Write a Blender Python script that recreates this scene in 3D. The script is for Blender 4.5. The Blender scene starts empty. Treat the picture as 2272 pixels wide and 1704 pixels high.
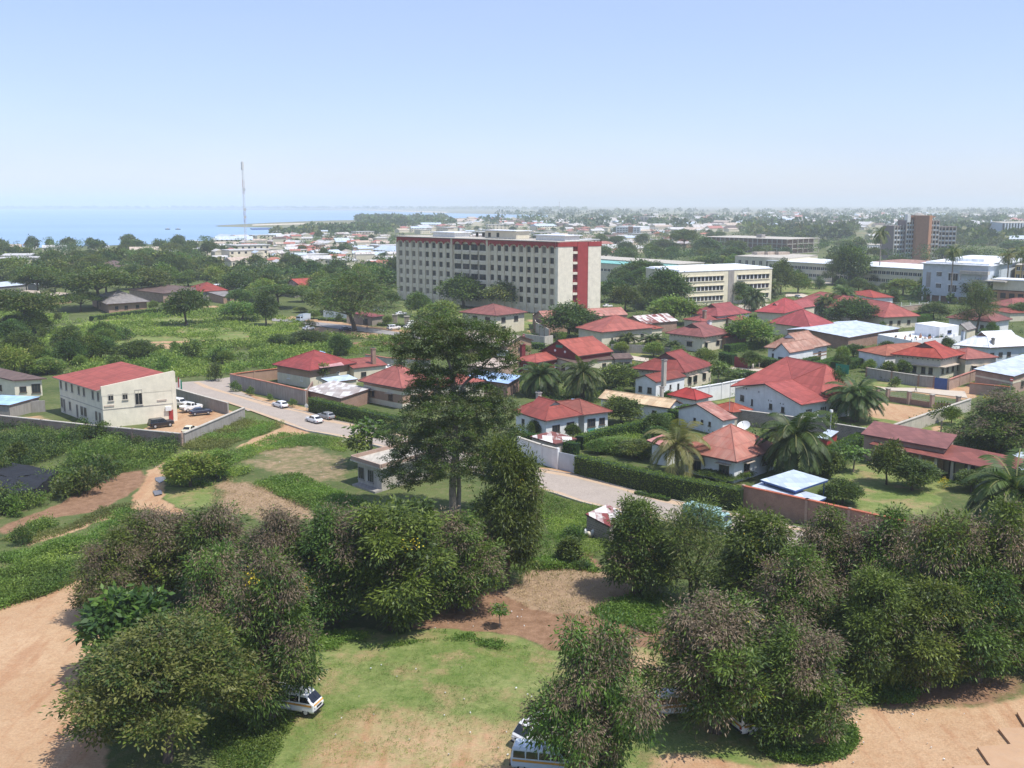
import bpy, math, random
import numpy as np
from mathutils import Vector
from math import radians as rad, sin, cos, pi, sqrt, atan, atan2

S = bpy.context.scene
COL = S.collection
random.seed(5)
# ------------------------------------------------------------------ camera, sky, sun, exposure
CAM_H, FPX, HOR = 42.0, 2300.0, 453.0
PITCH = atan((852 - HOR) / FPX)
cam = bpy.data.cameras.new('camera')
cam.sensor_width = 36; cam.lens = FPX * 36 / 2272
cam.clip_start = 1; cam.clip_end = 80000
camo = bpy.data.objects.new('camera', cam); COL.objects.link(camo)
camo.location = (0, 0, CAM_H); camo.rotation_euler = (pi / 2 - PITCH, 0, 0)
S.camera = camo

SUN_EL, SUN_XY = rad(63), (0.86, -0.51)
world = bpy.data.worlds.new('World'); S.world = world; world.use_nodes = True
nt = world.node_tree
bg = nt.nodes['Background']
sky = nt.nodes.new('ShaderNodeTexSky'); sky.sky_type = 'NISHITA'; sky.sun_disc = False
sky.sun_elevation = SUN_EL; sky.sun_rotation = atan2(SUN_XY[0], SUN_XY[1])
sky.altitude = 0; sky.air_density = 1.0; sky.dust_density = .35; sky.ozone_density = 2.2
tint = nt.nodes.new('ShaderNodeMix'); tint.data_type = 'RGBA'; tint.blend_type = 'MULTIPLY'; tint.inputs[0].default_value = 1
nt.links.new(sky.outputs[0], tint.inputs[6]); tint.inputs[7].default_value = (.92, .90, 1.08, 1)
veil = nt.nodes.new('ShaderNodeMix'); veil.data_type = 'RGBA'      # thin high cloud over the whole sky, with faint wisps
wn_ = nt.nodes.new('ShaderNodeTexNoise'); wn_.inputs['Scale'].default_value = 2.2; wn_.inputs['Detail'].default_value = 7; wn_.inputs['Roughness'].default_value = .6
wm_ = nt.nodes.new('ShaderNodeMapping'); wm_.inputs['Scale'].default_value = (1, 1, 4.5); wc_ = nt.nodes.new('ShaderNodeTexCoord')
nt.links.new(wc_.outputs['Generated'], wm_.inputs['Vector']); nt.links.new(wm_.outputs[0], wn_.inputs['Vector'])
wr_ = nt.nodes.new('ShaderNodeMapRange'); wr_.inputs[1].default_value = .35; wr_.inputs[2].default_value = .8; wr_.inputs[3].default_value = .38; wr_.inputs[4].default_value = .6
nt.links.new(wn_.outputs['Fac'], wr_.inputs[0]); nt.links.new(wr_.outputs[0], veil.inputs[0])
nt.links.new(tint.outputs[2], veil.inputs[6]); veil.inputs[7].default_value = (3.2, 3.95, 5.5, 1)
nt.links.new(veil.outputs[2], bg.inputs[0]); bg.inputs[1].default_value = 0.138
sun = bpy.data.lights.new('sun', 'SUN'); sun.energy = 4.3; sun.angle = rad(0.53); sun.color = (1, .955, .87)
suno = bpy.data.objects.new('sun', sun); COL.objects.link(suno)
suno.location = (200, -100, 400)
sd = Vector((SUN_XY[0] * cos(SUN_EL), SUN_XY[1] * cos(SUN_EL), sin(SUN_EL)))
suno.rotation_euler = sd.to_track_quat('Z', 'Y').to_euler()
S.view_settings.view_transform = 'Standard'; S.view_settings.look = 'None'
S.view_settings.exposure = 0.36; S.view_settings.gamma = 1
cy = S.cycles
cy.max_bounces = 5; cy.diffuse_bounces = 3; cy.glossy_bounces = 2; cy.transmission_bounces = 3
cy.transparent_max_bounces = 4; cy.volume_bounces = 1; cy.use_denoising = True
cy.caustics_reflective = False; cy.caustics_refractive = False

# ------------------------------------------------------------------ survey: sighting lines from the viewpoint to level planes
KEY = {'c1': (0, 340, .34358), 'c2': (700, 400, .34358), 'c3': (1400, 400, .39421), 'c4': (0, 740, .34358),
       'c5': (460, 640, .31646), 'd1': (1040, 640, .29837), 'd2': (1600, 640, .3038), 'd3': (1100, 860, .29837),
       'd4': (1640, 860, .28571), 'd5': (0, 1100, .36416), 'd6': (600, 1040, .40021), 'd7': (1100, 1100, .36408),
       'd8': (1600, 1060, .38821), 'D': (0, 0, 1.02712), 'z1': (0, 440, .217), 'z2': (480, 440, .217),
       'z3': (1180, 440, .217), 'z4': (1800, 440, .21338), 'z5': (560, 640, .18083), 'z6': (1960, 560, .14105),
       'S': (0, 0, 1)}
def px(k, x, y):
    a, b, s = KEY[k]
    return a + x * s, b + y * s
def W(k, x, y, z=0.0):
    u, v = px(k, x, y)
    a = (u - 1136) / FPX; b = -(v - 852) / FPX
    d = Vector((a, cos(PITCH) + b * sin(PITCH), -sin(PITCH) + b * cos(PITCH)))
    t = (z - CAM_H) / d.z
    return Vector((d.x * t, d.y * t, z))
def height_at(p, k, x, y):
    """height above the ground of what stands at p and reaches up to the sighting line"""
    v = px(k, x, y)[1]
    b = -(v - 852) / FPX
    return CAM_H + p.y * (-sin(PITCH) + b * cos(PITCH)) / (cos(PITCH) + b * sin(PITCH))
def ppm(p):
    """sighted pixels per metre at p"""
    return FPX / (p.y * cos(PITCH) + (CAM_H - p.z) * sin(PITCH))

# ------------------------------------------------------------------ objects
def tag(o, label=None, cat=None, group=None, kind=None):
    if label: o['label'] = label
    if cat: o['category'] = cat
    if group: o['group'] = group
    if kind: o['kind'] = kind
    return o
def empty(name, loc, label=None, cat=None, group=None, rz=0):
    o = bpy.data.objects.new(name, None); COL.objects.link(o)
    o.location = loc; o.rotation_euler = (0, 0, rz); o.empty_display_size = .5
    return tag(o, label, cat, group)
def link(name, me, parent=None):
    o = bpy.data.objects.new(name, me); COL.objects.link(o)
    if parent is not None: o.parent = parent
    return o
KIDS = {}
def copy_tree(o, loc=None, rz=None, scale=None, label=None, group=None):
    c = o.copy(); COL.objects.link(c)
    if loc is not None: c.location = loc
    if rz is not None: c.rotation_euler = (0, 0, rz)
    if scale is not None: c.scale = scale
    if label: c['label'] = label
    if group: c['group'] = group
    if o.name not in KIDS: KIDS[o.name] = [(ch, list(ch.children)) for ch in o.children]
    for ch, gs in KIDS[o.name]:
        d = ch.copy(); COL.objects.link(d); d.parent = c
        for g in gs:
            e = g.copy(); COL.objects.link(e); e.parent = d
    return c
class MB:
    def __init__(s): s.v = []; s.f = []; s.m = []
    def face(s, pts, m=0):
        n = len(s.v); s.v += [tuple(p) for p in pts]; s.f.append(tuple(range(n, n + len(pts)))); s.m.append(m)
    def prism(s, pts, z0, z1, m=0, mt=None, bottom=True):
        """closed prism over a counter-clockwise outline; z1 is a number or one height per corner"""
        n = len(pts)
        zt = z1 if hasattr(z1, '__len__') else [z1] * n
        for i in range(n):
            j = (i + 1) % n
            s.face([(pts[i][0], pts[i][1], z0), (pts[j][0], pts[j][1], z0), (pts[j][0], pts[j][1], zt[j]), (pts[i][0], pts[i][1], zt[i])], m)
        s.face([(pts[i][0], pts[i][1], zt[i]) for i in range(n)], m if mt is None else mt)
        if bottom: s.face([(pts[i][0], pts[i][1], z0) for i in reversed(range(n))], m)
    def pbox(s, o, ex, ey, z0, z1, m=0, mt=None):
        """box over the parallelogram o, ex, ey"""
        o = Vector(o[:2]); ex = Vector(ex[:2]); ey = Vector(ey[:2])
        p = [o, o + ex, o + ex + ey, o + ey]
        if ex.x * ey.y - ex.y * ey.x < 0: p.reverse()
        s.prism(p, z0, z1, m, mt)
    def box(s, c, d, m=0, rz=0):
        ex = Vector((cos(rz), sin(rz))) * d[0]; ey = Vector((-sin(rz), cos(rz))) * d[1]
        s.pbox(Vector(c[:2]) - ex / 2 - ey / 2, ex, ey, c[2] - d[2] / 2, c[2] + d[2] / 2, m)
    def tube(s, pts, rs, n=8, m=0, cap=True):
        rings = []
        for i, p in enumerate(pts):
            p = Vector(p)
            a = Vector(pts[max(0, i - 1)]); b = Vector(pts[min(len(pts) - 1, i + 1)])
            t = (b - a).normalized()
            x = t.cross(Vector((0, 0, 1)) if abs(t.z) < .9 else Vector((1, 0, 0))).normalized(); y = t.cross(x)
            rings.append([p + (x * cos(2 * pi * q / n) + y * sin(2 * pi * q / n)) * rs[i] for q in range(n)])
        b0 = len(s.v)
        for r in rings: s.v += [tuple(p) for p in r]
        for i in range(len(rings) - 1):
            for q in range(n):
                w = (q + 1) % n
                s.f.append((b0 + i * n + w, b0 + i * n + q, b0 + (i + 1) * n + q, b0 + (i + 1) * n + w)); s.m.append(m)
        if cap:
            s.f.append(tuple(b0 + q for q in range(n))); s.m.append(m)
            s.f.append(tuple(b0 + (len(rings) - 1) * n + q for q in reversed(range(n)))); s.m.append(m)
    def build(s, name, mats, parent=None, smooth=False, uv=True, at=None):
        off = Vector(at) if at is not None else (parent.matrix_basis.translation if parent is not None and parent.parent is None else
              (parent.parent.matrix_basis.translation if parent is not None else Vector((0, 0, 0))))
        me = bpy.data.meshes.new(name)
        vs = np.array(s.v, dtype=np.float64).reshape(-1, 3) - np.array(off)
        me.from_pydata(vs.tolist(), [], s.f)
        for mm in (mats if isinstance(mats, (list, tuple)) else [mats]): me.materials.append(mm)
        me.polygons.foreach_set('material_index', s.m)
        if smooth: me.polygons.foreach_set('use_smooth', [True] * len(s.f))
        if uv:
            lay = me.uv_layers.new(name='UVMap'); out = []
            for p in me.polygons:
                nrm = p.normal
                if abs(nrm.z) > .995: ux, vx = Vector((1, 0, 0)), Vector((0, 1, 0))
                else:
                    ux = Vector((-nrm.y, nrm.x, 0)).normalized(); vx = nrm.cross(ux)
                for vi in p.vertices:
                    co = me.vertices[vi].co
                    out += [co.dot(ux), co.dot(vx)]
            lay.data.foreach_set('uv', out)
        o = link(name, me, parent)
        return o

# ------------------------------------------------------------------ materials
MATS = {}
def newmat(name):
    m = bpy.data.materials.new(name); m.use_nodes = True
    MATS[name] = m
    t = m.node_tree
    return m, t, t.nodes['Principled BSDF']
def N(t, ty, **kw):
    n = t.nodes.new(ty)
    for k, v in kw.items(): setattr(n, k, v)
    return n
def mixc(t, fac, a, b, mode='MIX'):
    n = N(t, 'ShaderNodeMix', data_type='RGBA', blend_type=mode)
    for sock, val in ((n.inputs[0], fac), (n.inputs[6], a), (n.inputs[7], b)):
        if hasattr(val, 'links'): t.links.new(val, sock)
        elif hasattr(val, '__len__'): sock.default_value = (*val[:3], 1)
        else: sock.default_value = val
    return n.outputs[2]
def noise(t, vec, scale, detail=4, rough=.6):
    n = N(t, 'ShaderNodeTexNoise'); n.inputs['Scale'].default_value = scale; n.inputs['Detail'].default_value = detail
    n.inputs['Roughness'].default_value = rough
    if vec is not None: t.links.new(vec, n.inputs['Vector'])
    return n.outputs['Fac']
def ramp(t, fac, stops):
    r = N(t, 'ShaderNodeValToRGB'); e = r.color_ramp.elements
    while len(e) < len(stops): e.new(.5)
    for i, (p, c) in enumerate(stops):
        e[i].position = p; e[i].color = (*c[:3], 1) if hasattr(c, '__len__') else (c, c, c, 1)
    t.links.new(fac, r.inputs[0])
    return r.outputs[0]
def mapping(t, src, scale, rot=(0, 0, 0)):
    m = N(t, 'ShaderNodeMapping'); m.inputs['Scale'].default_value = scale; m.inputs['Rotation'].default_value = rot
    t.links.new(src, m.inputs['Vector']); return m.outputs[0]
def bump(t, bsdf, h, strength=.3, dist=.05):
    b = N(t, 'ShaderNodeBump'); b.inputs['Strength'].default_value = strength; b.inputs['Distance'].default_value = dist
    t.links.new(h, b.inputs['Height']); t.links.new(b.outputs[0], bsdf.inputs['Normal'])
def uvof(t): return N(t, 'ShaderNodeTexCoord').outputs['UV']
def rnd(t): return N(t, 'ShaderNodeObjectInfo').outputs['Random']
def plaster(name, c, stain=.55, amt=.6, rough=.85):
    """painted plaster: mottling and rain streaks with shapes of their own"""
    m, t, b = newmat(name); uv = uvof(t)
    st = ramp(t, noise(t, mapping(t, uv, (1.3, .16, 1)), 1.6, 5, .7), [(.42, 0), (.75, amt)])
    a = mixc(t, st, c, tuple(x * stain for x in c))
    mo = ramp(t, noise(t, uv, .55, 5), [(.3, .86), (.7, 1.06)])
    t.links.new(mixc(t, 1, a, mo, 'MULTIPLY'), b.inputs['Base Color'])
    b.inputs['Roughness'].default_value = rough; b.inputs['Specular IOR Level'].default_value = .25
    return m
def sheet(name, c, c2, c3=None, wear=.5, rough=.6, patch=.0):
    """painted corrugated sheets: every sheet weathers a little differently, worn along the slope, with rust or bare patches"""
    m, t, b = newmat(name); uv = uvof(t)
    sep = N(t, 'ShaderNodeSeparateXYZ'); t.links.new(uv, sep.inputs[0])
    fl = N(t, 'ShaderNodeMath', operation='FLOOR'); dv = N(t, 'ShaderNodeMath', operation='DIVIDE'); dv.inputs[1].default_value = .85
    t.links.new(sep.outputs[0], dv.inputs[0]); t.links.new(dv.outputs[0], fl.inputs[0])
    fl2 = N(t, 'ShaderNodeMath', operation='FLOOR'); dv2 = N(t, 'ShaderNodeMath', operation='DIVIDE'); dv2.inputs[1].default_value = 2.4
    t.links.new(sep.outputs[1], dv2.inputs[0]); t.links.new(dv2.outputs[0], fl2.inputs[0])
    cb = N(t, 'ShaderNodeCombineXYZ'); t.links.new(fl.outputs[0], cb.inputs[0]); t.links.new(fl2.outputs[0], cb.inputs[1])
    wn = N(t, 'ShaderNodeTexWhiteNoise', noise_dimensions='3D'); t.links.new(cb.outputs[0], wn.inputs['Vector'])
    st = ramp(t, noise(t, mapping(t, uv, (1.6, .22, 1)), 1.1, 6, .7), [(.36, 0), (.7, 1)])
    big = ramp(t, noise(t, uv, .3, 6, .72), [(.4, 0), (.6, 1)])
    f = mixc(t, .45, st, big)
    a = mixc(t, mixc(t, 1, f, (wear,) * 3, 'MULTIPLY'), c, c2)
    if c3 is not None:
        pr = N(t, 'ShaderNodeMath', operation='ADD'); t.links.new(wn.outputs['Value'], pr.inputs[0])
        t.links.new(noise(t, mapping(t, uv, (.9, .5, 1)), .9, 5), pr.inputs[1])
        a = mixc(t, ramp(t, pr.outputs[0], [(1.12 - patch, 0), (1.3 - patch, .85)]), a, c3)
    fr_ = N(t, 'ShaderNodeMath', operation='FRACT'); t.links.new(dv2.outputs[0], fr_.inputs[0])
    a = mixc(t, 1, a, ramp(t, fr_.outputs[0], [(0, .62), (.05, .98), (.9, 1.04), (1, .9)]), 'MULTIPLY')      # overlap of one row of sheets on the next
    fu_ = N(t, 'ShaderNodeMath', operation='FRACT'); t.links.new(dv.outputs[0], fu_.inputs[0])
    a = mixc(t, 1, a, ramp(t, fu_.outputs[0], [(0, .8), (.08, 1), (1, 1)]), 'MULTIPLY')
    a = mixc(t, ramp(t, noise(t, mapping(t, uv, (1.2, .5, 1)), 2.2, 6, .75), [(.6, 0), (.72, .55 * wear)]), a, tuple(min(.5, q * .7 + .13) for q in c))
    v = ramp(t, wn.outputs['Value'], [(0, .82), (1, 1.14)])
    hv = N(t, 'ShaderNodeHueSaturation'); r_ = rnd(t); q1 = N(t, 'ShaderNodeMapRange'); q1.inputs[3].default_value = .488; q1.inputs[4].default_value = .508
    t.links.new(r_, q1.inputs[0]); t.links.new(q1.outputs[0], hv.inputs['Hue'])
    q2 = N(t, 'ShaderNodeTexWhiteNoise', noise_dimensions='1D'); t.links.new(r_, q2.inputs['W'])
    q3 = N(t, 'ShaderNodeMapRange'); q3.inputs[3].default_value = .86; q3.inputs[4].default_value = 1.08; t.links.new(q2.outputs['Value'], q3.inputs[0]); t.links.new(q3.outputs[0], hv.inputs['Saturation'])
    t.links.new(mixc(t, 1, a, v, 'MULTIPLY'), hv.inputs['Color']); t.links.new(hv.outputs[0], b.inputs['Base Color'])
    b.inputs['Roughness'].default_value = rough; b.inputs['Specular IOR Level'].default_value = .18
    w = N(t, 'ShaderNodeTexWave'); w.inputs['Scale'].default_value = 2.2; t.links.new(uv, w.inputs['Vector'])
    bump(t, b, w.outputs['Fac'], .25, .04)
    return m
def brick(name, c1, c2, mortar, w=.25, h=.08):
    m, t, b = newmat(name); uv = uvof(t)
    bt = N(t, 'ShaderNodeTexBrick'); bt.inputs['Scale'].default_value = 1; bt.inputs['Brick Width'].default_value = w; bt.inputs['Row Height'].default_value = h
    bt.inputs['Mortar Size'].default_value = h * .14
    for i, c in ((1, c1), (2, c2), (3, mortar)): bt.inputs[i].default_value = (*c, 1)
    t.links.new(uv, bt.inputs['Vector'])
    mo = ramp(t, noise(t, uv, .5, 5), [(.3, .75), (.7, 1.15)])
    t.links.new(mixc(t, 1, bt.outputs['Color'], mo, 'MULTIPLY'), b.inputs['Base Color'])
    b.inputs['Roughness'].default_value = .9
    return m
def plain(name, c, rough=.6, metal=0, var=.15, scale=1.5, spec=.4, coat=0):
    m, t, b = newmat(name)
    oc = N(t, 'ShaderNodeTexCoord').outputs['Object']
    mo = ramp(t, noise(t, oc, scale, 4), [(.3, 1 - var), (.7, 1 + var)])
    t.links.new(mixc(t, 1, c, mo, 'MULTIPLY'), b.inputs['Base Color'])
    b.inputs['Roughness'].default_value = rough; b.inputs['Metallic'].default_value = metal
    b.inputs['Specular IOR Level'].default_value = spec; b.inputs['Coat Weight'].default_value = coat
    return m
def leafmat(name, dark, light, trans=.25, hue=.03):
    """leaves: every leaf its own shade, every copy its own hue"""
    m, t, b = newmat(name)
    at = N(t, 'ShaderNodeAttribute', attribute_name='lv')
    c = ramp(t, at.outputs['Fac'], [(0, dark), (.55, tuple((a + q) / 2 for a, q in zip(dark, light))), (1, light)])
    hs = N(t, 'ShaderNodeHueSaturation'); r = rnd(t)
    mr = N(t, 'ShaderNodeMapRange'); mr.inputs[3].default_value = .5 - hue; mr.inputs[4].default_value = .5 + hue * .6
    t.links.new(r, mr.inputs[0]); t.links.new(mr.outputs[0], hs.inputs['Hue'])
    m2 = N(t, 'ShaderNodeMapRange'); m2.inputs[3].default_value = .95; m2.inputs[4].default_value = 1.4
    wn = N(t, 'ShaderNodeTexWhiteNoise', noise_dimensions='1D'); t.links.new(r, wn.inputs['W'])
    t.links.new(wn.outputs['Value'], m2.inputs[0]); t.links.new(m2.outputs[0], hs.inputs['Value'])
    t.links.new(c, hs.inputs['Color'])
    t.links.new(hs.outputs[0], b.inputs['Base Color'])
    b.inputs['Roughness'].default_value = .5; b.inputs['Specular IOR Level'].default_value = .3
    tr = N(t, 'ShaderNodeBsdfTranslucent'); ms = N(t, 'ShaderNodeMixShader'); ms.inputs[0].default_value = trans
    t.links.new(mixc(t, 1, hs.outputs[0], (1.3, 1.5, .6), 'MULTIPLY'), tr.inputs['Color'])
    out = t.nodes['Material Output']
    t.links.new(b.outputs[0], ms.inputs[1]); t.links.new(tr.outputs[0], ms.inputs[2]); t.links.new(ms.outputs[0], out.inputs['Surface'])
    return m

M = {}
M['red'] = sheet('roof_red_paint', (.30, .072, .056), (.18, .056, .042), (.38, .19, .145), .85, patch=.05)
M['red2'] = sheet('roof_bright_red_paint', (.35, .076, .06), (.24, .063, .048), (.44, .2, .155), .75, patch=.03)
M['dullred'] = sheet('roof_dull_red_paint', (.25, .066, .056), (.155, .05, .042), (.32, .16, .12), .95, patch=.06)
M['orange'] = sheet('roof_rust_orange', (.36, .105, .062), (.22, .06, .042), (.36, .17, .11), .9, patch=.03)
M['pink'] = sheet('roof_faded_pink', (.36, .105, .085), (.42, .23, .19), (.24, .06, .045), .9, patch=.08)
M['rusty'] = sheet('roof_rusty_streaked', (.26, .09, .06), (.46, .30, .24), (.20, .06, .04), .95, patch=.12)
M['maroon_roof'] = sheet('roof_maroon', (.23, .07, .062), (.17, .055, .048), (.28, .12, .11), .8)
M['brown_roof'] = sheet('roof_brown', (.15, .10, .085), (.10, .07, .06), (.22, .16, .13), .8)
M['cream_roof'] = sheet('roof_cream_rust', (.60, .48, .34), (.45, .26, .15), (.66, .58, .46), .8, patch=.05)
M['mixed_roof'] = sheet('roof_mixed_scrap', (.24, .07, .06), (.17, .06, .05), (.62, .60, .58), .6, patch=.32)
M['zinc_rust'] = sheet('roof_zinc_rusty', (.46, .43, .41), (.30, .19, .15), (.54, .52, .50), .7, patch=.2)
M['blue'] = sheet('roof_blue', (.27, .44, .68), (.38, .54, .74), (.5, .62, .75), .6)
M['steel'] = sheet('roof_pale_blue_steel', (.50, .57, .66), (.41, .48, .57), None, .6, rough=.45)
M['white_roof'] = sheet('roof_white', (.80, .82, .86), (.70, .73, .78), None, .5, rough=.4)
M['town_white'] = sheet('roof_off_white', (.56, .55, .55), (.46, .44, .43), (.5, .4, .36), .8)
M['grey_roof'] = sheet('roof_grey_tiles', (.26, .24, .23), (.18, .165, .16), (.32, .29, .27), .9)
M['teal'] = sheet('roof_teal', (.17, .42, .38), (.24, .48, .44), None, .5)
M['tan_roof'] = sheet('roof_tan', (.50, .42, .35), (.38, .28, .22), None, .7)
M['white'] = plaster('wall_white', (.76, .77, .78), .72, .35)
M['cream'] = plaster('wall_cream', (.66, .60, .47), .7, .5)
M['paleyellow'] = plaster('wall_pale_yellow', (.72, .66, .50), .7, .5)
M['tan'] = plaster('wall_tan', (.38, .245, .175), .7, .5)
M['concrete'] = plaster('concrete_grey', (.34, .315, .29), .55, .8)
M['pale_concrete'] = plaster('concrete_pale', (.50, .46, .40), .55, .8)
M['bluewhite'] = plaster('wall_blue_white', (.52, .57, .62), .75, .4)
M['maroon'] = plaster('wall_maroon', (.20, .035, .04), .75, .5)
M['tower_red'] = plaster('wall_deep_red', (.36, .055, .055), .8, .4)
M['yellow'] = plaster('wall_ochre', (.58, .42, .18), .7, .4)
M['terracotta'] = plaster('terracotta_panel', (.38, .19, .11), .8, .5)
M['office'] = plaster('wall_office_cream', (.78, .72, .58), .75, .3)
M['facade'] = plaster('wall_facade_grey_cream', (.74, .64, .48), .6, .65)
M['endwall'] = plaster('wall_end_cream', (.82, .75, .62), .7, .3)
M['brick'] = brick('brick_brown', (.30, .16, .11), (.24, .12, .085), (.34, .27, .22))
M['brick_pale'] = brick('brick_pale', (.38, .25, .19), (.33, .20, .15), (.40, .33, .28))
M['stone'] = brick('stone_rubble', (.22, .185, .16), (.30, .25, .21), (.36, .31, .27), .5, .3)
M['tile'] = sheet('coping_tiles', (.48, .19, .11), (.36, .13, .08), (.5, .28, .2), .8)
M['dark'] = plain('window_dark', (.018, .02, .024), .25, spec=.5)
M['curtain'] = plain('window_curtain', (.22, .19, .15), .8)
M['glass'] = plain('window_glass', (.03, .035, .045), .12, spec=.6)
M['frame'] = plain('window_frame', (.10, .075, .06), .6)
M['wframe'] = plain('white_frame', (.7, .7, .68), .6)
M['visor'] = plain('concrete_visor', (.48, .40, .33), .85)
M['fascia'] = plain('fascia_board', (.10, .05, .05), .7)
M['gable'] = plain('gable_boards', (.16, .09, .08), .8)
M['bluepaint'] = plain('blue_paint', (.03, .07, .22), .5)
M['redpaint'] = plain('red_paint', (.34, .04, .04), .6)
M['green'] = plain('green_sheet', (.015, .2, .13), .5)
M['metalgrey'] = plain('galvanised', (.45, .46, .47), .45, .3)
M['bark'] = plain('bark', (.085, .065, .05), .95, var=.35, scale=3)
M['palebark'] = plain('bark_pale', (.24, .20, .16), .9, var=.35, scale=3)
M['rubber'] = plain('rubber', (.015, .015, .016), .85)
M['carglass'] = plain('car_glass', (.012, .014, .018), .06, spec=.8)
M['chrome'] = plain('bright_metal', (.6, .6, .6), .25, .9)
for nm, c in (('white', (.78, .78, .78)), ('black', (.012, .014, .02)), ('darkblue', (.015, .022, .05)), ('grey', (.28, .29, .30)),
              ('creamcar', (.68, .63, .45)), ('bluegrey', (.48, .55, .62)), ('tealcar', (.32, .5, .48))):
    M['car_' + nm] = plain('car_paint_' + nm, c, .3, coat=.6, var=.04)
M['stripe'] = plain('ochre_stripe', (.55, .27, .05), .5)
M['lamp'] = plain('headlamp', (.7, .7, .68), .15)
M['redlamp'] = plain('tail_lamp', (.35, .02, .02), .25)
# ------------------------------------------------------------------ ground
def pip(X, Y, poly):
    ins = np.zeros(X.shape, bool); n = len(poly)
    for i in range(n):
        x1, y1 = poly[i]; x2, y2 = poly[(i + 1) % n]
        if y1 == y2: continue
        c = ((y1 > Y) != (y2 > Y)) & (X < (x2 - x1) * (Y - y1) / (y2 - y1) + x1)
        ins ^= c
    return ins
def wpoly(k, pts): return [tuple(W(k, *p)[:2]) for p in pts]
def lattice(X, Y, s, seed):
    """smooth value noise, -1..1"""
    r = np.random.default_rng(seed); g = r.random((256, 256)) * 2 - 1
    x = X / s; y = Y / s; xi = np.floor(x).astype(int); yi = np.floor(y).astype(int)
    fx = x - xi; fy = y - yi; fx = fx * fx * (3 - 2 * fx); fy = fy * fy * (3 - 2 * fy)
    g00 = g[xi % 256, yi % 256]; g10 = g[(xi + 1) % 256, yi % 256]; g01 = g[xi % 256, (yi + 1) % 256]; g11 = g[(xi + 1) % 256, (yi + 1) % 256]
    return (g00 * (1 - fx) + g10 * fx) * (1 - fy) + (g01 * (1 - fx) + g11 * fx) * fy
def grow(a, b, st, k): # grid line positions growing from a to b
    o = []; d = st
    while a < b: a += d; d *= k; o.append(a)
    return o
gx = np.arange(-125, 150, .75).tolist(); gx = [-q for q in reversed(grow(125, 45000, .9, 1.16))] + gx + grow(150, 45000, .9, 1.16)
gy = [-45000, -8000, -2000, -600, -150, -20, 30, 50] + np.arange(60, 330, .75).tolist() + grow(330, 60000, .9, 1.045)
GX, GY = np.meshgrid(np.array(gx), np.array(gy))
jx = lattice(GX, GY, 3.1, 1) * 1.1 + lattice(GX, GY, 1.2, 2) * .6; jy = lattice(GX, GY, 3.1, 3) * 1.1 + lattice(GX, GY, 1.2, 4) * .6
Z4 = np.zeros((4,) + GX.shape, np.float32)   # dirt, lawn, tilled soil, dry stubble
def blur(a):
    b = a.copy(); b[1:-1, 1:-1] = (a[1:-1, 1:-1] * 4 + a[:-2, 1:-1] + a[2:, 1:-1] + a[1:-1, :-2] + a[1:-1, 2:]) / 8; return b
ZONES = []
def zone(ch, k, pts, amt=1.0, soft=2, jit=1.0, clear=True):
    p = wpoly(k, pts); m = pip(GX + jx * jit, GY + jy * jit, p).astype(np.float32)
    for _ in range(soft): m = blur(m)
    if clear:
        for c in range(4): Z4[c] *= 1 - m
    Z4[ch] = np.maximum(Z4[ch], m * amt)
DIRT, LAWN, SOIL, DRY = range(4)
# open field on the left and around the big block
zone(LAWN, 'c1', [(600, 1060), (1100, 1040), (1950, 1090), (1930, 1190), (1500, 1230), (700, 1240), (250, 1180)], .8)
zone(DIRT, 'c1', [(960, 1215), (1750, 1195), (1900, 1160), (1960, 1170), (1700, 1222), (960, 1225)], .7)
zone(DIRT, 'c1', [(1000, 1230), (1130, 1230), (1120, 1260), (1020, 1260)], .6)
zone(DIRT, 'c1', [(1310, 985), (1400, 980), (1450, 1020), (1330, 1045)], .8)
zone(DIRT, 'z5', [(390, 570), (600, 530), (800, 470), (1040, 500), (1230, 520), (1600, 560), (1720, 610), (1500, 610), (1300, 585), (860, 585)], 1)
zone(DIRT, 'z5', [(270, 345), (520, 345), (740, 380), (900, 380), (1250, 430), (1520, 470), (2000, 500), (2212, 520), (2212, 560), (1660, 540), (800, 420), (270, 390)], .9)
zone(SOIL, 'z5', [(900, 690), (1300, 650), (1840, 640), (1860, 690), (1300, 712)], .9)
zone(DIRT, 'd1', [(430, 230), (500, 230), (480, 330), (430, 330)], .6)
# streets' dusty shoulders
zone(DIRT, 'c5', [(0, 700), (160, 660), (240, 720), (460, 780), (700, 830), (880, 880), (1300, 980), (1290, 1020), (880, 930), (560, 860), (300, 770), (0, 760)], 1, jit=.4)
zone(DIRT, 'd3', [(300, 590), (430, 590), (620, 630), (930, 730), (1280, 830), (1820, 950), (1820, 990), (1200, 860), (300, 640)], 1, jit=.4)
zone(DIRT, 'd2', [(0, 560), (300, 575), (480, 600), (460, 640), (200, 640), (0, 590)], .9)
zone(DIRT, 'd2', [(1120, 700), (1500, 720), (1700, 720), (1850, 680), (1890, 770), (1780, 810), (1300, 745), (1120, 740)], 1)
zone(DIRT, 'd1', [(1180, 480), (1340, 500), (1330, 520), (1180, 500)], .9)
zone(LAWN, 'd1', [(1140, 470), (1340, 470), (1480, 500), (1340, 510), (1180, 490)], .9)
zone(LAWN, 'd2', [(1120, 680), (1480, 700), (1460, 735), (1120, 710)], 1)
zone(LAWN, 'd1', [(1820, 830), (2030, 810), (2050, 880), (1900, 880)], 1)
zone(LAWN, 'c2', [(440, 920), (600, 930), (600, 965), (440, 945)], 1)
zone(LAWN, 'c3', [(840, 590), (1150, 580), (1200, 640), (1000, 690), (850, 640)], 1)
zone(LAWN, 'c2', [(530, 800), (600, 800), (1500, 930), (1400, 960), (560, 840)], .9)
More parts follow.
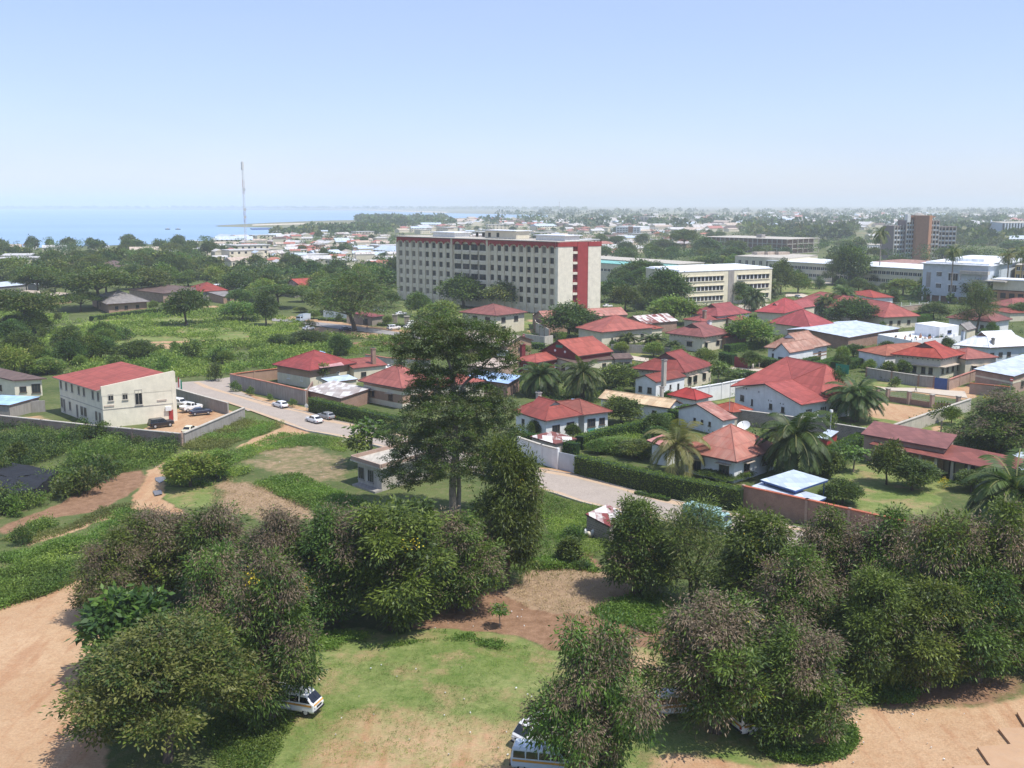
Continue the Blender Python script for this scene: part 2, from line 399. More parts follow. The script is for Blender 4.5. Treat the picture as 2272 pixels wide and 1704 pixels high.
# court of the white house
zone(DIRT, 'd2', [(960, 930), (1190, 830), (1580, 880), (1300, 975), (1200, 965)], 1, jit=.5)
zone(LAWN, 'd2', [(720, 960), (960, 905), (1310, 965), (1200, 1010), (1040, 1030)], 1, jit=.5)
zone(LAWN, 'd2', [(1300, 1040), (1560, 990), (1760, 900), (1760, 1120), (1500, 1080)], 1)
zone(DIRT, 'd2', [(1500, 1040), (1560, 985), (1600, 1000), (1570, 1060)], .8)
# garden
zone(LAWN, 'd4', [(690, 690), (960, 590), (1080, 600), (1540, 620), (1560, 800), (1480, 980), (900, 960)], 1)
zone(SOIL, 'd4', [(1000, 680), (1200, 680), (1250, 790), (1050, 800)], .45, clear=False)
# waste ground below the office
zone(SOIL, 'c4', [(0, 1240), (160, 1170), (400, 1080), (740, 900), (960, 870), (900, 1030), (640, 1120), (300, 1210), (0, 1300)], .85)
zone(DRY, 'c4', [(1340, 985), (1480, 930), (1700, 980), (2020, 1110), (1970, 1210), (1560, 1200), (1380, 1130)], .62, soft=4, jit=2)
zone(DRY, 'c4', [(1510, 830), (1800, 700), (2000, 700), (2212, 760), (2250, 900), (2100, 960), (1900, 960), (1700, 880)], .42, soft=6, jit=2.2)
zone(LAWN, 'c4', [(1060, 980), (1340, 990), (1340, 1100), (1120, 1120)], .9)
zone(DIRT, 'c4', [(90, 1400), (230, 1330), (640, 1180), (860, 1095), (900, 1010), (960, 880), (1130, 790), (1330, 750), (1320, 775), (1150, 810), (1075, 870), (1060, 1060), (1180, 1160), (1040, 1170), (960, 1120), (680, 1200), (400, 1300)], 1, jit=.35)
zone(DIRT, 'c4', [(1520, 735), (1700, 650), (1830, 600), (1760, 540), (1840, 560), (1980, 600), (1990, 640), (1880, 660), (1700, 720), (1570, 745)], 1, jit=.35)
zone(DIRT, 'c4', [(1120, 480), (1480, 490), (1540, 510), (1180, 650), (920, 620)], 1, jit=.3)
zone(DIRT, 'c4', [(0, 530), (280, 520), (420, 580), (300, 590)], .5)
# yard at the foot of the viewpoint
zone(DIRT, 'D', [(-900, 1700), (-500, 1420), (0, 1310), (110, 1270), (195, 1238), (250, 1250), (230, 1659), (330, 2100), (-900, 2100)], 1, jit=.6)
zone(SOIL, 'D', [(880, 1345), (960, 1300), (1100, 1260), (1400, 1320), (1480, 1400), (1400, 1410), (1240, 1400), (1140, 1380), (1050, 1360)], 1)
zone(DRY, 'D', [(1100, 1270), (1130, 1235), (1200, 1225), (1290, 1235), (1370, 1270), (1390, 1320), (1260, 1335), (1120, 1300)], 1)
zone(SOIL, 'D', [(1220, 1185), (1290, 1190), (1320, 1235), (1230, 1225)], .8)
zone(LAWN, 'D', [(500, 1480), (640, 1360), (860, 1360), (1000, 1350), (1140, 1385), (1420, 1405), (1480, 1700), (1400, 1900), (420, 1900)], 1)
zone(DIRT, 'D', [(600, 1640), (700, 1540), (860, 1500), (1010, 1540), (1120, 1520), (1200, 1640), (1100, 1800), (560, 1800)], .47, soft=30, clear=False)
zone(DIRT, 'D', [(860, 1440), (960, 1425), (1010, 1450), (930, 1480)], .45, soft=8, clear=False)
zone(DIRT, 'D', [(1330, 1420), (1420, 1400), (1430, 1500), (1350, 1480)], .6, soft=8, clear=False)
zone(LAWN, 'D', [(1420, 1500), (1860, 1560), (1880, 1720), (1400, 1720)], .9, soft=6)
zone(DIRT, 'D', [(1420, 1640), (1700, 1660), (1900, 1500), (2000, 1490), (2500, 1480), (2700, 1900), (1400, 1900)], .95, soft=6, jit=1.4)
zone(SOIL, 'D', [(1830, 1520), (2000, 1480), (2212, 1430), (2212, 1500), (1950, 1540)], .6, soft=6)
h = lattice(GX, GY, 9, 7) * .10 + lattice(GX, GY, 3.5, 8) * .045
h *= np.clip((GY - 40) / 20, 0, 1) * np.clip((420 - GY) / 60, 0, 1) * (np.abs(GX) < 125)
h = h - .16
nx, ny = len(gx), len(gy)
verts = np.stack([GX, GY, h], -1).reshape(-1, 3)
ii = np.arange(nx * ny).reshape(ny, nx)
quads = np.stack([ii[:-1, :-1], ii[:-1, 1:], ii[1:, 1:], ii[1:, :-1]], -1).reshape(-1, 4)
def npmesh(name, V, Q, mi=None, lv=None, smooth=False):
    me = bpy.data.meshes.new(name); k = Q.shape[1]
    me.vertices.add(len(V)); me.vertices.foreach_set('co', np.ascontiguousarray(V, np.float32).ravel())
    me.loops.add(Q.size); me.loops.foreach_set('vertex_index', np.ascontiguousarray(Q, np.int32).ravel())
    me.polygons.add(len(Q)); me.polygons.foreach_set('loop_start', np.arange(0, Q.size, k, dtype=np.int32))
    if mi is not None: me.polygons.foreach_set('material_index', np.ascontiguousarray(mi, np.int32))
    if lv is not None:
        a = me.attributes.new('lv', 'FLOAT', 'FACE'); a.data.foreach_set('value', np.ascontiguousarray(lv, np.float32))
    me.update(calc_edges=True)
    if smooth: me.polygons.foreach_set('use_smooth', [True] * len(Q))
    return me
gme = npmesh('ground', verts, quads, smooth=True)
ca = gme.attributes.new('zones', 'FLOAT_COLOR', 'POINT')
ca.data.foreach_set('color', np.moveaxis(Z4, 0, -1).reshape(-1, 4).astype(np.float32).ravel())
m, t, b = newmat('ground')
pos = N(t, 'ShaderNodeNewGeometry').outputs['Position']
at = N(t, 'ShaderNodeAttribute', attribute_name='zones')
sp = N(t, 'ShaderNodeSeparateColor'); t.links.new(at.outputs['Color'], sp.inputs[0])
n1 = noise(t, pos, .09, 6, .65); n2 = noise(t, pos, .9, 6, .7); n3 = noise(t, pos, 4.5, 4, .7); n4 = noise(t, pos, .012, 5)
weeds = mixc(t, ramp(t, n1, [(.3, 0), (.7, 1)]), (.055, .085, .026), (.13, .155, .055))
weeds = mixc(t, ramp(t, n2, [(.5, 0), (.75, .7)]), weeds, (.21, .165, .095))
cd = N(t, 'ShaderNodeSeparateXYZ'); t.links.new(pos, cd.inputs[0])
far = N(t, 'ShaderNodeMapRange'); far.inputs[1].default_value = 800; far.inputs[2].default_value = 1700; t.links.new(cd.outputs[1], far.inputs[0])
plainc = mixc(t, ramp(t, n4, [(.35, 0), (.65, 1)]), (.12, .15, .065), (.27, .23, .15))
weeds = mixc(t, far.outputs[0], weeds, plainc)
dirt = mixc(t, ramp(t, n1, [(.3, 0), (.72, 1)]), (.41, .262, .155), (.50, .345, .215))
dirt = mixc(t, ramp(t, noise(t, mapping(t, pos, (.55, .07, 1), (0, 0, .5)), 1, 5, .6), [(.52, 0), (.62, .55)]), dirt, (.36, .19, .105))      # ruts
dirt = mixc(t, ramp(t, n2, [(.45, 0), (.8, .6)]), dirt, (.33, .165, .08))
lawn = mixc(t, ramp(t, n1, [(.3, 0), (.7, 1)]), (.14, .19, .05), (.25, .265, .105))
lawn = mixc(t, ramp(t, n2, [(.40, 0), (.72, .85)]), lawn, (.075, .135, .026))
lawn = mixc(t, ramp(t, noise(t, pos, .22, 6, .7), [(.5, 0), (.7, .85)]), lawn, (.36, .24, .14))
soil = mixc(t, ramp(t, n2, [(.3, 0), (.7, 1)]), (.17, .095, .055), (.31, .19, .12))
dry = mixc(t, ramp(t, n2, [(.3, 0), (.7, 1)]), (.28, .19, .12), (.38, .27, .18))
dry = mixc(t, ramp(t, n3, [(.5, 0), (.7, .6)]), dry, (.22, .17, .09))
base = weeds
nmix = mixc(t, .5, n2, noise(t, pos, .28, 6, .7))
edge = ramp(t, n2, [(.25, -.25), (.75, .25)])
def layer(base, ch, col, wob=.9):
    ad = N(t, 'ShaderNodeMath', operation='MULTIPLY_ADD'); t.links.new(nmix, ad.inputs[0]); ad.inputs[1].default_value = wob
    t.links.new(sp.outputs[ch] if ch < 3 else at.outputs['Alpha'], ad.inputs[2])
    return mixc(t, ramp(t, ad.outputs[0], [(.28 + wob * .5, 0), (.62 + wob * .5, 1)]), base, col)
for ch, col in ((2, soil), (3, dry), (1, lawn), (0, dirt)): base = layer(base, ch, col)
g = ramp(t, n3, [(.3, .82), (.7, 1.14)])
t.links.new(mixc(t, 1, base, g, 'MULTIPLY'), b.inputs['Base Color'])
b.inputs['Roughness'].default_value = .95; b.inputs['Specular IOR Level'].default_value = .1
hs = mixc(t, .5, n2, n3); bump(t, b, hs, .7, .25)
gme.materials.append(m)
tag(link('ground', gme), kind='structure')

# ------------------------------------------------------------------ streets, lanes, water
def pathmat(name, c1, c2, c3, cob=True):
    m, t, b = newmat(name); p = N(t, 'ShaderNodeNewGeometry').outputs['Position']
    a = mixc(t, ramp(t, noise(t, p, .35, 6, .65), [(.3, 0), (.7, 1)]), c1, c2)
    a = mixc(t, ramp(t, noise(t, p, 1.6, 5, .7), [(.5, 0), (.75, .7)]), a, c3)
    if cob:
        v = N(t, 'ShaderNodeTexVoronoi'); v.inputs['Scale'].default_value = 5; t.links.new(p, v.inputs['Vector'])
        a = mixc(t, 1, a, ramp(t, v.outputs['Distance'], [(0, .86), (.6, 1.1)]), 'MULTIPLY')
    t.links.new(a, b.inputs['Base Color']); b.inputs['Roughness'].default_value = .9; b.inputs['Specular IOR Level'].default_value = .15
    return m
M['cobble'] = pathmat('cobble_road', (.31, .265, .23), (.37, .315, .27), (.27, .23, .20))
M['asphalt'] = pathmat('asphalt_dusty', (.24, .235, .24), (.31, .29, .28), (.37, .31, .25), False)
M['lane'] = pathmat('lane_pale', (.46, .40, .33), (.52, .45, .37), (.44, .33, .24), False)
def sheetpoly(name, mat, k, pts, z, kind='structure'):
    b = MB(); b.face([W(k, *p, z) for p in pts]); o = b.build(name, mat, uv=False)
    if o.data.polygons[0].normal.z < 0: o.data.flip_normals()
    return tag(o, kind=kind)
ROADS = []
def ribbon(name, mat, A, B, z, kind='structure'):
    b = MB(); ROADS.append([tuple(p[:2]) for p in list(A) + list(B)[::-1]])
    for i in range(len(A) - 1): b.face([A[i], B[i], B[i + 1], A[i + 1]])
    for v_ in range(len(b.v)): b.v[v_] = (b.v[v_][0], b.v[v_][1], z)
    o = b.build(name, mat, uv=False)
    if o.data.polygons[0].normal.z < 0: o.data.flip_normals()
    return tag(o, kind=kind)
farE = [W('c5', -60, 655), W('c5', 20, 690), W('c5', 160, 735), W('c5', 450, 812), W('c5', 690, 868), W('c5', 880, 925), W('c5', 1270, 1003), W('d3', 300, 604), W('d3', 640, 660), W('d3', 930, 742), W('d3', 1280, 832), W('d3', 1820, 950), W('d3', 3600, 1338)]
nearE = [W('c5', -300, 735), W('c5', 100, 790), W('c5', 250, 838), W('c5', 500, 930), W('c5', 700, 998), W('c5', 880, 1030), W('c5', 1180, 1100), W('d3', 255, 742), W('d3', 450, 790), W('d3', 640, 852), W('d3', 960, 930), W('d3', 1500, 1048), W('d3', 3600, 1506)]
ribbon('road', M['cobble'], nearE, farE, .03)
ribbon('side_road', M['cobble'], [W('c4', 1100, 372), W('c4', 1300, 352), W('c4', 1480, 330)], [W('c4', 1100, 318), W('c4', 1320, 305), W('c4', 1500, 280)], .02)
sheetpoly('road_junction', M['cobble'], 'c4', [(1290, 348), (1310, 306), (1500, 281), (1490, 340), (1760, 480), (1600, 500), (1450, 420)], .025)
M['sand_edge'] = pathmat('sandy_road_edge', (.44, .32, .22), (.50, .37, .26), (.36, .28, .22), False)
for E_, sgn, w_ in ((farE, -1, 1.3), (nearE, 1, .9)):     # dust blown over both edges of the paving
    q_ = []
    for i_, a in enumerate(E_):
        d = (E_[min(i_ + 1, len(E_) - 1)] - E_[max(0, i_ - 1)]).xy.normalized(); q_.append(a + Vector((-d.y, d.x, 0)) * sgn * w_ * (1 + .35 * sin(i_ * 2.7)))
    ribbon('road_edge', M['sand_edge'], E_, q_, .036)
kb = MB()
for E_, sgn in ((farE[2:], 1), (nearE[3:], -1)):
    for a, c in zip(E_[:-1], E_[1:]):
        d = (c - a); nn = Vector((-d.y, d.x)).normalized() * .18 * sgn
        kb.pbox(a, d, nn, -.2, .13)
tag(kb.build('kerb', M['pale_concrete']), kind='structure')
ribbon('gate_road', M['asphalt'], [W('z5', 240, 398), W('z5', 480, 412), W('z5', 800, 462), W('z5', 1150, 508), W('z5', 1620, 560), W('z5', 2212, 640)], [W('z5', 240, 368), W('z5', 480, 378), W('z5', 780, 412), W('z5', 1150, 450), W('z5', 1620, 512), W('z5', 2212, 590)], .03)
ribbon('lane', M['lane'], [W('d1', 1120, 520), W('d1', 1200, 530), W('d1', 1340, 548)], [W('d1', 1120, 492), W('d1', 1200, 498), W('d1', 1340, 522)], .03)
ribbon('garden_lane', M['lane'], [W('d2', 0, 592), W('d2', 280, 612), W('d2', 480, 640), W('d2', 700, 690)], [W('d2', 0, 570), W('d2', 280, 588), W('d2', 500, 610), W('d2', 720, 655)], .03)
ribbon('dirt_lane', M['lane'], [W('d2', 1150, 742), W('d2', 1400, 752), W('d2', 1800, 800)], [W('d2', 1150, 722), W('d2', 1400, 726), W('d2', 1780, 752)], .02)
ribbon('far_road', M['lane'], [W('z2', -200, 655), W('z2', 300, 650), W('z2', 820, 632)], [W('z2', -200, 640), W('z2', 300, 634), W('z2', 820, 618)], .1)
sheetpoly('car_park', M['lane'], 'c3', [(580, 705), (700, 690), (830, 700), (1000, 668), (1020, 690), (800, 740), (560, 730)], .02)
sheetpoly('park_path', M['lane'], 'c3', [(870, 640), (960, 636), (1040, 662), (1010, 672), (940, 650), (870, 655)], .02)
sheetpoly('hotel_road', M['lane'], 'c3', [(1000, 565), (1450, 575), (1450, 590), (1000, 582)], .05)
for q in ([(1000, 930), (1060, 920), (1080, 940), (1030, 965), (1005, 950)], [(985, 1015), (1040, 1010), (1050, 1035), (1000, 1045)]):
    o = sheetpoly('puddle', None, 'c4', q, .04); o.data.materials.clear()
    if 'puddle' not in M: M['puddle'] = plain('puddle_water', (.14, .12, .10), .08, spec=.6)
    o.data.materials.append(M['puddle'])
m, t, b = newmat('lake_water'); M['lake'] = m
p_ = N(t, 'ShaderNodeNewGeometry').outputs['Position']
a_ = mixc(t, ramp(t, noise(t, mapping(t, p_, (.0008, .004, 1)), 1, 6), [(.35, 0), (.65, 1)]), (.20, .33, .50), (.25, .39, .56))
t.links.new(a_, b.inputs['Base Color']); b.inputs['Roughness'].default_value = .45; b.inputs['Specular IOR Level'].default_value = .5
bump(t, b, noise(t, mapping(t, p_, (.25, .5, 1)), 1, 4), .5, .3)
lake = [(-900, 575), (-300, 562), (0, 553), (150, 547), (330, 542), (480, 532), (560, 526), (610, 518), (664, 511), (664, 507), (600, 505), (486, 503), (476, 501.5), (486, 500), (600, 494), (700, 490), (800, 488), (960, 484), (1100, 484), (1215, 482), (1215, 477), (988, 473), (786, 467), (300, 464.5), (-900, 464)]
sheetpoly('lake', M['lake'], 'S', lake, .1)
M['sand'] = pathmat('beach_sand', (.62, .54, .42), (.55, .47, .36), (.5, .42, .32), False)
sheetpoly('beach', M['sand'], 'S', [(700, 466.2), (786, 466), (988, 472), (1000, 470.5), (860, 466.5), (780, 464.9)], .2)
sheetpoly('sand_spit', M['sand'], 'S', [(560, 498), (660, 495.3), (800, 494.2), (800, 496.5), (660, 498), (560, 500.6)], .15)
# ------------------------------------------------------------------ houses
FOOT = []
def rect(k, L, F, R, z, amin=84, amax=98):
    f, l, r = W(k, *F, z), W(k, *L, z), W(k, *R, z)
    u = (l - f).xy; v = (r - f).xy
    a = atan2(v.x * u.y - v.y * u.x, v.dot(u)); lim = min(max(a, rad(amin)), rad(amax)); d = (a - lim) / 2
    rot = lambda q, w: Vector((q.x * cos(w) - q.y * sin(w), q.x * sin(w) + q.y * cos(w)))
    v, u = rot(v, d), rot(u, -d); f = f.xy
    FOOT.append([tuple(f), tuple(f + v), tuple(f + v + u), tuple(f + u)])
    return f, v, u
def window(root, p, ud, nd, w, h, z0, frame='frame', pane='glass', visor=False, mull=1, bars=False, name='window'):
    """p: middle of the sill on the wall face; ud along the wall, nd outwards"""
    b = MB(); d = .09; ft = .09
    a = p - ud * (w / 2)
    for (x0, x1, y0, y1) in [(0, w, 0, ft), (0, w, h - ft, h), (0, ft, ft, h - ft), (w - ft, w, ft, h - ft)] + [(w * (i + 1) / (mull + 1) - .03, w * (i + 1) / (mull + 1) + .03, ft, h - ft) for i in range(mull)]:
        b.pbox(a + ud * x0, ud * (x1 - x0), nd * d, z0 + y0, z0 + y1)
    b.pbox(a - ud * .1, ud * (w + .2), nd * .2, z0 - .1, z0, 0)
    o = b.build(name, M[frame], root, uv=False)
    q = MB(); q.pbox(a + ud * ft, ud * (w - 2 * ft), nd * .035, z0 + ft, z0 + h - ft)
    q.build('pane', M[pane], o, uv=False)
    if visor:
        q = MB(); q.pbox(a - ud * .35, ud * (w + .7), nd * .85, z0 + h + .18, z0 + h + .28)
        q.build('visor', M['visor'], o)
    return o
def block(root, k, L, F, R, ze=3.7, top=None, hr=2.0, kind='hip', ax='L', wall='cream', roof='red', over=.7, nL=0, nR=0, win=(1.3, 1.25, 1.15),
          z0=-.35, ap=.5, gab='gable', visor=False, frame='frame', pane='glass', cap=True, g=.68, amin=84, amax=98, band=None, gwall=True, vents=False, cut=None):
    f, v, u = rect(k, L, F, R, ze, amin, amax)
    if cut: u = u * cut[0]; v = v * cut[1]
    la, lb = u.length, v.length
    U, V = u / la, v / lb
    ctr = f + (u + v) / 2
    if top is not None:
        tp = ctr if kind != 'gable' else (f + v / 2 + u * ap if ax == 'R' else f + u / 2 + v * ap)
        hr = max(.4, height_at(Vector((tp.x, tp.y, 0)), k, *top) - ze)
    P = lambda s, t, z: Vector((f.x + v.x * s + u.x * t, f.y + v.y * s + u.y * t, z))
    if ax == 'R': Q = lambda s, t, z: P(t, s, z); lr, ls = lb, la
    else: Q = P; lr, ls = la, lb
    faces = []; caps = []; gabs = []
    if kind in ('hip', 'gablet', 'pyr'):
        d = min(.5, ls / 2 / lr) if kind != 'pyr' else .5
        z = ze + hr
        if kind == 'gablet' and d < .49:
            gz = ze + hr * g; e = d * g; q = .5 * g
            faces += [[Q(0, 0, ze), Q(1, 0, ze), Q(1 - q, e, gz), Q(q, e, gz)], [Q(1, 1, ze), Q(0, 1, ze), Q(q, 1 - e, gz), Q(1 - q, 1 - e, gz)],
                      [Q(1, 0, ze), Q(1, 1, ze), Q(1 - q, 1 - e, gz), Q(.5, 1 - e + .02, z), Q(.5, e - .02, z), Q(1 - q, e, gz)],
                      [Q(0, 1, ze), Q(0, 0, ze), Q(q, e, gz), Q(.5, e - .02, z), Q(.5, 1 - e + .02, z), Q(q, 1 - e, gz)]]
            gabs += [[Q(q, e + .012, gz), Q(1 - q, e + .012, gz), Q(.5, e + .012, z - .1)], [Q(1 - q, 1 - e - .012, gz), Q(q, 1 - e - .012, gz), Q(.5, 1 - e - .012, z - .1)]]
            caps += [(Q(.5, e - .02, z), Q(.5, 1 - e + .02, z))] + [(Q(s_, t_, ze), Q(q if s_ == 0 else 1 - q, e if t_ == 0 else 1 - e, gz)) for s_ in (0, 1) for t_ in (0, 1)]
            zr = lambda s, t: ze
        else:
            faces += [[Q(0, 0, ze), Q(1, 0, ze), Q(.5, d, z)], [Q(1, 1, ze), Q(0, 1, ze), Q(.5, 1 - d, z)]]
            if d < .49:
                faces += [[Q(1, 0, ze), Q(1, 1, ze), Q(.5, 1 - d, z), Q(.5, d, z)], [Q(0, 1, ze), Q(0, 0, ze), Q(.5, d, z), Q(.5, 1 - d, z)]]
                caps += [(Q(.5, d, z), Q(.5, 1 - d, z))]
            else:
                faces += [[Q(1, 0, ze), Q(1, 1, ze), Q(.5, .5, z)], [Q(0, 1, ze), Q(0, 0, ze), Q(.5, .5, z)]]
            caps += [(Q(s_, t_, ze), Q(.5, d if t_ == 0 else 1 - d, z)) for s_ in (0, 1) for t_ in (0, 1)]
            zr = lambda s, t: ze
    elif kind == 'gable':
        z = ze + hr
        faces += [[Q(1, 0, ze), Q(1, 1, ze), Q(ap, 1, z), Q(ap, 0, z)], [Q(0, 1, ze), Q(0, 0, ze), Q(ap, 0, z), Q(ap, 1, z)]]
        caps += [(Q(ap, 0, z), Q(ap, 1, z))]
        zr = lambda s, t: ze + hr * (s / ap if s < ap else (1 - s) / (1 - ap))
    else:   # shed or flat: ze at s = 0, ze + hr at s = 1
        faces += [[Q(0, 0, ze), Q(1, 0, ze + hr), Q(1, 1, ze + hr), Q(0, 1, ze)]]
        zr = lambda s, t: ze + hr * s
    rb = MB()
    for fc in faces:
        nrm = (fc[1] - fc[0]).cross(fc[2] - fc[0])
        if nrm.z < 0: fc.reverse()
        rb.face(fc, 0)
    # eave boards and the boarded underside
    ring = [Q(0, 0, 0), Q(1, 0, 0), Q(1, 1, 0), Q(0, 1, 0)]
    st = [(0, 0), (1, 0), (1, 1), (0, 1)]
    if ax == 'R': ring = [ring[0], ring[3], ring[2], ring[1]]; st = [st[0], st[3], st[2], st[1]]
    if kind == 'gable':
        rr = []; ss = []
        for i in range(4):
            rr.append(ring[i]); ss.append(st[i])
            j = (i + 1) % 4
            if st[i][1] == st[j][1]: rr.append(Q(ap, st[i][1], 0)); ss.append((ap, st[i][1]))
        ring, st = rr, ss
    n = len(ring); zz = [zr(*q) for q in st]
    for i in range(n):
        j = (i + 1) % n
        A, B = ring[i], ring[j]
        rb.face([(A.x, A.y, zz[i] - .22), (B.x, B.y, zz[j] - .22), (B.x, B.y, zz[j]), (A.x, A.y, zz[i])], 1)
    if kind == 'gable':
        for s0, s1 in ((0, ap), (ap, 1)):
            fc = [Q(s0, 0, zr(s0, 0) - .22), Q(s0, 1, zr(s0, 1) - .22), Q(s1, 1, zr(s1, 1) - .22), Q(s1, 0, zr(s1, 0) - .22)]
            if (fc[1] - fc[0]).cross(fc[2] - fc[0]).z > 0: fc.reverse()
            rb.face(fc, 1)
    else:
        fc = [Vector((ring[i].x, ring[i].y, zz[i] - .22)) for i in range(n)]; fc.reverse(); rb.face(fc, 1)
    if cap:
        for a, c in caps: rb.tube([a + Vector((0, 0, .02)), c + Vector((0, 0, .02))], [.10, .10], 6, 2, False)
    ro = rb.build('roof', [M[roof], M['fascia'], M.get(roof + '_cap', M[roof])], root)
    if gabs:
        for q in gabs:
            gb = MB(); gb.face(q); gb.build('gable_vent', M[gab], ro, uv=False)
    # walls under the eaves
    oa, ob = min(over / la, .3), min(over / lb, .3)
    cs = [(ob, oa), (1 - ob, oa), (1 - ob, 1 - oa), (ob, 1 - oa)]
    pts = [P(s_, t_, 0) for s_, t_ in cs]; zt = []
    for s_, t_ in cs:
        zt.append((zr(s_, t_) if ax == 'L' else zr(t_, s_)) - .2)
    if kind == 'gable' and gwall:
        pp, zz2 = [], []
        for i in range(4):
            pp.append(pts[i]); zz2.append(zt[i]); j = (i + 1) % 4
            if (ax == 'L' and cs[i][1] == cs[j][1]) or (ax == 'R' and cs[i][0] == cs[j][0]):
                q = P(ap, cs[i][1], 0) if ax == 'L' else P(cs[i][0], ap, 0)
                pp.append(q); zz2.append(ze + hr - .2)
        pts, zt = pp, zz2
    wb = MB()
    for i in range(len(pts)):
        j = (i + 1) % len(pts)
        wb.face([(pts[i].x, pts[i].y, z0), (pts[j].x, pts[j].y, z0), (pts[j].x, pts[j].y, zt[j]), (pts[i].x, pts[i].y, zt[i])])
    fw = P(ob, oa, 0); le, re = la * (1 - 2 * oa), lb * (1 - 2 * ob)
    nl = Vector((-V.x, -V.y)); nr = Vector((-U.x, -U.y))
    if abs(U.dot(V)) > .001:   # true normals of slightly skewed walls
        nl = Vector((U.y, -U.x)); nl = nl if nl.dot(V) < 0 else -nl
        nr = Vector((V.y, -V.x)); nr = nr if nr.dot(U) < 0 else -nr
    if vents:
        for i in range(9):
            wb.pbox(fw.xy + U * (le * (i + .5) / 9 - .12), U * .24, nl * .03, ze - .75, ze - .55, 1); wb.pbox(fw.xy + V * (re * (i + .5) / 9 - .12), V * .24, nr * .03, ze - .75, ze - .55, 1)
    wo = wb.build('wall', [M[wall], M['dark']], root)
    if band:
        bb = MB()
        for zb0, zb1 in band:
            bb.pbox(fw.xy + nl * .05 + nr * .05, U * (le + .05), -nl * .1, zb0, zb1); bb.pbox(fw.xy + nr * .05, V * (re + .05), -nr * .1, zb0, zb1)
        bb.build('wall_band', M['cream'], root)
    for side, cnt in (('L', nL), ('R', nR)):
        fr = cnt if hasattr(cnt, '__len__') else [(i + .5) / cnt for i in range(cnt)]
        for x in fr:
            w, h_, zz0 = win
            if hasattr(x, '__len__'): x, w, h_, zz0 = x
            if side == 'L': window(root, fw.xy + U * (le * x), U, nl, w, h_, zz0, frame, pane, visor, mull=max(0, round(w / .7) - 1))
            else: window(root, fw.xy + V * (re * x), V, nr, w, h_, zz0, frame, pane, visor, mull=max(0, round(w / .7) - 1))
    return dict(f=fw.xy, U=U, V=V, la=le, lb=re, nl=nl, nr=nr, ze=ze, hr=hr, P=P, roof=ro, wall=wo)
def house(name, label, k, F, cat='house', group=None):
    p = W(k, *F); return empty(name, (p.x, p.y, 0), label, cat, group)
def chimney(root, k, x, ybot, ytop, w=.7, mat='brick', zb=2.5, cap='concrete'):
    p = W(k, x, ybot, zb); zt = height_at(p, k, x, ytop)
    b = MB(); b.box((p.x, p.y, (zb - 1 + zt) / 2), (w, w, zt - zb + 1), 0, .6); b.box((p.x, p.y, zt + .1), (w + .25, w + .25, .2), 1, .6)
    b.box((p.x, p.y, zt + .28), (w * .6, w * .6, .16), 2, .6)
    return b.build('chimney', [M[mat], M[cap], M['dark']], root)
def poly_roof(root, pts, faces, roof='red', fasc=.2):
    """a roof given by its corner points (already in space)"""
    rb = MB()
    for fc in faces:
        q = [pts[i] for i in fc]
        if (q[1] - q[0]).cross(q[2] - q[0]).z < 0: q.reverse()
        rb.face(q, 0); rb.face([p - Vector((0, 0, fasc)) for p in reversed(q)], 1)
    # rims: edges used once
    cnt = {}
    for fc in faces:
        for i in range(len(fc)):
            e = (fc[i], fc[(i + 1) % len(fc)]); cnt[tuple(sorted(e))] = cnt.get(tuple(sorted(e)), 0) + 1
    for (a, c), nq in cnt.items():
        if nq == 1: rb.face([pts[a] - Vector((0, 0, fasc)), pts[c] - Vector((0, 0, fasc)), pts[c], pts[a]], 1)
        else: rb.tube([pts[a], pts[c]], [.09, .09], 6, 0, False)
    return rb.build('roof', [M[roof], M['fascia']], root)

# house with the faded roof and satellite dish (right foreground)
r = house('house', 'house with a blotchy faded pink roof beside the satellite dish', 'd3', (1790, 650))
B = block(r, 'd3', (1350, 462), (1790, 553), (2130, 445), 3.5, (1620, 272), kind='gablet', roof='pink', wall='white', nL=[(.2, 1.8, 1.4, 1.0), (.75, 1.6, 1.6, .6)], nR=[(.3, 1.6, 1.3, 1.1), (.75, 1.0, 1.2, 1.2)], over=.9, visor=True)
block(r, 'd3', (1120, 425), (1290, 455), (1420, 405), 3.0, hr=.8, kind='shed', ax='R', roof='pink', wall='white')
# white house with the long gable (right centre)
r = house('house', 'large white house with a big red roof and long plain gable wall', 'd2', (600, 945))
ze = 4.0
pt = [W('d2', 105, 712, ze), W('d2', 585, 850, ze), W('d2', 1010, 770, ze)]
f, v, u = rect('d2', (105, 712), (585, 850), (1030, 765), ze, 80, 100)
Pq = lambda s, t_, z: Vector((f.x + v.x * s + u.x * t_, f.y + v.y * s + u.y * t_, z))
apx = Vector((f.x + u.x * .52, f.y + u.y * .52, 0)); zg = height_at(apx, 'd2', 305, 703) + .3
rid = Pq(.55, .5, 0); zr_ = height_at(rid, 'd2', 700, 545)
pts = [Pq(0, 0, ze), Pq(1, 0, ze), Pq(1, 1, ze), Pq(0, 1, ze), Pq(0, .52, zg), Pq(.62, .52, zr_ - .9), Pq(.62, .3, zr_), Pq(.62, .85, zr_), Pq(.85, .3, ze + 1.3), Pq(.45, .52, zg + .3)]
zc = ze + 2.2
poly_roof(r, [Pq(0, 0, ze), Pq(1, 0, ze), Pq(1, 1, ze), Pq(0, 1, ze), Pq(0, .5, zg), Pq(.42, .5, zg), Pq(.70, .30, zr_), Pq(.70, .85, zr_), Pq(.42, .12, ze + (zg - ze) * .24)],
          [[0, 8, 5, 4], [3, 4, 5], [3, 5, 7], [5, 6, 7], [5, 8, 6], [0, 1, 8], [1, 6, 8], [1, 2, 7, 6], [2, 3, 7]], 'red2')
wb = MB(); o_ = .04
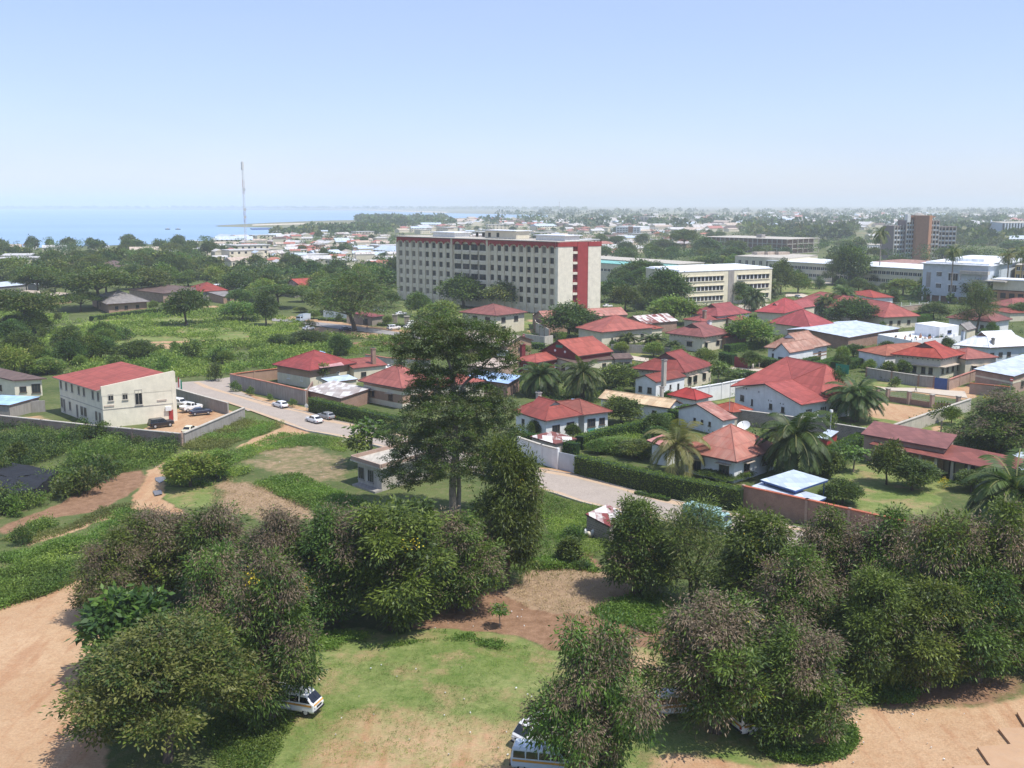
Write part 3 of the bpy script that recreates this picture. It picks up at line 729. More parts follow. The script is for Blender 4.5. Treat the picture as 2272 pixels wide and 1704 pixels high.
ww = [(o_, o_), (1 - o_, o_), (1 - o_, 1 - o_), (o_, 1 - o_), (o_, .5)]; zs = [ze - .2, ze - .2, ze - .2, ze - .2, zg - .3]
for i in range(5):
    j = (i + 1) % 5; a, c = Pq(*ww[i], 0), Pq(*ww[j], 0)
    wb.face([(a.x, a.y, -.3), (c.x, c.y, -.3), (c.x, c.y, zs[j]), (a.x, a.y, zs[i])])
U, V = u.normalized(), v.normalized(); nl = Vector((U.y, -U.x)); nl = nl if nl.dot(V) < 0 else -nl; nr = Vector((V.y, -V.x)); nr = nr if nr.dot(U) < 0 else -nr
fw = Pq(o_, o_, 0).xy; le, re = u.length * .92, v.length * .92
for x, w, h_, z_ in ((.25, .9, 1.1, 1.3), (.43, .9, 1.1, 1.3), (.72, .5, 1.3, 1.0), (.88, 1.2, 1.2, 1.4)): window(r, fw + U * (le * x), U, nl, w, h_, z_, 'frame')
for x, w, h_ in ((.13, 1.9, 1.6), (.36, 1.9, 1.6), (.58, 1.9, 1.6), (.82, 1.2, 1.4)): window(r, fw + V * (re * x), V, nr, w, h_, 1.1, 'wframe', mull=2)
for x in (.25, .29, .43, .47, .62, .82, .86): wb.pbox(fw + U * (le * x - .1), U * .2, nl * .03, 2.85 if x < .5 else 4.0, 3.1 if x < .5 else 4.35, 1)
wb.build('wall', [M['white'], M['dark']], r)
# red-roofed white house in front of the palms
r = house('house', 'white house with a clean red roof in front of two dark palms', 'd1', (570, 1100))
block(r, 'd1', (320, 905), (570, 985), (850, 937), 3.6, (510, 820), kind='gablet', ax='L', roof='red', wall='white', nL=[(.75, .9, 1.5, .9), (.3, 1.0, 1.3, 1.0)], nR=[(.3, 1.8, 1.4, .9), (.75, 1.8, 1.4, 1.0)], gab='pale_concrete')
block(r, 'd1', (680, 838), (850, 940), (1040, 905), 3.5, (850, 825), kind='hip', ax='R', roof='red', wall='white', nR=[(.3, 1.8, 1.6, .8), (.75, 1.3, 1.3, 1.0)])
chimney(r, 'd1', 520, 800, 778, .8, 'pale_concrete', 5)
# cream metal roof outbuilding
r = house('outbuilding', 'low white outbuilding under a long rust-streaked cream metal roof', 'd1', (1495, 925), 'outbuilding')
block(r, 'd1', (1000, 806), (1495, 890), (1570, 850), 2.9, hr=1.2, kind='gable', ax='L', roof='cream_roof', wall='white', nL=[.2, .55, .8], win=(1.0, .8, 1.1), over=.5)
chimney(r, 'd1', 1435, 800, 735, .6, 'pale_concrete', 3.2)
# small red hip beside it
r = house('annexe', 'small annexe with a square bright red roof against the long white wall', 'd1', (1690, 860), 'annexe')
block(r, 'd1', (1478, 788), (1690, 830), (1812, 802), 2.9, hr=1.5, kind='hip', roof='red2', wall='white', nR=1, win=(.8, .8, 1))
r = house('annexe', 'small annexe with a plain red roof between the rubble wall and the big white house', 'd1', (1960, 950), 'annexe')
block(r, 'd1', (1870, 872), (1960, 922), (2072, 893), 2.6, hr=1.1, kind='hip', roof='red2', wall='pale_concrete')
# white gabled cottage with rusted roof
r = house('cottage', 'white gabled cottage whose red roof is half worn to pale metal, with three small windows', 'd1', (1890, 1010), 'cottage')
block(r, 'd1', (1610, 885), (1890, 982), (1978, 958), 3.0, hr=1.9, kind='gable', ax='R', ap=.56, roof='rusty', wall='white', nL=[.28, .45, .62], win=(.6, .8, 1.2), over=.4)
# lean-to of scrap sheets
r = house('lean_to', 'low lean-to of patched maroon and silver sheets inside the white street wall', 'd1', (650, 1180), 'shed')
block(r, 'd1', (455, 1118), (645, 1155), (805, 1115), 2.3, hr=.45, kind='shed', ax='R', roof='mixed_roof', wall='concrete', over=.25)
# chimneyed house, centre right
r = house('house', 'house with a weathered red roof, a tall grey chimney and a small white gabled wing', 'd1', (1620, 760))
block(r, 'd1', (1185, 602), (1610, 627), (1890, 572), 4.2, (1600, 465), kind='gablet', ax='R', roof='dullred', wall='cream', nR=[(.22, 1.5, 1.7, 1.0), (.42, 1.5, 1.7, 1.0), (.75, 1.4, 1.5, 1.1)], visor=True, vents=True, g=.6)
block(r, 'd1', (1225, 668), (1395, 697), (1620, 652), 3.8, (1300, 622), kind='gable', ax='R', roof='dullred', wall='white', nL=[(.3, 1.2, 1.3, 1.0), (.75, 1.0, 1.2, 1.0)], nR=[(.25, .5, .7, 1.6), (.5, .6, .9, 1.6), (.78, .7, 1.6, .8)], over=.35)
chimney(r, 'd1', 1450, 690, 535, .8, 'pale_concrete', 4.4)
# cream house with wide red roof
r = house('house', 'square cream house with a wide dull red roof and vent holes below the eaves', 'd1', (1755, 470))
block(r, 'd1', (1458, 330), (1745, 363), (1965, 327), 4.4, (1760, 252), kind='gablet', ax='R', roof='dullred', wall='cream', nL=[(.38, 1.9, 1.3, 1.2)], nR=[(.15, 1.2, 1.7, .8), (.6, 1.4, 1.2, 1.3)], vents=True, visor=True, over=1.0, g=.6)
chimney(r, 'd1', 1790, 285, 243, .9, 'white', 6)
block(r, 'd1', (1850, 350), (1910, 365), (1990, 335), 3.4, hr=.7, kind='hip', roof='dullred', wall='brick', over=.3)
# red house left of it
r = house('house', 'white house with a bright red roof beside the round mango tree', 'd1', (985, 390))
block(r, 'd1', (872, 285), (985, 326), (1285, 277), 4.2, (1030, 197), kind='gablet', roof='red2', wall='cream', nR=[(.2, .6, .8, 1.3), (.42, 1.5, 1.7, .4), (.8, 1.2, 1.2, 1.2)], over=.9)
block(r, 'd1', (1230, 290), (1290, 308), (1405, 288), 3.0, hr=1.2, kind='hip', roof='red2', wall='cream', over=.4)
chimney(r, 'd1', 1348, 290, 262, .8, 'brick', 3)
# the barn-like maroon hall
r = house('hall', 'maroon hall with a steep bright red roof and two white discs on its gable', 'd1', (815, 560), 'hall')
B = block(r, 'd1', (520, 468), (815, 503), (1078, 467), 4.4, hr=3.4, kind='gable', ax='R', ap=.52, roof='red2', wall='maroon', over=.5)
for x, z in ((.62, 5.1), (.35, 5.0)):
    b = MB(); c = B['f'] + B['U'] * (B['la'] * x); b.tube([Vector((c.x, c.y, z)) + B['nl'].to_3d() * .02, Vector((c.x, c.y, z)) + B['nl'].to_3d() * .1], [.32, .32], 14)
    b.build('gable_disc', M['wframe'], r, uv=False)
b = MB(); c = B['f'] + B['U'] * (B['la'] * .42); b.pbox(c, B['U'] * 2.2, B['nl'] * .04, 5.9, 6.6); b.build('gable_vent', M['green'], r, uv=False)
block(r, 'd1', (338, 523), (500, 552), (745, 505), 3.2, (540, 478), kind='hip', ax='R', roof='orange', wall='maroon', nL=[(.5, 1.6, 1.2, 1.0)], nR=[(.6, .8, 1.2, 1.0)], over=.5, frame='wframe')
block(r, 'd1', (640, 515), (780, 555), (1085, 512), 3.1, hr=.5, kind='shed', ax='R', roof='brown_roof', wall='cream', nL=[(.5, 1.6, 1.6, .6)], nR=[(.7, 1.3, 1.2, .9)], over=.3, cap=False)
block(r, 'd1', (1060, 500), (1085, 522), (1225, 517), 3.2, hr=.6, kind='shed', ax='R', roof='brown_roof', wall='concrete', nR=[(.3, 1.4, 1.2, 1.0), (.7, 1.4, 1.2, 1.0)], over=.3, cap=False)
chimney(r, 'd1', 400, 480, 420, 1.1, 'maroon', 3.5, 'maroon')
# blue-roofed shelter
r = house('shelter', 'open brick shelter under a flat sky blue metal roof behind the tall tree', 'c5', (2120, 700), 'shelter')
block(r, 'c5', (1800, 625), (2110, 668), (2205, 622), 3.0, hr=.35, kind='shed', ax='L', roof='blue', wall='brick', over=.5, cap=False, amin=70, amax=110)
# house behind: orange roof with the banded walls
r = house('house', 'house with a rusty orange roof and brown and cream banded walls', 'c5', (1350, 850))
block(r, 'c5', (1055, 645), (1365, 702), (1620, 655), 4.4, (1380, 530), kind='gablet', ax='R', roof='orange', wall='tan', nL=[(.75, .8, 1.2, 1.3), (.3, 1.3, 1.3, 1.2)], nR=[(.35, 1.1, 1.8, .6), (.75, 1.2, 1.2, 1.2)], visor=True, band=[(-.2, .9), (2.75, 3.5)], over=.9, g=.6)
block(r, 'c5', (1560, 640), (1640, 690), (1885, 635), 3.4, hr=1.3, kind='hip', ax='R', roof='orange', wall='cream', nR=[.5], over=.4)
# house with patched red roof, walled corner
r = house('house', 'two-tone tan house with a pink-patched red roof at the walled street corner', 'c5', (710, 690))
B = block(r, 'c5', (468, 530), (715, 577), (1035, 518), 4.2, (745, 432), kind='gablet', ax='L', roof='red', wall='tan', nL=[(.25, .8, 1.0, 1.2), (.65, 1.1, 1.1, 1.2)], nR=[(.35, .9, .7, 1.9), (.66, .9, .7, 1.9)], over=.9, band=[(-.2, 2.3)], frame='wframe')
block(r, 'c5', (930, 500), (1020, 560), (1242, 530), 3.4, (1110, 490), kind='gable', ax='R', roof='red', wall='cream', nR=[(.3, 1.4, 1.2, 1.0)], over=.4)
chimney(r, 'c5', 1165, 530, 425, .95, 'brick', 3.6, 'brick')
b = MB(); q = [W('c5', 740, 508, 4.9), W('c5', 905, 487, 4.9), W('c5', 960, 540, 4.45), W('c5', 790, 560, 4.45)]
b.face([p + Vector((0, 0, .1)) for p in q]); b.face([p for p in reversed(q)])
M['pinkpatch'] = sheet('roof_pink_patch', (.46, .2, .2), (.52, .3, .28), None, .7)
b.build('roof_patch', M['pinkpatch'], B['roof'])
b = MB(); q = [W('c5', 760, 455, 6.1), W('c5', 790, 436, 6.6), W('c5', 830, 448, 6.2), W('c5', 800, 470, 5.7)]
b.face(q); b.face([p - Vector((0, 0, .05)) for p in reversed(q)]); b.build('tarpaulin', M['blue'], B['roof'])
r = house('lean_to', 'broad lean-to of grey rust-stained corrugated sheets next to the street hedge', 'c5', (940, 800), 'shed')
block(r, 'c5', (725, 702), (935, 770), (1105, 708), 2.7, hr=.35, kind='shed', ax='L', roof='zinc_rust', wall='brick', over=.3, cap=False, amin=70, amax=115)
r = house('lean_to', 'pale blue metal lean-to tucked below the patched red roof', 'c5', (880, 680), 'shed')
block(r, 'c5', (800, 640), (860, 660), (1050, 632), 2.6, hr=.4, kind='shed', ax='R', roof='steel', wall='cream', over=.3, cap=False)
# unfinished flat-roofed house at the big tree
r = house('flat_roofed_house', 'unfinished flat-roofed house of bare concrete with a brick parapet, half behind the tall tree', 'c5', (1215, 1400))
ze = 3.7
f, v, u = rect('c5', (1000, 1195), (1215, 1262), (1690, 1130), ze, 80, 100)
U, V = u.normalized(), v.normalized(); la, lb = u.length, v.length
wb = MB(); wb.pbox(f + (U + V) * .9, U * (la - 1.8), V * (lb - 1.8), -.3, ze - .25); wb.build('wall', M['pale_concrete'], r)
rb = MB(); rb.pbox(f, U * la, V * lb, ze - .25, ze); rb.build('roof_slab', M['pale_concrete'], r)
pb = MB()
for a_, d_, l_ in ((f, U, la), (f, V, lb), (f + u - U * .2, V, lb), (f + v - V * .2, U, la)):
    pb.pbox(a_ + d_ * .22, d_ * (l_ - .44), (V if d_ == U else U) * .2, ze + .003, ze + .55)
pb.build('parapet', M['brick_pale'], r)
nl = -V; nr = -U
for x in (.45, .85): window(r, f + (U + V) * .9 + U * ((la - 1.8) * x), U, nl, 1.5, 1.9, .7, 'concrete', 'dark', mull=2)
for x in (.3, .6, .85): window(r, f + (U + V) * .9 + V * ((lb - 1.8) * x), V, nr, 1.4, 1.9, .7, 'concrete', 'dark', mull=2)
b = MB(); b.pbox(f - V * .6 + U * .8, U * (la - 2), V * 1.5, -.3, .1); b.build('apron', M['concrete'], r)
# rusty roofed villa with white gable
r = house('villa', 'white villa with a badly rusted streaky roof and brick-striped walls', 'd2', (590, 520), 'villa')
B = block(r, 'd2', (300, 432), (570, 452), (848, 415), 3.8, (580, 318), kind='gablet', ax='R', roof='rusty', wall='white', nL=[(.3, 1.4, 1.3, .9), (.8, 1.0, 1.4, .8)], nR=[(.3, 2.2, 1.5, .8), (.75, 1.4, 1.5, .8)], over=.8, gab='white')
block(r, 'd2', (405, 450), (500, 470), (600, 430), 3.7, (465, 384), kind='gable', ax='R', roof='rusty', wall='white', nL=[(.5, 2.0, 1.3, .9)], over=.3)
bb = MB()
for z in (.9, 1.7): bb.pbox(B['f'] + B['nr'] * .04 + B['V'] * (B['lb'] * .5), B['V'] * (B['lb'] * .5), -B['nr'] * .08, z, z + .35)
bb.build('wall_band', M['brick'], r)
# cream house with visor strip, blue gate
r = house('house', 'cream house with a rust-red roof and long window visor, behind the blue gate', 'd2', (1610, 660))
B = block(r, 'd2', (1235, 478), (1620, 513), (1800, 475), 5.2, (1530, 388), kind='gablet', ax='R', roof='orange', wall='cream', nL=[(.2, 1.0, 1.6, 1.0), (.36, 1.0, 1.6, 1.0), (.56, 1.0, 1.6, 1.0), (.76, 1.9, 1.7, .9), (.92, .9, 1.6, 1.0)], nR=[(.12, 1.0, 1.3, 1.2), (.35, 1.0, 1.3, 1.2), (.6, 1.0, 1.3, 1.2), (.85, 1.0, 1.3, 1.2)], vents=True, over=.9, g=.6)
b = MB(); b.pbox(B['f'] + B['U'] * -.0, B['U'] * (B['la'] * .95), B['nl'] * 1.1, 3.0, 3.15); b.pbox(B['f'] + B['nl'] * 0, B['V'] * B['lb'], B['nr'] * 1.1, 2.9, 3.05); b.build('visor', M['visor'], r)
block(r, 'd2', (1105, 448), (1200, 492), (1425, 428), 4.2, (1320, 402), kind='hip', ax='R', roof='orange', wall='white', over=.4)
block(r, 'd2', (1690, 470), (1785, 517), (1925, 487), 4.4, (1800, 432), kind='hip', ax='R', roof='orange', wall='cream', nR=[.3, .7], over=.5, visor=True)
# middle distance red roofs
def simple(label, k, L, F, R, top, ze=4.2, **kw):
    r = house('house', label, k, (F[0], F[1] + 60)); return r, block(r, k, L, F, R, ze, top, **kw)
r, B = simple('house with a wide red roof and small front gable with vents, near the car park', 'd2', (243, 168), (460, 182), (668, 128), (480, 68), kind='gablet', ax='L', roof='red2', wall='cream', nR=[.3, .7], over=.8)
block(r, 'd2', (365, 150), (440, 162), (545, 120), 4.4, (410, 90), kind='gable', ax='R', roof='red2', wall='cream', over=.3)
r, B = simple('low house whose red roof steps down in two tiers, left of the dark round tree', 'd2', (412, 242), (655, 290), (792, 262), (560, 150), ze=3.6, kind='gablet', ax='R', roof='red2', wall='cream', over=.8)
r, B = simple('long red-roofed house behind the dark round tree and fan palms', 'd2', (900, 90), (1190, 212), (1368, 190), (1060, 60), ze=3.8, kind='hip', ax='L', roof='red2', wall='cream', nR=[.2, .45, .75], over=.9)
block(r, 'd2', (1040, 30), (1110, 68), (1228, 60), 4.2, (1130, 10), kind='hip', ax='R', roof='red2', wall='white', over=.5)
r, B = simple('house with a mottled dull red hipped roof behind the thin feathery tree', 'd2', (1648, 210), (1980, 245), (2118, 222), (1870, 138), ze=3.8, kind='hip', ax='R', roof='dullred', wall='white', nL=[.2, .5], over=.9)
r, B = simple('red-roofed house at the right edge with a second lower roof before it', 'd2', (2010, 110), (2130, 135), (2260, 110), (2150, 70), ze=4, kind='hip', ax='R', roof='red', wall='cream', over=.6)
block(r, 'd2', (2040, 150), (2110, 180), (2230, 165), 3.0, hr=1.1, kind='hip', ax='R', roof='red', wall='cream', over=.4)
r, B = simple('house with a red roof, square brick chimney and white walls below the pale yellow block', 'd1', (1645, 182), (1850, 208), (2092, 178), (1900, 108), kind='gablet', ax='R', roof='red', wall='white', nR=[.3, .7], over=.7)
block(r, 'd1', (1640, 225), (1730, 245), (1840, 215), 3.2, hr=1.2, kind='hip', ax='R', roof='red', wall='cream', over=.4)
block(r, 'd1', (1940, 225), (1980, 245), (2100, 235), 2.8, hr=.9, kind='shed', ax='R', roof='red', wall='cream', over=.4)
chimney(r, 'd1', 1752, 230, 168, 1.0, 'brick', 3.4)
r, B = simple('two-storey cream villa with a low red hipped roof in front of the tall block', 'c2', (925, 850), (1168, 874), (1372, 850), (1180, 797), ze=6.2, kind='hip', ax='R', roof='dullred', wall='cream', nL=[(.25, 2.2, 1.6, 3.7), (.62, 2.2, 1.6, 3.7), (.25, 2.2, 1.5, .9)], nR=[(.25, 2.0, 1.6, 3.6), (.7, 2.0, 1.6, 3.6), (.25, 2.0, 1.6, .7)], over=.9, vents=True)
r, B = simple('grey-walled brick building with a faded red metal roof at the foot of the red tower', 'c2', (1420, 872), (1480, 895), (1990, 862), (1700, 832), ze=4.6, kind='gable', ax='R', roof='pink', wall='tan', over=.3)
r, B = simple('long shed roofed with rust-striped sheets behind the bright red house', 'd1', (1140, 235), (1300, 262), (1560, 240), (1320, 195), ze=3.2, kind='gable', ax='R', roof='mixed_roof', wall='brick', over=.4)
# market stall house behind the tall tree
r = house('cafe', 'low brick cafe with a pale tan metal roof and a small blue painted sign', 'c2', (1390, 1150), 'cafe')
B = block(r, 'c2', (930, 1020), (1240, 1062), (1395, 1030), 3.8, (1180, 985), kind='gable', ax='L', roof='tan_roof', wall='tan', nR=[.5], over=.5)
block(r, 'c2', (1000, 1190), (1180, 1215), (1300, 1165), 2.6, hr=.2, kind='shed', ax='L', roof='tan_roof', wall='brick_pale', over=.1, cap=False)
b = MB(); p = W('c2', 1210, 1135, 1.6); b.box((p.x, p.y, 2.4), (3.4, .12, 1.5), 0, .1); b.box((p.x, p.y - .08, 2.4), (3.0, .06, 1.1), 1, .1); b.build('sign', [M['wframe'], M['steel']], r, uv=False)
# the two blue-grey and white roofs to the right
r = house('workshop', 'long brick workshop with a pale blue metal roof next to the white terrace building', 'd2', (935, 390), 'workshop')
block(r, 'd2', (470, 300), (935, 358), (1312, 290), 3.6, hr=.9, kind='gable', ax='R', roof='steel', wall='brick', over=.5, amin=70, amax=112, ap=.7)
r = house('garage', 'tan garage under a smooth pale blue roof at the right edge beside a no-entry board', 'd2', (2110, 700), 'garage')
block(r, 'd2', (1872, 585), (2140, 642), (2400, 540), 4.0, hr=.8, kind='shed', ax='L', roof='steel', wall='brick_pale', nR=[.2, .6], win=(1.5, 1.6, .9), over=.5, amin=70, amax=112, band=[(2.2, 2.6)])
r = house('villa', 'sprawling villa under a blinding white metal roof at the right edge', 'd2', (2000, 500), 'villa')
block(r, 'd2', (1690, 425), (1960, 432), (2420, 440), 4.0, (2000, 310), kind='gablet', ax='R', roof='white_roof', wall='bluewhite', nR=[.1, .3, .5], over=1.0, amin=60, amax=125)
chimney(r, 'd2', 1765, 360, 312, .8, 'bluewhite', 5); chimney(r, 'd2', 1985, 400, 368, .7, 'concrete', 5)
r = house('cottage', 'small pale cottage with a low white gable behind the blinding white roof', 'd2', (1800, 320), 'cottage')
block(r, 'd2', (1690, 300), (1800, 305), (1900, 290), 3.6, hr=1.8, kind='gable', ax='R', roof='grey_roof', wall='cream', over=.3)
r = house('terrace_building', 'white flat-roofed building with parapet terraces crowded with pots and chairs', 'd2', (1400, 480), 'building')
f, v, u = rect('d2', (1195, 350), (1390, 400), (1690, 350), 3.2, 75, 105)
U, V = u.normalized(), v.normalized(); la, lb = u.length, v.length
wb = MB(); wb.pbox(f, u, v, -.3, 3.2)
for a_, d_, l_ in ((f, U, la), (f, V, lb), (f + u - U * .2, V, lb)): wb.pbox(a_ + d_ * .21, d_ * (l_ - .42), (V if d_ == U else U) * .2, 3.203, 3.9)
for i in range(5): wb.pbox(f + V * (lb * i / 5) - U * .05, V * .45, U * .45, 3.2, 4.5)
wb.build('wall', M['white'], r)
tb = MB(); tb.pbox(f + V * (lb * .62) + U * 2.5, V * (lb * .38), U * (la * .7), 3.2, 6.6); tb.build('stair_block', M['white'], r)
q = f + V * (lb * .62) + U * 2.5; window(r, q + V * (lb * .2), V, -U, 1.8, 1.0, 4.4, 'bluepaint')
window(r, f + V * (lb * .3), V, -U, 1.5, 1.4, .9)
TERR = (f, U, V, la, lb)
# garden pavilion, blue steel
r = house('pavilion', 'open garden pavilion with two overlapping pale blue steel roofs behind the tiled brick wall', 'd4', (435, 880), 'pavilion')
for L, F, R, z, nm in (((165, 715), (435, 800), (692, 715), 3.4, 'roof'), ((95, 765), (560, 905), (790, 800), 2.7, 'roof')):
    f, v, u = rect('d4', L, F, R, z, 75, 110)
    if z < 3: v = v * .5
    b = MB(); b.pbox(f, u, v, z - .06, z); b.pbox(f + (u + v) * .003, u * .994, v * .994, z - .3, z - .065, 1); b.build('roof', [M['steel'], M['bluepaint']], r)
    for s_, t_ in ((.06, .06), (.94, .06), (.06, .94), (.94, .94)):
        p = f + v * s_ + u * t_; b = MB(); b.tube([(p.x, p.y, -.3), (p.x, p.y, z - .3)], [.08, .08], 8); b.build('post', M['bluepaint'], r, uv=False)
# long low building with maroon roofs and porch
r = house('bungalow', 'long bungalow with two stepped maroon metal roofs and a pillared porch facing the garden', 'd4', (1610, 640), 'bungalow')
B = block(r, 'd4', (945, 357), (1612, 476), (1692, 398), 4.3, hr=.7, kind='shed', ax='L', roof='maroon_roof', wall='brick_pale', over=.5, cap=False, amin=75, amax=110)
f, v, u = rect('d4', (1010, 437), (2110, 660), (2190, 610), 3.2, 75, 110)
U, V = u.normalized(), v.normalized()
b = MB(); q = [Vector((*(f + v * s_ + u * t_), z)) for s_, t_, z in ((0, 0, 3.2), (1.6, 0, 3.75), (1.6, 1, 3.75), (0, 1, 3.2))]
b.face(q); b.face([p - Vector((0, 0, .15)) for p in reversed(q)], 1); b.face([q[3] - Vector((0, 0, .15)), q[0] - Vector((0, 0, .15)), q[0], q[3]], 1)
b.build('porch_roof', [M['maroon_roof'], M['fascia']], r)
for i in range(9):
    p = f + u * (.04 + .92 * i / 8) + v * .12; b = MB(); b.pbox(p, U * .45, V * .45, -.3, 3.05); b.build('pillar', M['pale_concrete'], r)
b = MB(); b.pbox(f + v * .8 + u * .02, u * .96, V * 3, -.3, 3.0); b.build('wall', M['cream'], r)
for i in range(8):
    x = .08 + .85 * i / 7; window(r, f + v * .8 + u * x, U, -V, 1.6 if i % 3 else 1.0, 1.5 if i % 3 else 2.1, .8 if i % 3 else .1, mull=1)
# right edge: pale metal roof above a red wall
r = house('garage', 'garage with a pale metal roof and red wall, cut by the right edge', 'd4', (2180, 760), 'garage')
block(r, 'd4', (2010, 565), (2160, 650), (2420, 520), 3.0, hr=.5, kind='shed', ax='L', roof='steel', wall='redpaint', over=.4, cap=False, amin=70, amax=115)
r = house('shed', 'little shed with a grey metal roof, red front and pale wall beside the rubble wall', 'd4', (690, 480), 'shed')
block(r, 'd4', (600, 385), (690, 400), (775, 352), 3.0, hr=.3, kind='shed', ax='L', roof='steel', wall='redpaint', over=.25, cap=False, amin=70, amax=115)
# shack in front of the street
r = house('shack', 'plank shack with a patched silver and rust roof below the street', 'd3', (845, 1110), 'shack')
block(r, 'd3', (697, 952), (848, 1032), (975, 950), 2.2, hr=.35, kind='shed', ax='R', roof='mixed_roof', wall='stone', over=.15, cap=False, amin=70, amax=115)
# left side
r = house('house', 'house with a grey tiled pyramid roof and pale ridge lines', 'z1', (1080, 1180))
block(r, 'z1', (1020, 1005), (1085, 1082), (1510, 1050), 3.6, (1215, 938), kind='pyr', roof='grey_roof', wall='tan', nL=1, nR=[.2, .45, .75], over=1.2, amin=80, amax=120)
r = house('house', 'house with a rust-red pyramid roof and grey wall right of the grey pyramid roof', 'c1', (1290, 945))
block(r, 'c1', (1228, 868), (1290, 894), (1468, 883), 4.0, (1340, 832), kind='hip', ax='R', roof='red', wall='concrete', nR=[.6], over=.8, amin=80, amax=120)
block(r, 'c1', (1420, 905), (1440, 925), (1530, 915), 3.0, hr=.8, kind='shed', ax='R', roof='grey_roof', wall='tan', nR=[.3, .7], over=.3)
r = house('house', 'house with a faded brown hipped roof between the grey and the rust-red pyramid roofs', 'c1', (1060, 950))
block(r, 'c1', (1010, 870), (1050, 905), (1230, 875), 4.0, (1140, 848), kind='hip', ax='R', roof='brown_roof', wall='brick_pale', nR=[.5], over=.6, amin=80, amax=120)
r = house('house', 'grey-walled house with a steep bright red gable roof beyond the green field', 'c1', (1945, 890))
block(r, 'c1', (1838, 855), (1945, 858), (2085, 850), 4.4, hr=3.2, kind='gable', ax='R', ap=.6, roof='red2', wall='concrete', over=.5, amin=80, amax=120)
block(r, 'c1', (1860, 875), (1900, 890), (1960, 880), 3.0, hr=1.0, kind='hip', ax='R', roof='orange', wall='concrete', over=.4, amin=70, amax=120)
r = house('warehouse', 'long warehouse with a faded brown-red roof deep in the trees on the left', 'c1', (860, 790), 'warehouse')
block(r, 'c1', (400, 735), (560, 765), (850, 745), 5.0, (620, 700), kind='gable', ax='R', roof='brown_roof', wall='tan', over=.5, amin=80, amax=125)
r = house('hut', 'white metal-roofed hut at the end of the long brown warehouse', 'c1', (870, 790), 'hut')
block(r, 'c1', (722, 765), (760, 780), (872, 765), 4.0, hr=.8, kind='shed', ax='R', roof='white_roof', wall='bluewhite', over=.3, amin=80, amax=125)
r = house('shed', 'long pale green-white shed roof at the far left edge behind a dark tree', 'c1', (30, 880), 'shed')
block(r, 'c1', (-120, 845), (-60, 868), (88, 845), 4.0, hr=1.0, kind='gable', ax='R', roof='steel', wall='concrete', over=.4, amin=80, amax=125)
r = house('shed', 'short pale metal shed between two dark round trees on the left', 'c1', (270, 880), 'shed')
block(r, 'c1', (215, 830), (240, 848), (292, 838), 3.6, hr=.7, kind='shed', ax='R', roof='white_roof', wall='concrete', over=.3, amin=80, amax=125)
r = house('house', 'house with an orange-tan roof among the trees at the left edge', 'c1', (200, 960))
block(r, 'c1', (130, 905), (190, 938), (280, 905), 3.8, (200, 885), kind='hip', ax='R', roof='tan_roof', wall='tan', over=.5, amin=80, amax=120)
r = house('house', 'white metal-roofed house behind the open shed left of the bright red gable roof', 'c1', (1600, 900))
block(r, 'c1', (1470, 845), (1560, 880), (1675, 855), 3.6, hr=1.0, kind='gable', ax='R', roof='white_roof', wall='cream', over=.5, amin=80, amax=120)
r = house('bungalow', 'beige bungalow with a grey-brown roof cut by the left edge', 'c4', (120, 420), 'bungalow')
B = block(r, 'c4', (-260, 265), (80, 302), (300, 292), 3.8, hr=.9, kind='shed', ax='R', roof='brown_roof', wall='office', nL=[(.35, 1.6, 1.3, .9), (.75, 1.4, 1.3, .9)], nR=[(.3, 1.4, 1.3, .9), (.78, 1.8, 2.0, .6)], over=.7, amin=80, amax=125, cap=False)

# ------------------------------------------------------------------ white office with the red shed roof (left)
r = house('office_building', 'two-storey cream office with a single-slope red roof standing in a walled yard', 'c4', (672, 605), 'office')
p0 = W('c4', 672, 606); zf = height_at(p0, 'c4', 664, 352)
f, v, u = rect('c4', (303, 517), (672, 606), (1132, 572), 0, 84, 104)
U, V = u.normalized(), v.normalized(); la, lb = u.length, v.length
nl = Vector((U.y, -U.x)); nl = nl if nl.dot(V) < 0 else -nl; nr = Vector((V.y, -V.x)); nr = nr if nr.dot(U) < 0 else -nr
zb = zf + 1.7
wb = MB(); wb.prism([f, f + v, f + v + u, f + u], -.3, [zf - .5, zb - .3, zb - .3, zf - .5]); 
wb.build('wall', M['office'], r)
rb = MB(); o1 = f + nl * 1.0 + U * .35
q = [o1, o1 + v * 1.045, o1 + v * 1.045 + u * 1.03, o1 + u * 1.03]
zz = [zf - .42, zb + .05, zb + .05, zf - .42]
rb.prism(q, -1, zz, 0); rb.v = []; rb.f = []; rb.m = []
top = [Vector((*a_, z)) for a_, z in zip(q, zz)]
rb.face(top, 0); rb.face([p - Vector((0, 0, .15)) for p in reversed(top)], 1)
for i in range(4):
    a_, c_ = top[i], top[(i + 1) % 4]; dz = Vector((0, 0, .15)); rb.face([a_ - dz, c_ - dz, c_, a_], 1)
rb.build('roof', [M['red2'], M['concrete']], r)
pb = MB(); a_ = f - U * .0; pb.prism([f + nr * .04 - V * .1, f + nr * .04 + V * (lb + .5), f + nr * .04 + V * (lb + .5) + U * .3, f - V * .1 + U * .3 + nr * .04], zf - 1.6, [zf + .25, zb + .55, zb + .55, zf + .25])
pb.pbox(f + V * (lb - .1) + nr * .06, V * .8, U * .9, -.3, zb + .35); pb.build('parapet', M['office'], r)
b = MB(); b.pbox(f + nr * .05 + nl * .05, V * lb, U * .1, 3.35, 3.5); b.pbox(f + nl * .05 - U * 0, U * la, V * .1, 3.35, 3.5); b.build('string_course', M['pale_concrete'], r)
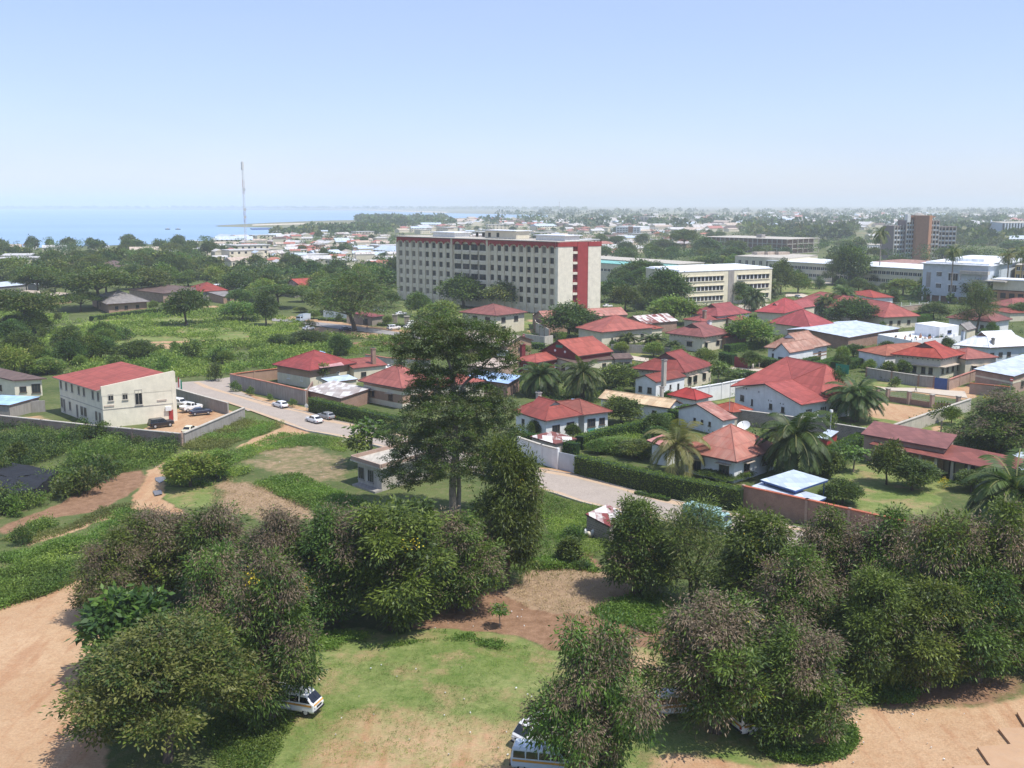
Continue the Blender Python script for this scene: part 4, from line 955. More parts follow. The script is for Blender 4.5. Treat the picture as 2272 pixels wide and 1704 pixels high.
for x, w, h_, z in ((.04, 1.0, 2.0, 1.0), (.1, .9, 2.6, .3), (.24, 1.0, 1.8, 1.0), (.41, .9, 2.6, .1), (.52, 1.3, 1.9, .8), (.6, 1.3, 1.9, .8), (.85, 1.0, 1.9, .8), (.93, 1.0, 1.9, .8)):
    window(r, f + U * (la * (1 - x)), U, nl, w, h_, z, 'pale_concrete', 'dark')
for x in (.05, .18, .32, .48, .6, .8, .92): window(r, f + U * (la * (1 - x)), U, nl, .9, 1.7, 4.9, 'pale_concrete', 'dark')
for x, w, h_, z in ((.12, 1.0, 1.3, 5.0), (.32, 1.0, 1.3, 5.0), (.51, 1.4, 3.0, 3.75)): window(r, f + V * (lb * x), V, nr, w, h_, z, 'pale_concrete', 'dark')
for x, z in ((.09, 3.9), (.84, 4.1)):
    b = MB(); b.pbox(f + V * (lb * x - .9), V * 1.8, nr * .12, z, z + .3); b.build('vent', M['visor'], r, uv=False)
b = MB(); b.pbox(f + V * (lb * .88), V * 1.1, nr * .5, 2.1, 2.9); b.build('air_conditioner', M['wframe'], r, uv=False)
b = MB(); b.pbox(f + V * (lb * .93), V * .9, nr * .06, .1, 2.2); b.build('door', M['redpaint'], r, uv=False)
OFF = (f, U, V, la, lb)

# ------------------------------------------------------------------ the big eight-storey block
base = W('c2', 1566, 868); T = height_at(base, 'c2', 1566, 396)
r = empty('office_block', (base.x, base.y, 0), 'big eight-storey office block with ribbed grey-cream front, maroon arched cornice and red stair tower', 'office block')
f, v, u = rect('c2', (519, 360), (1566, 396), (1842, 391), T, 75, 125)
U, V = u.normalized(), v.normalized(); la, lb = u.length, v.length
nl = Vector((U.y, -U.x)); nl = nl if nl.dot(V) < 0 else -nl; nr = Vector((V.y, -V.x)); nr = nr if nr.dot(U) < 0 else -nr
I = -nl
def fr(x, y): q = W('c2', x, y, T).xy - f; return q.dot(U) / la
tA, tB, tC = fr(1100, 381), fr(890, 372), 1.0
dep = .6
core = MB(); corn2 = core; core.pbox(f + I * dep + U * .05, U * (la - .1), I * (lb - dep - .1), -.3, T - .3)
fl = T / 7.05
secs = [(0.012, tA, 9, False), (tA + .012, tB - .008, 4, True), (tB + .004, .992, 8, False)]
allw = []
fin = MB(); corn = MB()
for t0, t1, n, mid in secs:
    bw = (t1 - t0) * la / n
    inset = 1.2 if mid else 0.0
    fd = .42 if not mid else .15
    for i in range(n + 1):
        x = t0 * la + bw * i; w = bw * fd
        if mid and i in (0, n): continue
        x0, x1 = max(0, x - w / 2), min(la, x + w / 2)
        fin.pbox(f + U * x0 + I * (inset * .5), U * (x1 - x0), I * (dep + .02 - inset * .5), -.3, T - 1.9)
    for i in range(n):
        x = t0 * la + bw * (i + .5); w = bw * (1 - fd)
        for s_ in range(7):
            z1 = T - 1.9 - .35 - s_ * fl
            h_ = fl * (.66 if mid else .6)
            if z1 - h_ < .3: continue
            zb_ = max(z1 - h_ - fl * .42, 0)
            if z1 - h_ - zb_ > .5:   # spandrel with a sloping sill
                a0, a1 = f + U * (x - w / 2 + .03) + I * .26, f + U * (x + w / 2 - .03) + I * .26
                c0, c1 = a0 + I * (dep - .28), a1 + I * (dep - .28)
                zt_ = z1 - h_
                corn2.face([(a0.x, a0.y, zb_), (a0.x, a0.y, zt_ - .5), (a1.x, a1.y, zt_ - .5), (a1.x, a1.y, zb_)])
                corn2.face([(a0.x, a0.y, zt_ - .5), (c0.x, c0.y, zt_), (c1.x, c1.y, zt_), (a1.x, a1.y, zt_ - .5)])
                corn2.face([(a0.x, a0.y, zb_), (a1.x, a1.y, zb_), (c1.x, c1.y, zb_), (c0.x, c0.y, zb_)])
            allw.append((x, w * (.9 if mid else .84), z1 - h_ + .06, h_ - .12))
        # maroon scalloped cornice: an arch over every bay
        zc0, zc1 = T - 2.7, T - .25; R_ = bw * .43; cx = x
        pts = [(x - bw / 2, zc1), (x - bw / 2, zc0)] + [(cx - R_ * cos(pi * q / 10), zc0 + R_ * .62 * sin(pi * q / 10)) for q in range(11)] + [(x + bw / 2, zc0), (x + bw / 2, zc1)]
        A = [f + U * a + nl * .25 for a, z in pts]
        corn.face([(A[q].x, A[q].y, pts[q][1]) for q in range(len(pts))])
        for q in range(1, len(pts) - 2):
            p1, p2 = A[q], A[q + 1]; q1, q2 = p1 + I * 1.1, p2 + I * 1.1
            corn.face([(p1.x, p1.y, pts[q][1]), (p2.x, p2.y, pts[q + 1][1]), (q2.x, q2.y, pts[q + 1][1]), (q1.x, q1.y, pts[q][1])])
for tt in (tA, tB - .006):    # tall plain piers either side of the recessed middle
    fin.pbox(f + U * (tt * la) - nl * -.25, U * (.012 * la), I * (dep + .3), -.3, T - .26)
# end wall pieces
def endp(s0, s1, d, z0, z1, mb): mb.pbox(f + V * (lb * s0) + nr * d, V * (lb * (s1 - s0)), U * (1.2 + d), z0, z1)
ew = MB(); endp(0.0, .345, .12, -.3, T - 1.75, ew); endp(.70, 1.0, .35, -.3, T - 1.75, ew); ew.build('end_wall', M['endwall'], r)
rw = MB(); endp(.455, .70, .2, -.3, T - .26, rw); rw.build('stair_tower', M['tower_red'], r)
dk = MB(); endp(.345, .455, -.6, -.3, T - 1.75, dk); dk.build('stairwell', M['maroon'], r)
for s_ in range(7):
    b = MB(); z = T - 4.8 - s_ * fl
    if z < 1: continue
    b.pbox(f + V * (lb * .35) + nr * .2, V * (lb * .1), U * .75, z, z + .9); b.build('balcony', M['endwall'], r)
corn.pbox(f + V * (lb * 0) + nr * .2 - I * .2, V * (lb * .455), U * 1.2, T - 2.0, T - .25); corn.pbox(f + V * (lb * .70) + nr * .45, V * (lb * .31), U * 1.4, T - 2.0, T - .25)
corn.build('cornice', M['tower_red'], r)
core.build('wall', M['facade'], r); fin.build('pier', M['facade'], r)
allw.sort(key=lambda q: q[0])
def wmesh(lst, kind=None):
    b = MB()
    for x, w, z, h_ in lst:
        q = f + U * (x - w / 2) + I * (dep - .12)
        b.pbox(q, U * w, I * .2, z, z + h_, 0); b.pbox(q + U * (w * .47), U * (w * .06), -I * .03, z, z + h_, 1)
    o = b.build('window', [M[random.choice(['dark', 'dark', 'dark', 'glass', 'glass', 'curtain'])], M['frame']], r, uv=False)
    if kind: o['kind'] = kind
for q in allw[:99]: wmesh([q])
wmesh(allw[99:], 'stuff')
b = MB(); b.pbox(f + nl * .6 + nr * .6, U * (la + .9), I * (lb + 1.2), T - .24, T + .05); b.build('roof_slab', M['pale_concrete'], r)
b = MB()
for i in range(40): b.pbox(f + nl * .5 + U * (la * i / 40), U * .06, I * .06, T + .05, T + .8)
b.pbox(f + nl * .5, U * la, I * .05, T + .8, T + .86); b.build('railing', M['wframe'], r, uv=False)
# roof-top houses
def rooftop(x0, x1, y0, d0, d1, hh, mat, nm, posts=True):
    a, c = fr(x0, y0), fr(x1, y0)
    if a > c: a, c = c, a
    b = MB(); b.pbox(f + U * (a * la) + I * (lb * d0) - U * .8 - I * .8, U * ((c - a) * la + 1.6), I * (lb * (d1 - d0) + 1.6), T + hh, T + hh + .3, 0)
    b.build('roof', M['white_roof'], r)
    b = MB(); b.pbox(f + U * (a * la) + I * (lb * d0), U * ((c - a) * la), I * (lb * (d1 - d0)), T + .051, T + hh, 0); b.build('roof_house', M[mat], r)
rooftop(1690, 1325, 390, .3, .75, 1.9, 'wframe', 'a'); rooftop(930, 625, 368, .3, .75, 1.9, 'wframe', 'b')
rooftop(1345, 930, 380, .35, .75, 3.2, 'cream', 'c')
for x in (985, 1070, 1150, 1260):
    t_ = fr(x, 375); window(r, f + U * (t_ * la) + I * (lb * .35), U, nl, 1.8, 2.0, T + .5, 'cream', 'dark', mull=0, name='roof_window')
BIG = (f, U, V, la, lb, T)
# ------------------------------------------------------------------ trees and plants
M['leaf'] = leafmat('leaf_green', (.022, .050, .012), (.145, .21, .032), .25)
M['leaf_dark'] = leafmat('leaf_dark_green', (.014, .034, .011), (.082, .135, .027), .22)
M['leaf_olive'] = leafmat('leaf_olive', (.034, .048, .015), (.175, .19, .05), .24)
M['leaf_bright'] = leafmat('leaf_bright_green', (.045, .095, .014), (.19, .28, .055), .32)
M['leaf_yellow'] = leafmat('leaf_yellow_green', (.075, .105, .018), (.28, .30, .075), .32)
M['leaf_grey'] = leafmat('leaf_grey_green', (.045, .07, .035), (.22, .26, .15), .3)
M['pods'] = leafmat('seed_pods_brown', (.075, .055, .036), (.235, .175, .115), .1, .0)
M['flower'] = leafmat('flowers_yellow', (.42, .31, .02), (.62, .48, .04), .2, .0)
M['hedge'] = leafmat('hedge_leaf', (.032, .072, .012), (.14, .235, .036), .3)
M['palm'] = leafmat('palm_leaf', (.020, .040, .012), (.10, .145, .04), .3)
M['palm_y'] = leafmat('palm_leaf_yellow', (.06, .072, .02), (.25, .25, .095), .3)
M['weed'] = leafmat('weed_leaf', (.035, .075, .016), (.18, .285, .046), .3, .0)
M['weed2'] = leafmat('weed_leaf_yellowish', (.065, .105, .02), (.28, .36, .07), .3, .0)

def leaves(rng, C, axis, length, width, droop=.0, jitter=.5):
    """rhombic leaves at points C pointing along axis (n x 3), bent a little: two quads would be lost at this size, one is enough"""
    n = len(C)
    a = axis + rng.normal(0, jitter, (n, 3)); a[:, 2] -= droop
    a /= np.linalg.norm(a, axis=1, keepdims=True) + 1e-9
    r = rng.normal(0, 1, (n, 3)); r[:, 2] *= .35
    s = np.cross(a, np.cross(r, a)); s = s - a * np.sum(a * s, 1, keepdims=True); s /= np.linalg.norm(s, axis=1, keepdims=True) + 1e-9
    L = length * rng.uniform(.6, 1.25, (n, 1)); Wd = width * rng.uniform(.7, 1.2, (n, 1))
    mid = C + a * L * .45
    return np.stack([C, mid + s * Wd * .5, C + a * L, mid - s * Wd * .5], 1)
def crown_pts(rng, lobes, dens, shell=.55):
    """cluster centres spread through the lobes: (centre, outward direction, lobe number)"""
    P_, D_ = [], []
    for (x, y, z, rx, ry, rz) in lobes:
        n = max(3, int(dens * (rx * ry * rz) ** (2 / 3)))
        d = rng.normal(0, 1, (n * 2, 3)); d /= np.linalg.norm(d, axis=1, keepdims=True)
        d = d[(d[:, 2] > -.45) | (rng.random(len(d)) < .35)][:n]
        rad_ = rng.uniform(shell, 1.0, (len(d), 1)) ** .7
        wob = 1 + .22 * np.sin(d[:, :1] * 5 + x) * np.cos(d[:, 1:2] * 4 + y * 2) + .12 * rng.normal(0, 1, (len(d), 1))
        p = np.array([[x, y, z]]) + d * rad_ * wob * np.array([[rx, ry, rz]])
        keep = np.ones(len(p), bool)
        for (x2, y2, z2, a2, b2, c2) in lobes:
            if (x2, y2, z2) == (x, y, z): continue
            q = ((p - [x2, y2, z2]) / [a2, b2, c2]); keep &= (np.sum(q * q, 1) > .35)
        P_.append(p[keep]); D_.append(d[keep])
    return np.concatenate(P_), np.concatenate(D_)
def crown_mesh(name, rng, lobes, dens, per, cr, length, width, mats, probs, droop=.3, flat=.7, top=None, jitter=.55, shell=.55):
    """mats/probs: leaf kinds by cluster; top: (slots, probs) used for clusters high and outside in the crown"""
    P_, D_ = crown_pts(rng, lobes, dens, shell)
    n = len(P_)
    zmin, zmax = P_[:, 2].min(), P_[:, 2].max()
    slot = rng.choice(len(mats), n, p=probs)
    patch = lattice(P_[:, 0] + P_[:, 2] * .6 + 50, P_[:, 1] + 50, 1.1, int(rng.integers(1, 999))) * .5 + .5      # kinds of foliage come in patches
    patch = (np.argsort(np.argsort(patch)) + .5) / n
    if top is not None:
        hi = rng.random(n) < np.clip((P_[:, 2] - zmin) / (zmax - zmin) * 1.8 - .32, 0, 1) * np.clip(D_[:, 2] + .6, 0, 1)
        cu = np.cumsum(top); order = [2, 0, 1, 3] if len(mats) == 4 else list(range(len(mats)))
        cu = np.cumsum([top[q] for q in order]); slot[hi] = np.array(order)[np.searchsorted(cu, np.clip(patch[hi] * .85 + rng.random(hi.sum()) * .15, 0, .999))]
    base = rng.beta(2.2, 2.2, n)
    idx = np.repeat(np.arange(n), per)
    off = rng.normal(0, 1, (len(idx), 3)) * np.array([1, 1, flat]) * cr * .6
    C = P_[idx] + off
    ax = D_[idx] * .5 + off / (cr + 1e-6)
    s = slot[idx]
    sw = rng.random(len(idx)) < .05; s[sw] = 0
    kl = np.array([{'flower': .42, 'pods': .85}.get(q, 1.0) for q in mats])[s]; kw_ = np.array([{'flower': .8, 'pods': .55}.get(q, 1.0) for q in mats])[s]
    kd = np.array([{'pods': .5}.get(q, 0.0) for q in mats])[s]; ax[:, 2] -= kd
    V = leaves(rng, C, ax, length, width, droop, jitter)
    mid_ = C + (V[:, 2] - C) * kl[:, None]; hw_ = (V[:, 1] - V[:, 3]) * (.5 * kw_)[:, None]; c2_ = C + (V[:, 2] - C) * (kl * .45)[:, None]
    V = np.stack([C, c2_ + hw_, mid_, c2_ - hw_], 1)
    lv = np.clip(base[idx] * .55 + rng.random(len(idx)) * .45, 0, 1)
    me = npmesh(name, V.reshape(-1, 3), np.arange(len(idx) * 4).reshape(-1, 4), s, lv)
    for q in mats: me.materials.append(M[q])
    return me, P_
def trunk_mesh(name, rng, h, r0, lobes, P_, twigs=30, bark='bark', stems=1, fork=.35):
    b = MB(); n0 = 7
    for s_ in range(stems):
        bx, by = (0, 0) if stems == 1 else (rng.normal(0, r0 * 1.6), rng.normal(0, r0 * 1.6))
        hf = h * fork * rng.uniform(.8, 1.15)
        lean = rng.normal(0, .04, 2) * h
        ft = (bx + lean[0], by + lean[1], hf)
        b.tube([(bx, by, -.6), (bx + lean[0] * .3, by + lean[1] * .3, hf * .35), ft], [r0 * 1.35, r0 * 1.02, r0 * .8], n0)
        for i, l in enumerate(lobes):
            if i % stems != s_: continue
            m_ = ((ft[0] + l[0]) / 2 + rng.normal(0, .06) * h, (ft[1] + l[1]) / 2 + rng.normal(0, .06) * h, (ft[2] * .45 + l[2] * .55))
            b.tube([ft, m_, (l[0], l[1], l[2] + l[5] * .2)], [r0 * .55, r0 * .36, r0 * .13], 5, cap=False)
    LC = np.array([l[:3] for l in lobes])
    for p in P_[rng.choice(len(P_), min(twigs, len(P_)), replace=False)]:
        c = LC[np.argmin(np.linalg.norm(LC - p, axis=1))]
        b.tube([tuple(c), tuple((c + p) / 2 + rng.normal(0, .1, 3)), tuple(p)], [r0 * .2, r0 * .12, r0 * .04], 4, cap=False)
    o = b.build(name, M[bark], uv=False); me = o.data; bpy.data.objects.remove(o)
    return me
def rl(rng, n, R, z0, z1, r, fl=.8):
    """n lobes on a rough dome of radius R between heights z0 and z1"""
    o = []
    for i in range(n):
        a = 2 * pi * i / n * 1.618 * 1.3 + rng.uniform(-.3, .3); q = sqrt((i + .4) / n)
        z = z1 - (z1 - z0) * (q ** 1.6) * rng.uniform(.8, 1.15)
        rr = r * rng.uniform(.8, 1.2)
        o.append((R * q * cos(a), R * q * sin(a), z, rr, rr, rr * fl))
    return o
def ir(rng, n, R, z0, z1, r, fl=.85, w0=.72):
    """an irregular crown: uneven clumps with notches between them and sprays that stick out"""
    o = []
    for i in range(n):
        a = i * 2.4 + rng.uniform(-.5, .5); t_ = (i + .5) / n; z = z0 + (z1 - z0) * t_
        prof = w0 + (1 - w0) * t_ / .35 if t_ < .35 else (1 - (t_ - .35) / .72) ** .8; q = R * prof * rng.uniform(.4, .95); rr = r * rng.uniform(.7, 1.25) * (.55 + .45 * prof)
        o.append((q * cos(a), q * sin(a), z + rng.uniform(-.4, .4), rr, rr, rr * fl))
    for i in range(n // 2):
        a = rng.uniform(0, 6.28); t_ = rng.uniform(.15, .95); q = R * (1.1 if t_ < .4 else 1.1 - (t_ - .4) * 1.2); rr = r * rng.uniform(.3, .5)
        o.append((q * cos(a), q * sin(a), z0 + (z1 - z0) * t_ + .3, rr, rr, rr))
    return o
PROTO = {}
def proto(kind, seed, h, R, crown, trunk, tname='tree', cname='crown'):
    PROTO.setdefault(kind, []).append((crown, trunk, h, R, tname, cname))
def mk(kind, nvar, h, R, lobef, dens, per, cr, ln, wd, mats, probs, trunk_r=.18, tw=30, bark='bark', stems=1, fork=.35, **kw):
    for i in range(nvar):
        rng = np.random.default_rng(hash_(kind) + i)
        lobes = lobef(rng)
        me, P_ = crown_mesh('crown', rng, lobes, dens, per, cr, ln, wd, mats, probs, **kw)
        tm = trunk_mesh('trunk', rng, h, trunk_r, lobes, P_, tw, bark, stems, fork)
        co = np.empty(len(me.vertices) * 3, np.float32); me.vertices.foreach_get('co', co); co = co.reshape(-1, 3)
        PROTO.setdefault(kind, []).append((me, tm, float(np.percentile(co[:, 2], 99.5)), float(np.percentile(np.abs(co[:, :2]), 97)), float(np.percentile(co[:, 2], 2))))
def hash_(s): return sum(ord(c) * (i + 3) for i, c in enumerate(s))
# shapes for the trees near the viewpoint
mk('cassia', 5, 8, 3.4, lambda g: ir(g, 14, 2.5, 1.1, 6.4, 1.2), 36, 62, .46, .27, .085, ['leaf', 'leaf_dark', 'pods', 'flower'], [.48, .36, .15, .01], .17, 110, stems=2, top=[.22, .10, .74, .05], droop=.45, shell=.72)
mk('cassia_wide', 3, 8, 3.4, lambda g: ir(g, 16, 2.9, 1.0, 6.3, 1.1, .8, .42), 36, 62, .46, .27, .085, ['leaf', 'leaf_dark', 'pods', 'flower'], [.44, .30, .25, .01], .17, 120, stems=2, top=[.22, .08, .66, .04], droop=.45, shell=.72)
mk('cassia_green', 3, 8, 3.2, lambda g: ir(g, 14, 2.4, 1.2, 6.5, 1.15), 36, 60, .46, .29, .09, ['leaf', 'leaf_dark', 'pods', 'flower'], [.55, .37, .07, .01], .17, 90, stems=2, top=[.60, .18, .14, .08], droop=.5, shell=.72)
mk('layered', 2, 8, 4, lambda g: [(x, y, z, r_, r_, r_ * .42) for x, y, z, r_ in [(0, 0, 6.6, 1.9), (1.6, .5, 5.9, 1.8), (-1.5, .8, 5.7, 1.8), (.4, -1.8, 5.2, 1.9), (2.4, -1.0, 4.4, 1.8), (-2.3, -1.1, 4.2, 1.9), (-.6, 2.1, 4.9, 1.9), (2.2, 1.9, 3.6, 1.6), (-2.4, 1.6, 3.2, 1.6), (0, -2.6, 3.1, 1.7), (1.5, -2.2, 2.2, 1.4), (-1.7, -2.3, 2.2, 1.4)]], 34, 46, .5, .24, .10, ['leaf_olive', 'leaf_dark', 'leaf'], [.6, .25, .15], .2, 30, flat=.35, droop=.1)
mk('feathery', 1, 9, 3, lambda g: rl(g, 11, 2.3, 2.6, 8.2, 1.15, 1.1), 22, 30, .6, .36, .07, ['leaf_dark', 'leaf', 'leaf_olive'], [.55, .3, .15], .16, 60, stems=2, fork=.2, droop=.1)
mk('broadleaf', 2, 7, 3, lambda g: rl(g, 7, 2.2, 2.2, 5.4, 1.5, .85), 17, 26, .6, .62, .34, ['leaf_dark', 'leaf', 'leaf_bright'], [.55, .35, .1], .18, 20, droop=.4)
# middle distance
mk('mango', 3, 9, 4, lambda g: rl(g, 9, 2.7, 3.4, 6.6, 1.9, .95), 15, 22, .75, .55, .26, ['leaf_dark', 'leaf', 'leaf_bright'], [.6, .32, .08], .25, 12, droop=.3)
mk('shade', 4, 10, 4.5, lambda g: rl(g, 10, 3.4, 4.2, 8.2, 1.9, .7), 12, 20, .95, .7, .32, ['leaf', 'leaf_dark', 'leaf_olive'], [.45, .35, .2], .25, 25, droop=.2)
mk('bright', 2, 8, 4, lambda g: rl(g, 9, 2.9, 3.0, 6.2, 1.7, .8), 14, 22, .8, .6, .28, ['leaf_bright', 'leaf', 'leaf_yellow'], [.6, .25, .15], .22, 12, droop=.2)
mk('yellowish', 2, 8, 4, lambda g: rl(g, 9, 3.0, 3.2, 6.4, 1.8, .75), 13, 22, .8, .6, .28, ['leaf_yellow', 'leaf_bright', 'leaf'], [.55, .3, .15], .22, 12, droop=.15)
mk('pale', 1, 8, 4, lambda g: rl(g, 9, 2.9, 3.2, 6.8, 1.7, .8), 14, 22, .8, .6, .3, ['leaf_grey', 'leaf', 'leaf_yellow'], [.55, .3, .15], .22, 20, droop=.15)
mk('spreading', 3, 11, 6, lambda g: [(x, y, z, r_, r_, r_ * .5) for x, y, z, r_ in [(5 * q * cos(a), 5 * q * sin(a), 9.4 - 2.6 * q * q + g.uniform(-.5, .5), g.uniform(1.7, 2.5)) for q, a in [(sqrt((i + .3) / 12), i * 2.4) for i in range(12)]]], 13, 22, .9, .6, .26, ['leaf', 'leaf_olive', 'leaf_dark'], [.4, .35, .25], .26, 30, flat=.4, droop=.1, fork=.45)
mk('casuarina', 2, 16, 4, lambda g: rl(g, 18, 3.4, 4.5, 14.5, 1.6, .9), 9, 24, 1.1, .8, .11, ['leaf_olive', 'leaf_dark', 'leaf'], [.5, .3, .2], .26, 60, fork=.3, droop=.3, shell=.2)
mk('conical', 2, 8, 2.4, lambda g: [(g.normal(0, .15), g.normal(0, .15), 1.4 + i * .95, 2.1 - i * .27, 2.1 - i * .27, 1.0) for i in range(6)], 18, 22, .6, .5, .2, ['leaf_dark', 'leaf'], [.7, .3], .2, 6, droop=.2, fork=.15)
mk('shrub', 4, 2, 1.4, lambda g: rl(g, 5, .9, .5, 1.4, .75, .8), 22, 20, .38, .36, .17, ['leaf', 'leaf_bright', 'leaf_dark'], [.45, .3, .25], .06, 8, droop=.1, fork=.2)
mk('dark_shrub', 3, 2, 1.4, lambda g: rl(g, 6, 1.0, .5, 1.5, .75, .8), 22, 20, .38, .36, .15, ['leaf_dark', 'leaf', 'leaf_olive'], [.6, .25, .15], .06, 10, droop=.1, fork=.2)
mk('flower_shrub', 1, 1.2, 1, lambda g: rl(g, 4, .6, .4, .9, .55, .8), 24, 22, .3, .28, .12, ['leaf_bright', 'flower', 'leaf'], [.3, .5, .2], .05, 6, droop=.0, fork=.2)
mk('papaya', 1, 4, 1.6, lambda g: [(0, 0, 3.6, 1.3, 1.3, .8), (.1, 0, 2.9, 1.0, 1.0, .5)], 16, 16, .5, .5, .32, ['leaf', 'leaf_grey', 'leaf_bright'], [.5, .25, .25], .09, 14, 'palebark', fork=.75, droop=.5, flat=.5)
# far trees: few, larger leaves
mk('far_round', 4, 9, 4.5, lambda g: rl(g, 6, 2.9, 3.2, 6.6, 2.1, .85), 7, 12, 1.1, 1.15, .75, ['leaf_dark', 'leaf', 'leaf_olive'], [.45, .35, .2], .3, 0, droop=.1)
mk('far_wide', 3, 10, 6, lambda g: rl(g, 8, 4.6, 5, 7.6, 2.2, .55), 6, 12, 1.3, 1.2, .8, ['leaf', 'leaf_dark', 'leaf_olive'], [.4, .35, .25], .3, 0, droop=.1)
def tree_from(kind, i, name, p, h, w, label, cat='tree', group=None, rz=None):
    cm, tm, H_, R_, zb = PROTO[kind][i % len(PROTO[kind])]
    e = empty(name, (p.x, p.y, 0), label, cat, group, random.uniform(0, 6.28) if rz is None else rz)
    e.scale = (w / 2 / R_, w / 2 / R_, h / H_)
    link('crown', cm, e)
    if tm is not None: link('trunk', tm, e)
    return e
def plant(kind, k, bx, by, ty, wpx, label, name='tree', i=None, cat='tree', group=None, hmin=.5):
    """stands where the sighting line meets the ground at (bx, by), reaches up to line ty, is wpx wide in the view"""
    p = W(k, bx, by); h = max(hmin, height_at(p, k, bx, ty)); w = wpx * KEY[k][2] / ppm(p)
    if i is None: i = random.randrange(100)
    return tree_from(kind, i, name, p, h, w, label, cat, group)

# palms
def palm_mesh(seed, h, n, L, droop, r0=.16, coco=False, mat='palm', mat2='palm_y', yel=.15, lw=.11, nl=26):
    rng = np.random.default_rng(seed); Q, mi, lv = [], [], []
    for i in range(n):
        az = i * 2.39996 + rng.uniform(-.2, .2); el = 1.35 - 1.9 * (i / n) + rng.uniform(-.12, .12); ln = L * rng.uniform(.85, 1.1)
        P_ = np.array([0, 0, h]); d = np.array([cos(az) * cos(el), sin(az) * cos(el), sin(el)]); side = np.array([-sin(az), cos(az), 0])
        old = rng.random() < yel * (.4 + 1.2 * i / n); base = rng.beta(2, 2)
        pts = [P_]
        for s_ in range(nl):
            P_ = P_ + d * ln / nl; d = d + np.array([0, 0, -droop / nl * (1 + 1.5 * s_ / nl)]); d /= np.linalg.norm(d); pts.append(P_)
        for s_ in range(1, nl):
            t_ = s_ / nl; ll = ln * .26 * (sin(pi * (t_ * .86 + .12)) ** .6)
            up = np.cross(side, pts[s_] - pts[s_ - 1]); up /= np.linalg.norm(up) + 1e-9
            fw = (pts[s_] - pts[s_ - 1]) / (ln / nl)
            for sg in (-1, 1):
                a = side * sg * .8 + fw * .6 + np.array([0, 0, -.12 - .2 * rng.random()]) + up * .05; a /= np.linalg.norm(a)
                c0 = pts[s_]; m_ = c0 + a * ll * .5; wv = fw * lw * rng.uniform(.8, 1.3)
                Q.append([c0, m_ + wv * .6, c0 + a * ll + np.array([0, 0, -ll * .18]), m_ - wv * .6]); mi.append(1 if old else 0); lv.append(np.clip(base * .6 + rng.random() * .4, 0, 1))
            if s_ % 2 == 0 and s_ < nl - 2:
                Q.append([pts[s_ - 2] + side * .05, pts[s_] + side * .04, pts[s_] - side * .04, pts[s_ - 2] - side * .05]); mi.append(1); lv.append(.6)
    V = np.array(Q); me = npmesh('crown', V.reshape(-1, 3), np.arange(len(V) * 4).reshape(-1, 4), np.array(mi), np.array(lv))
    me.materials.append(M[mat]); me.materials.append(M[mat2])
    b = MB(); bend = rng.normal(0, .03, 2) * h
    zs = [0, .15, .4, .7, .93, 1.0]
    b.tube([(bend[0] * z * (1 - z) * 3, bend[1] * z * (1 - z) * 3, -.5 * (z == 0) + h * z) for z in zs], [r0 * 1.5, r0 * 1.15, r0, r0 * .9, r0 * 1.1, r0 * 1.3 if not coco else r0 * .8], 8)
    if not coco:
        for z in np.arange(.35, 1, .05): 
            for q in range(5):
                a = q * 1.257 + z * 9; b.tube([(cos(a) * r0 * .8, sin(a) * r0 * .8, h * z), (cos(a) * r0 * 1.9, sin(a) * r0 * 1.9, h * z + .3)], [.07, .03], 4)
    else:
        for q in range(7):
            a = q * .9; b.tube([(cos(a) * .22, sin(a) * .22, h - .28), (cos(a) * .3, sin(a) * .3, h - .52)], [.12, .10], 6)
    o = b.build('trunk', M['palebark' if coco else 'bark'], uv=False); tm = o.data; bpy.data.objects.remove(o)
    return me, tm
for kind, args in (('oil_palm', [(1, 4.2, 46, 4.2, 1.35, .34), (2, 3.4, 44, 4.1, 1.45, .32)]), ('coconut', [(3, 12, 26, 3.6, 1.6, .17), (4, 14, 26, 3.4, 1.8, .17)]), ('young_palm', [(5, 3.6, 17, 4.4, 1.5, .14)]), ('fan_palm', [(6, 3.2, 32, 3.2, 1.2, .2)])):
    for a in args:
        co_ = kind == 'coconut'
        me, tm = palm_mesh(*a, coco=co_, mat='palm_y' if kind == 'young_palm' else 'palm', yel=.4 if co_ or kind == 'young_palm' else .05, lw=.12, nl=24 if co_ else 36)
        co = np.empty(len(me.vertices) * 3, np.float32); me.vertices.foreach_get('co', co); co = co.reshape(-1, 3)
        PROTO.setdefault(kind, []).append((me, tm, float(np.percentile(co[:, 2], 99)), float(np.percentile(np.hypot(co[:, 0], co[:, 1]), 96)), 0))
# traveller's palm: a flat fan
rng = np.random.default_rng(9); Q = []
for i in range(13):
    a = -1.15 + 2.3 * i / 12; d = np.array([sin(a), 0, cos(a)]); c0 = np.array([0, 0, 2.0]); 
    Q.append([c0, c0 + d * .9 + [.03, .05, 0], c0 + d * 1.8, c0 + d * .9 - [.03, .05, 0]])
    for s_ in range(4):
        p = c0 + d * (1.4 + s_ * .42); sd_ = np.array([cos(a), .3, -sin(a)])
        for sg in (-1, 1): Q.append([p, p + d * .3 + sd_ * sg * .25, p + d * .5 + sd_ * sg * .45 + [0, rng.normal(0, .15), -.1], p + d * .05 + sd_ * sg * .3])
V = np.array(Q, float); me = npmesh('crown', V.reshape(-1, 3), np.arange(len(V) * 4).reshape(-1, 4), None, rng.random(len(V))); me.materials.append(M['leaf'])
b = MB(); b.tube([(0, 0, -.4), (0, 0, 1.2), (0, 0, 2.1)], [.16, .14, .22], 8); o = b.build('trunk', M['palebark'], uv=False); tm = o.data; bpy.data.objects.remove(o)
PROTO['fan'] = [(me, tm, 5.0, 2.6, 0)]

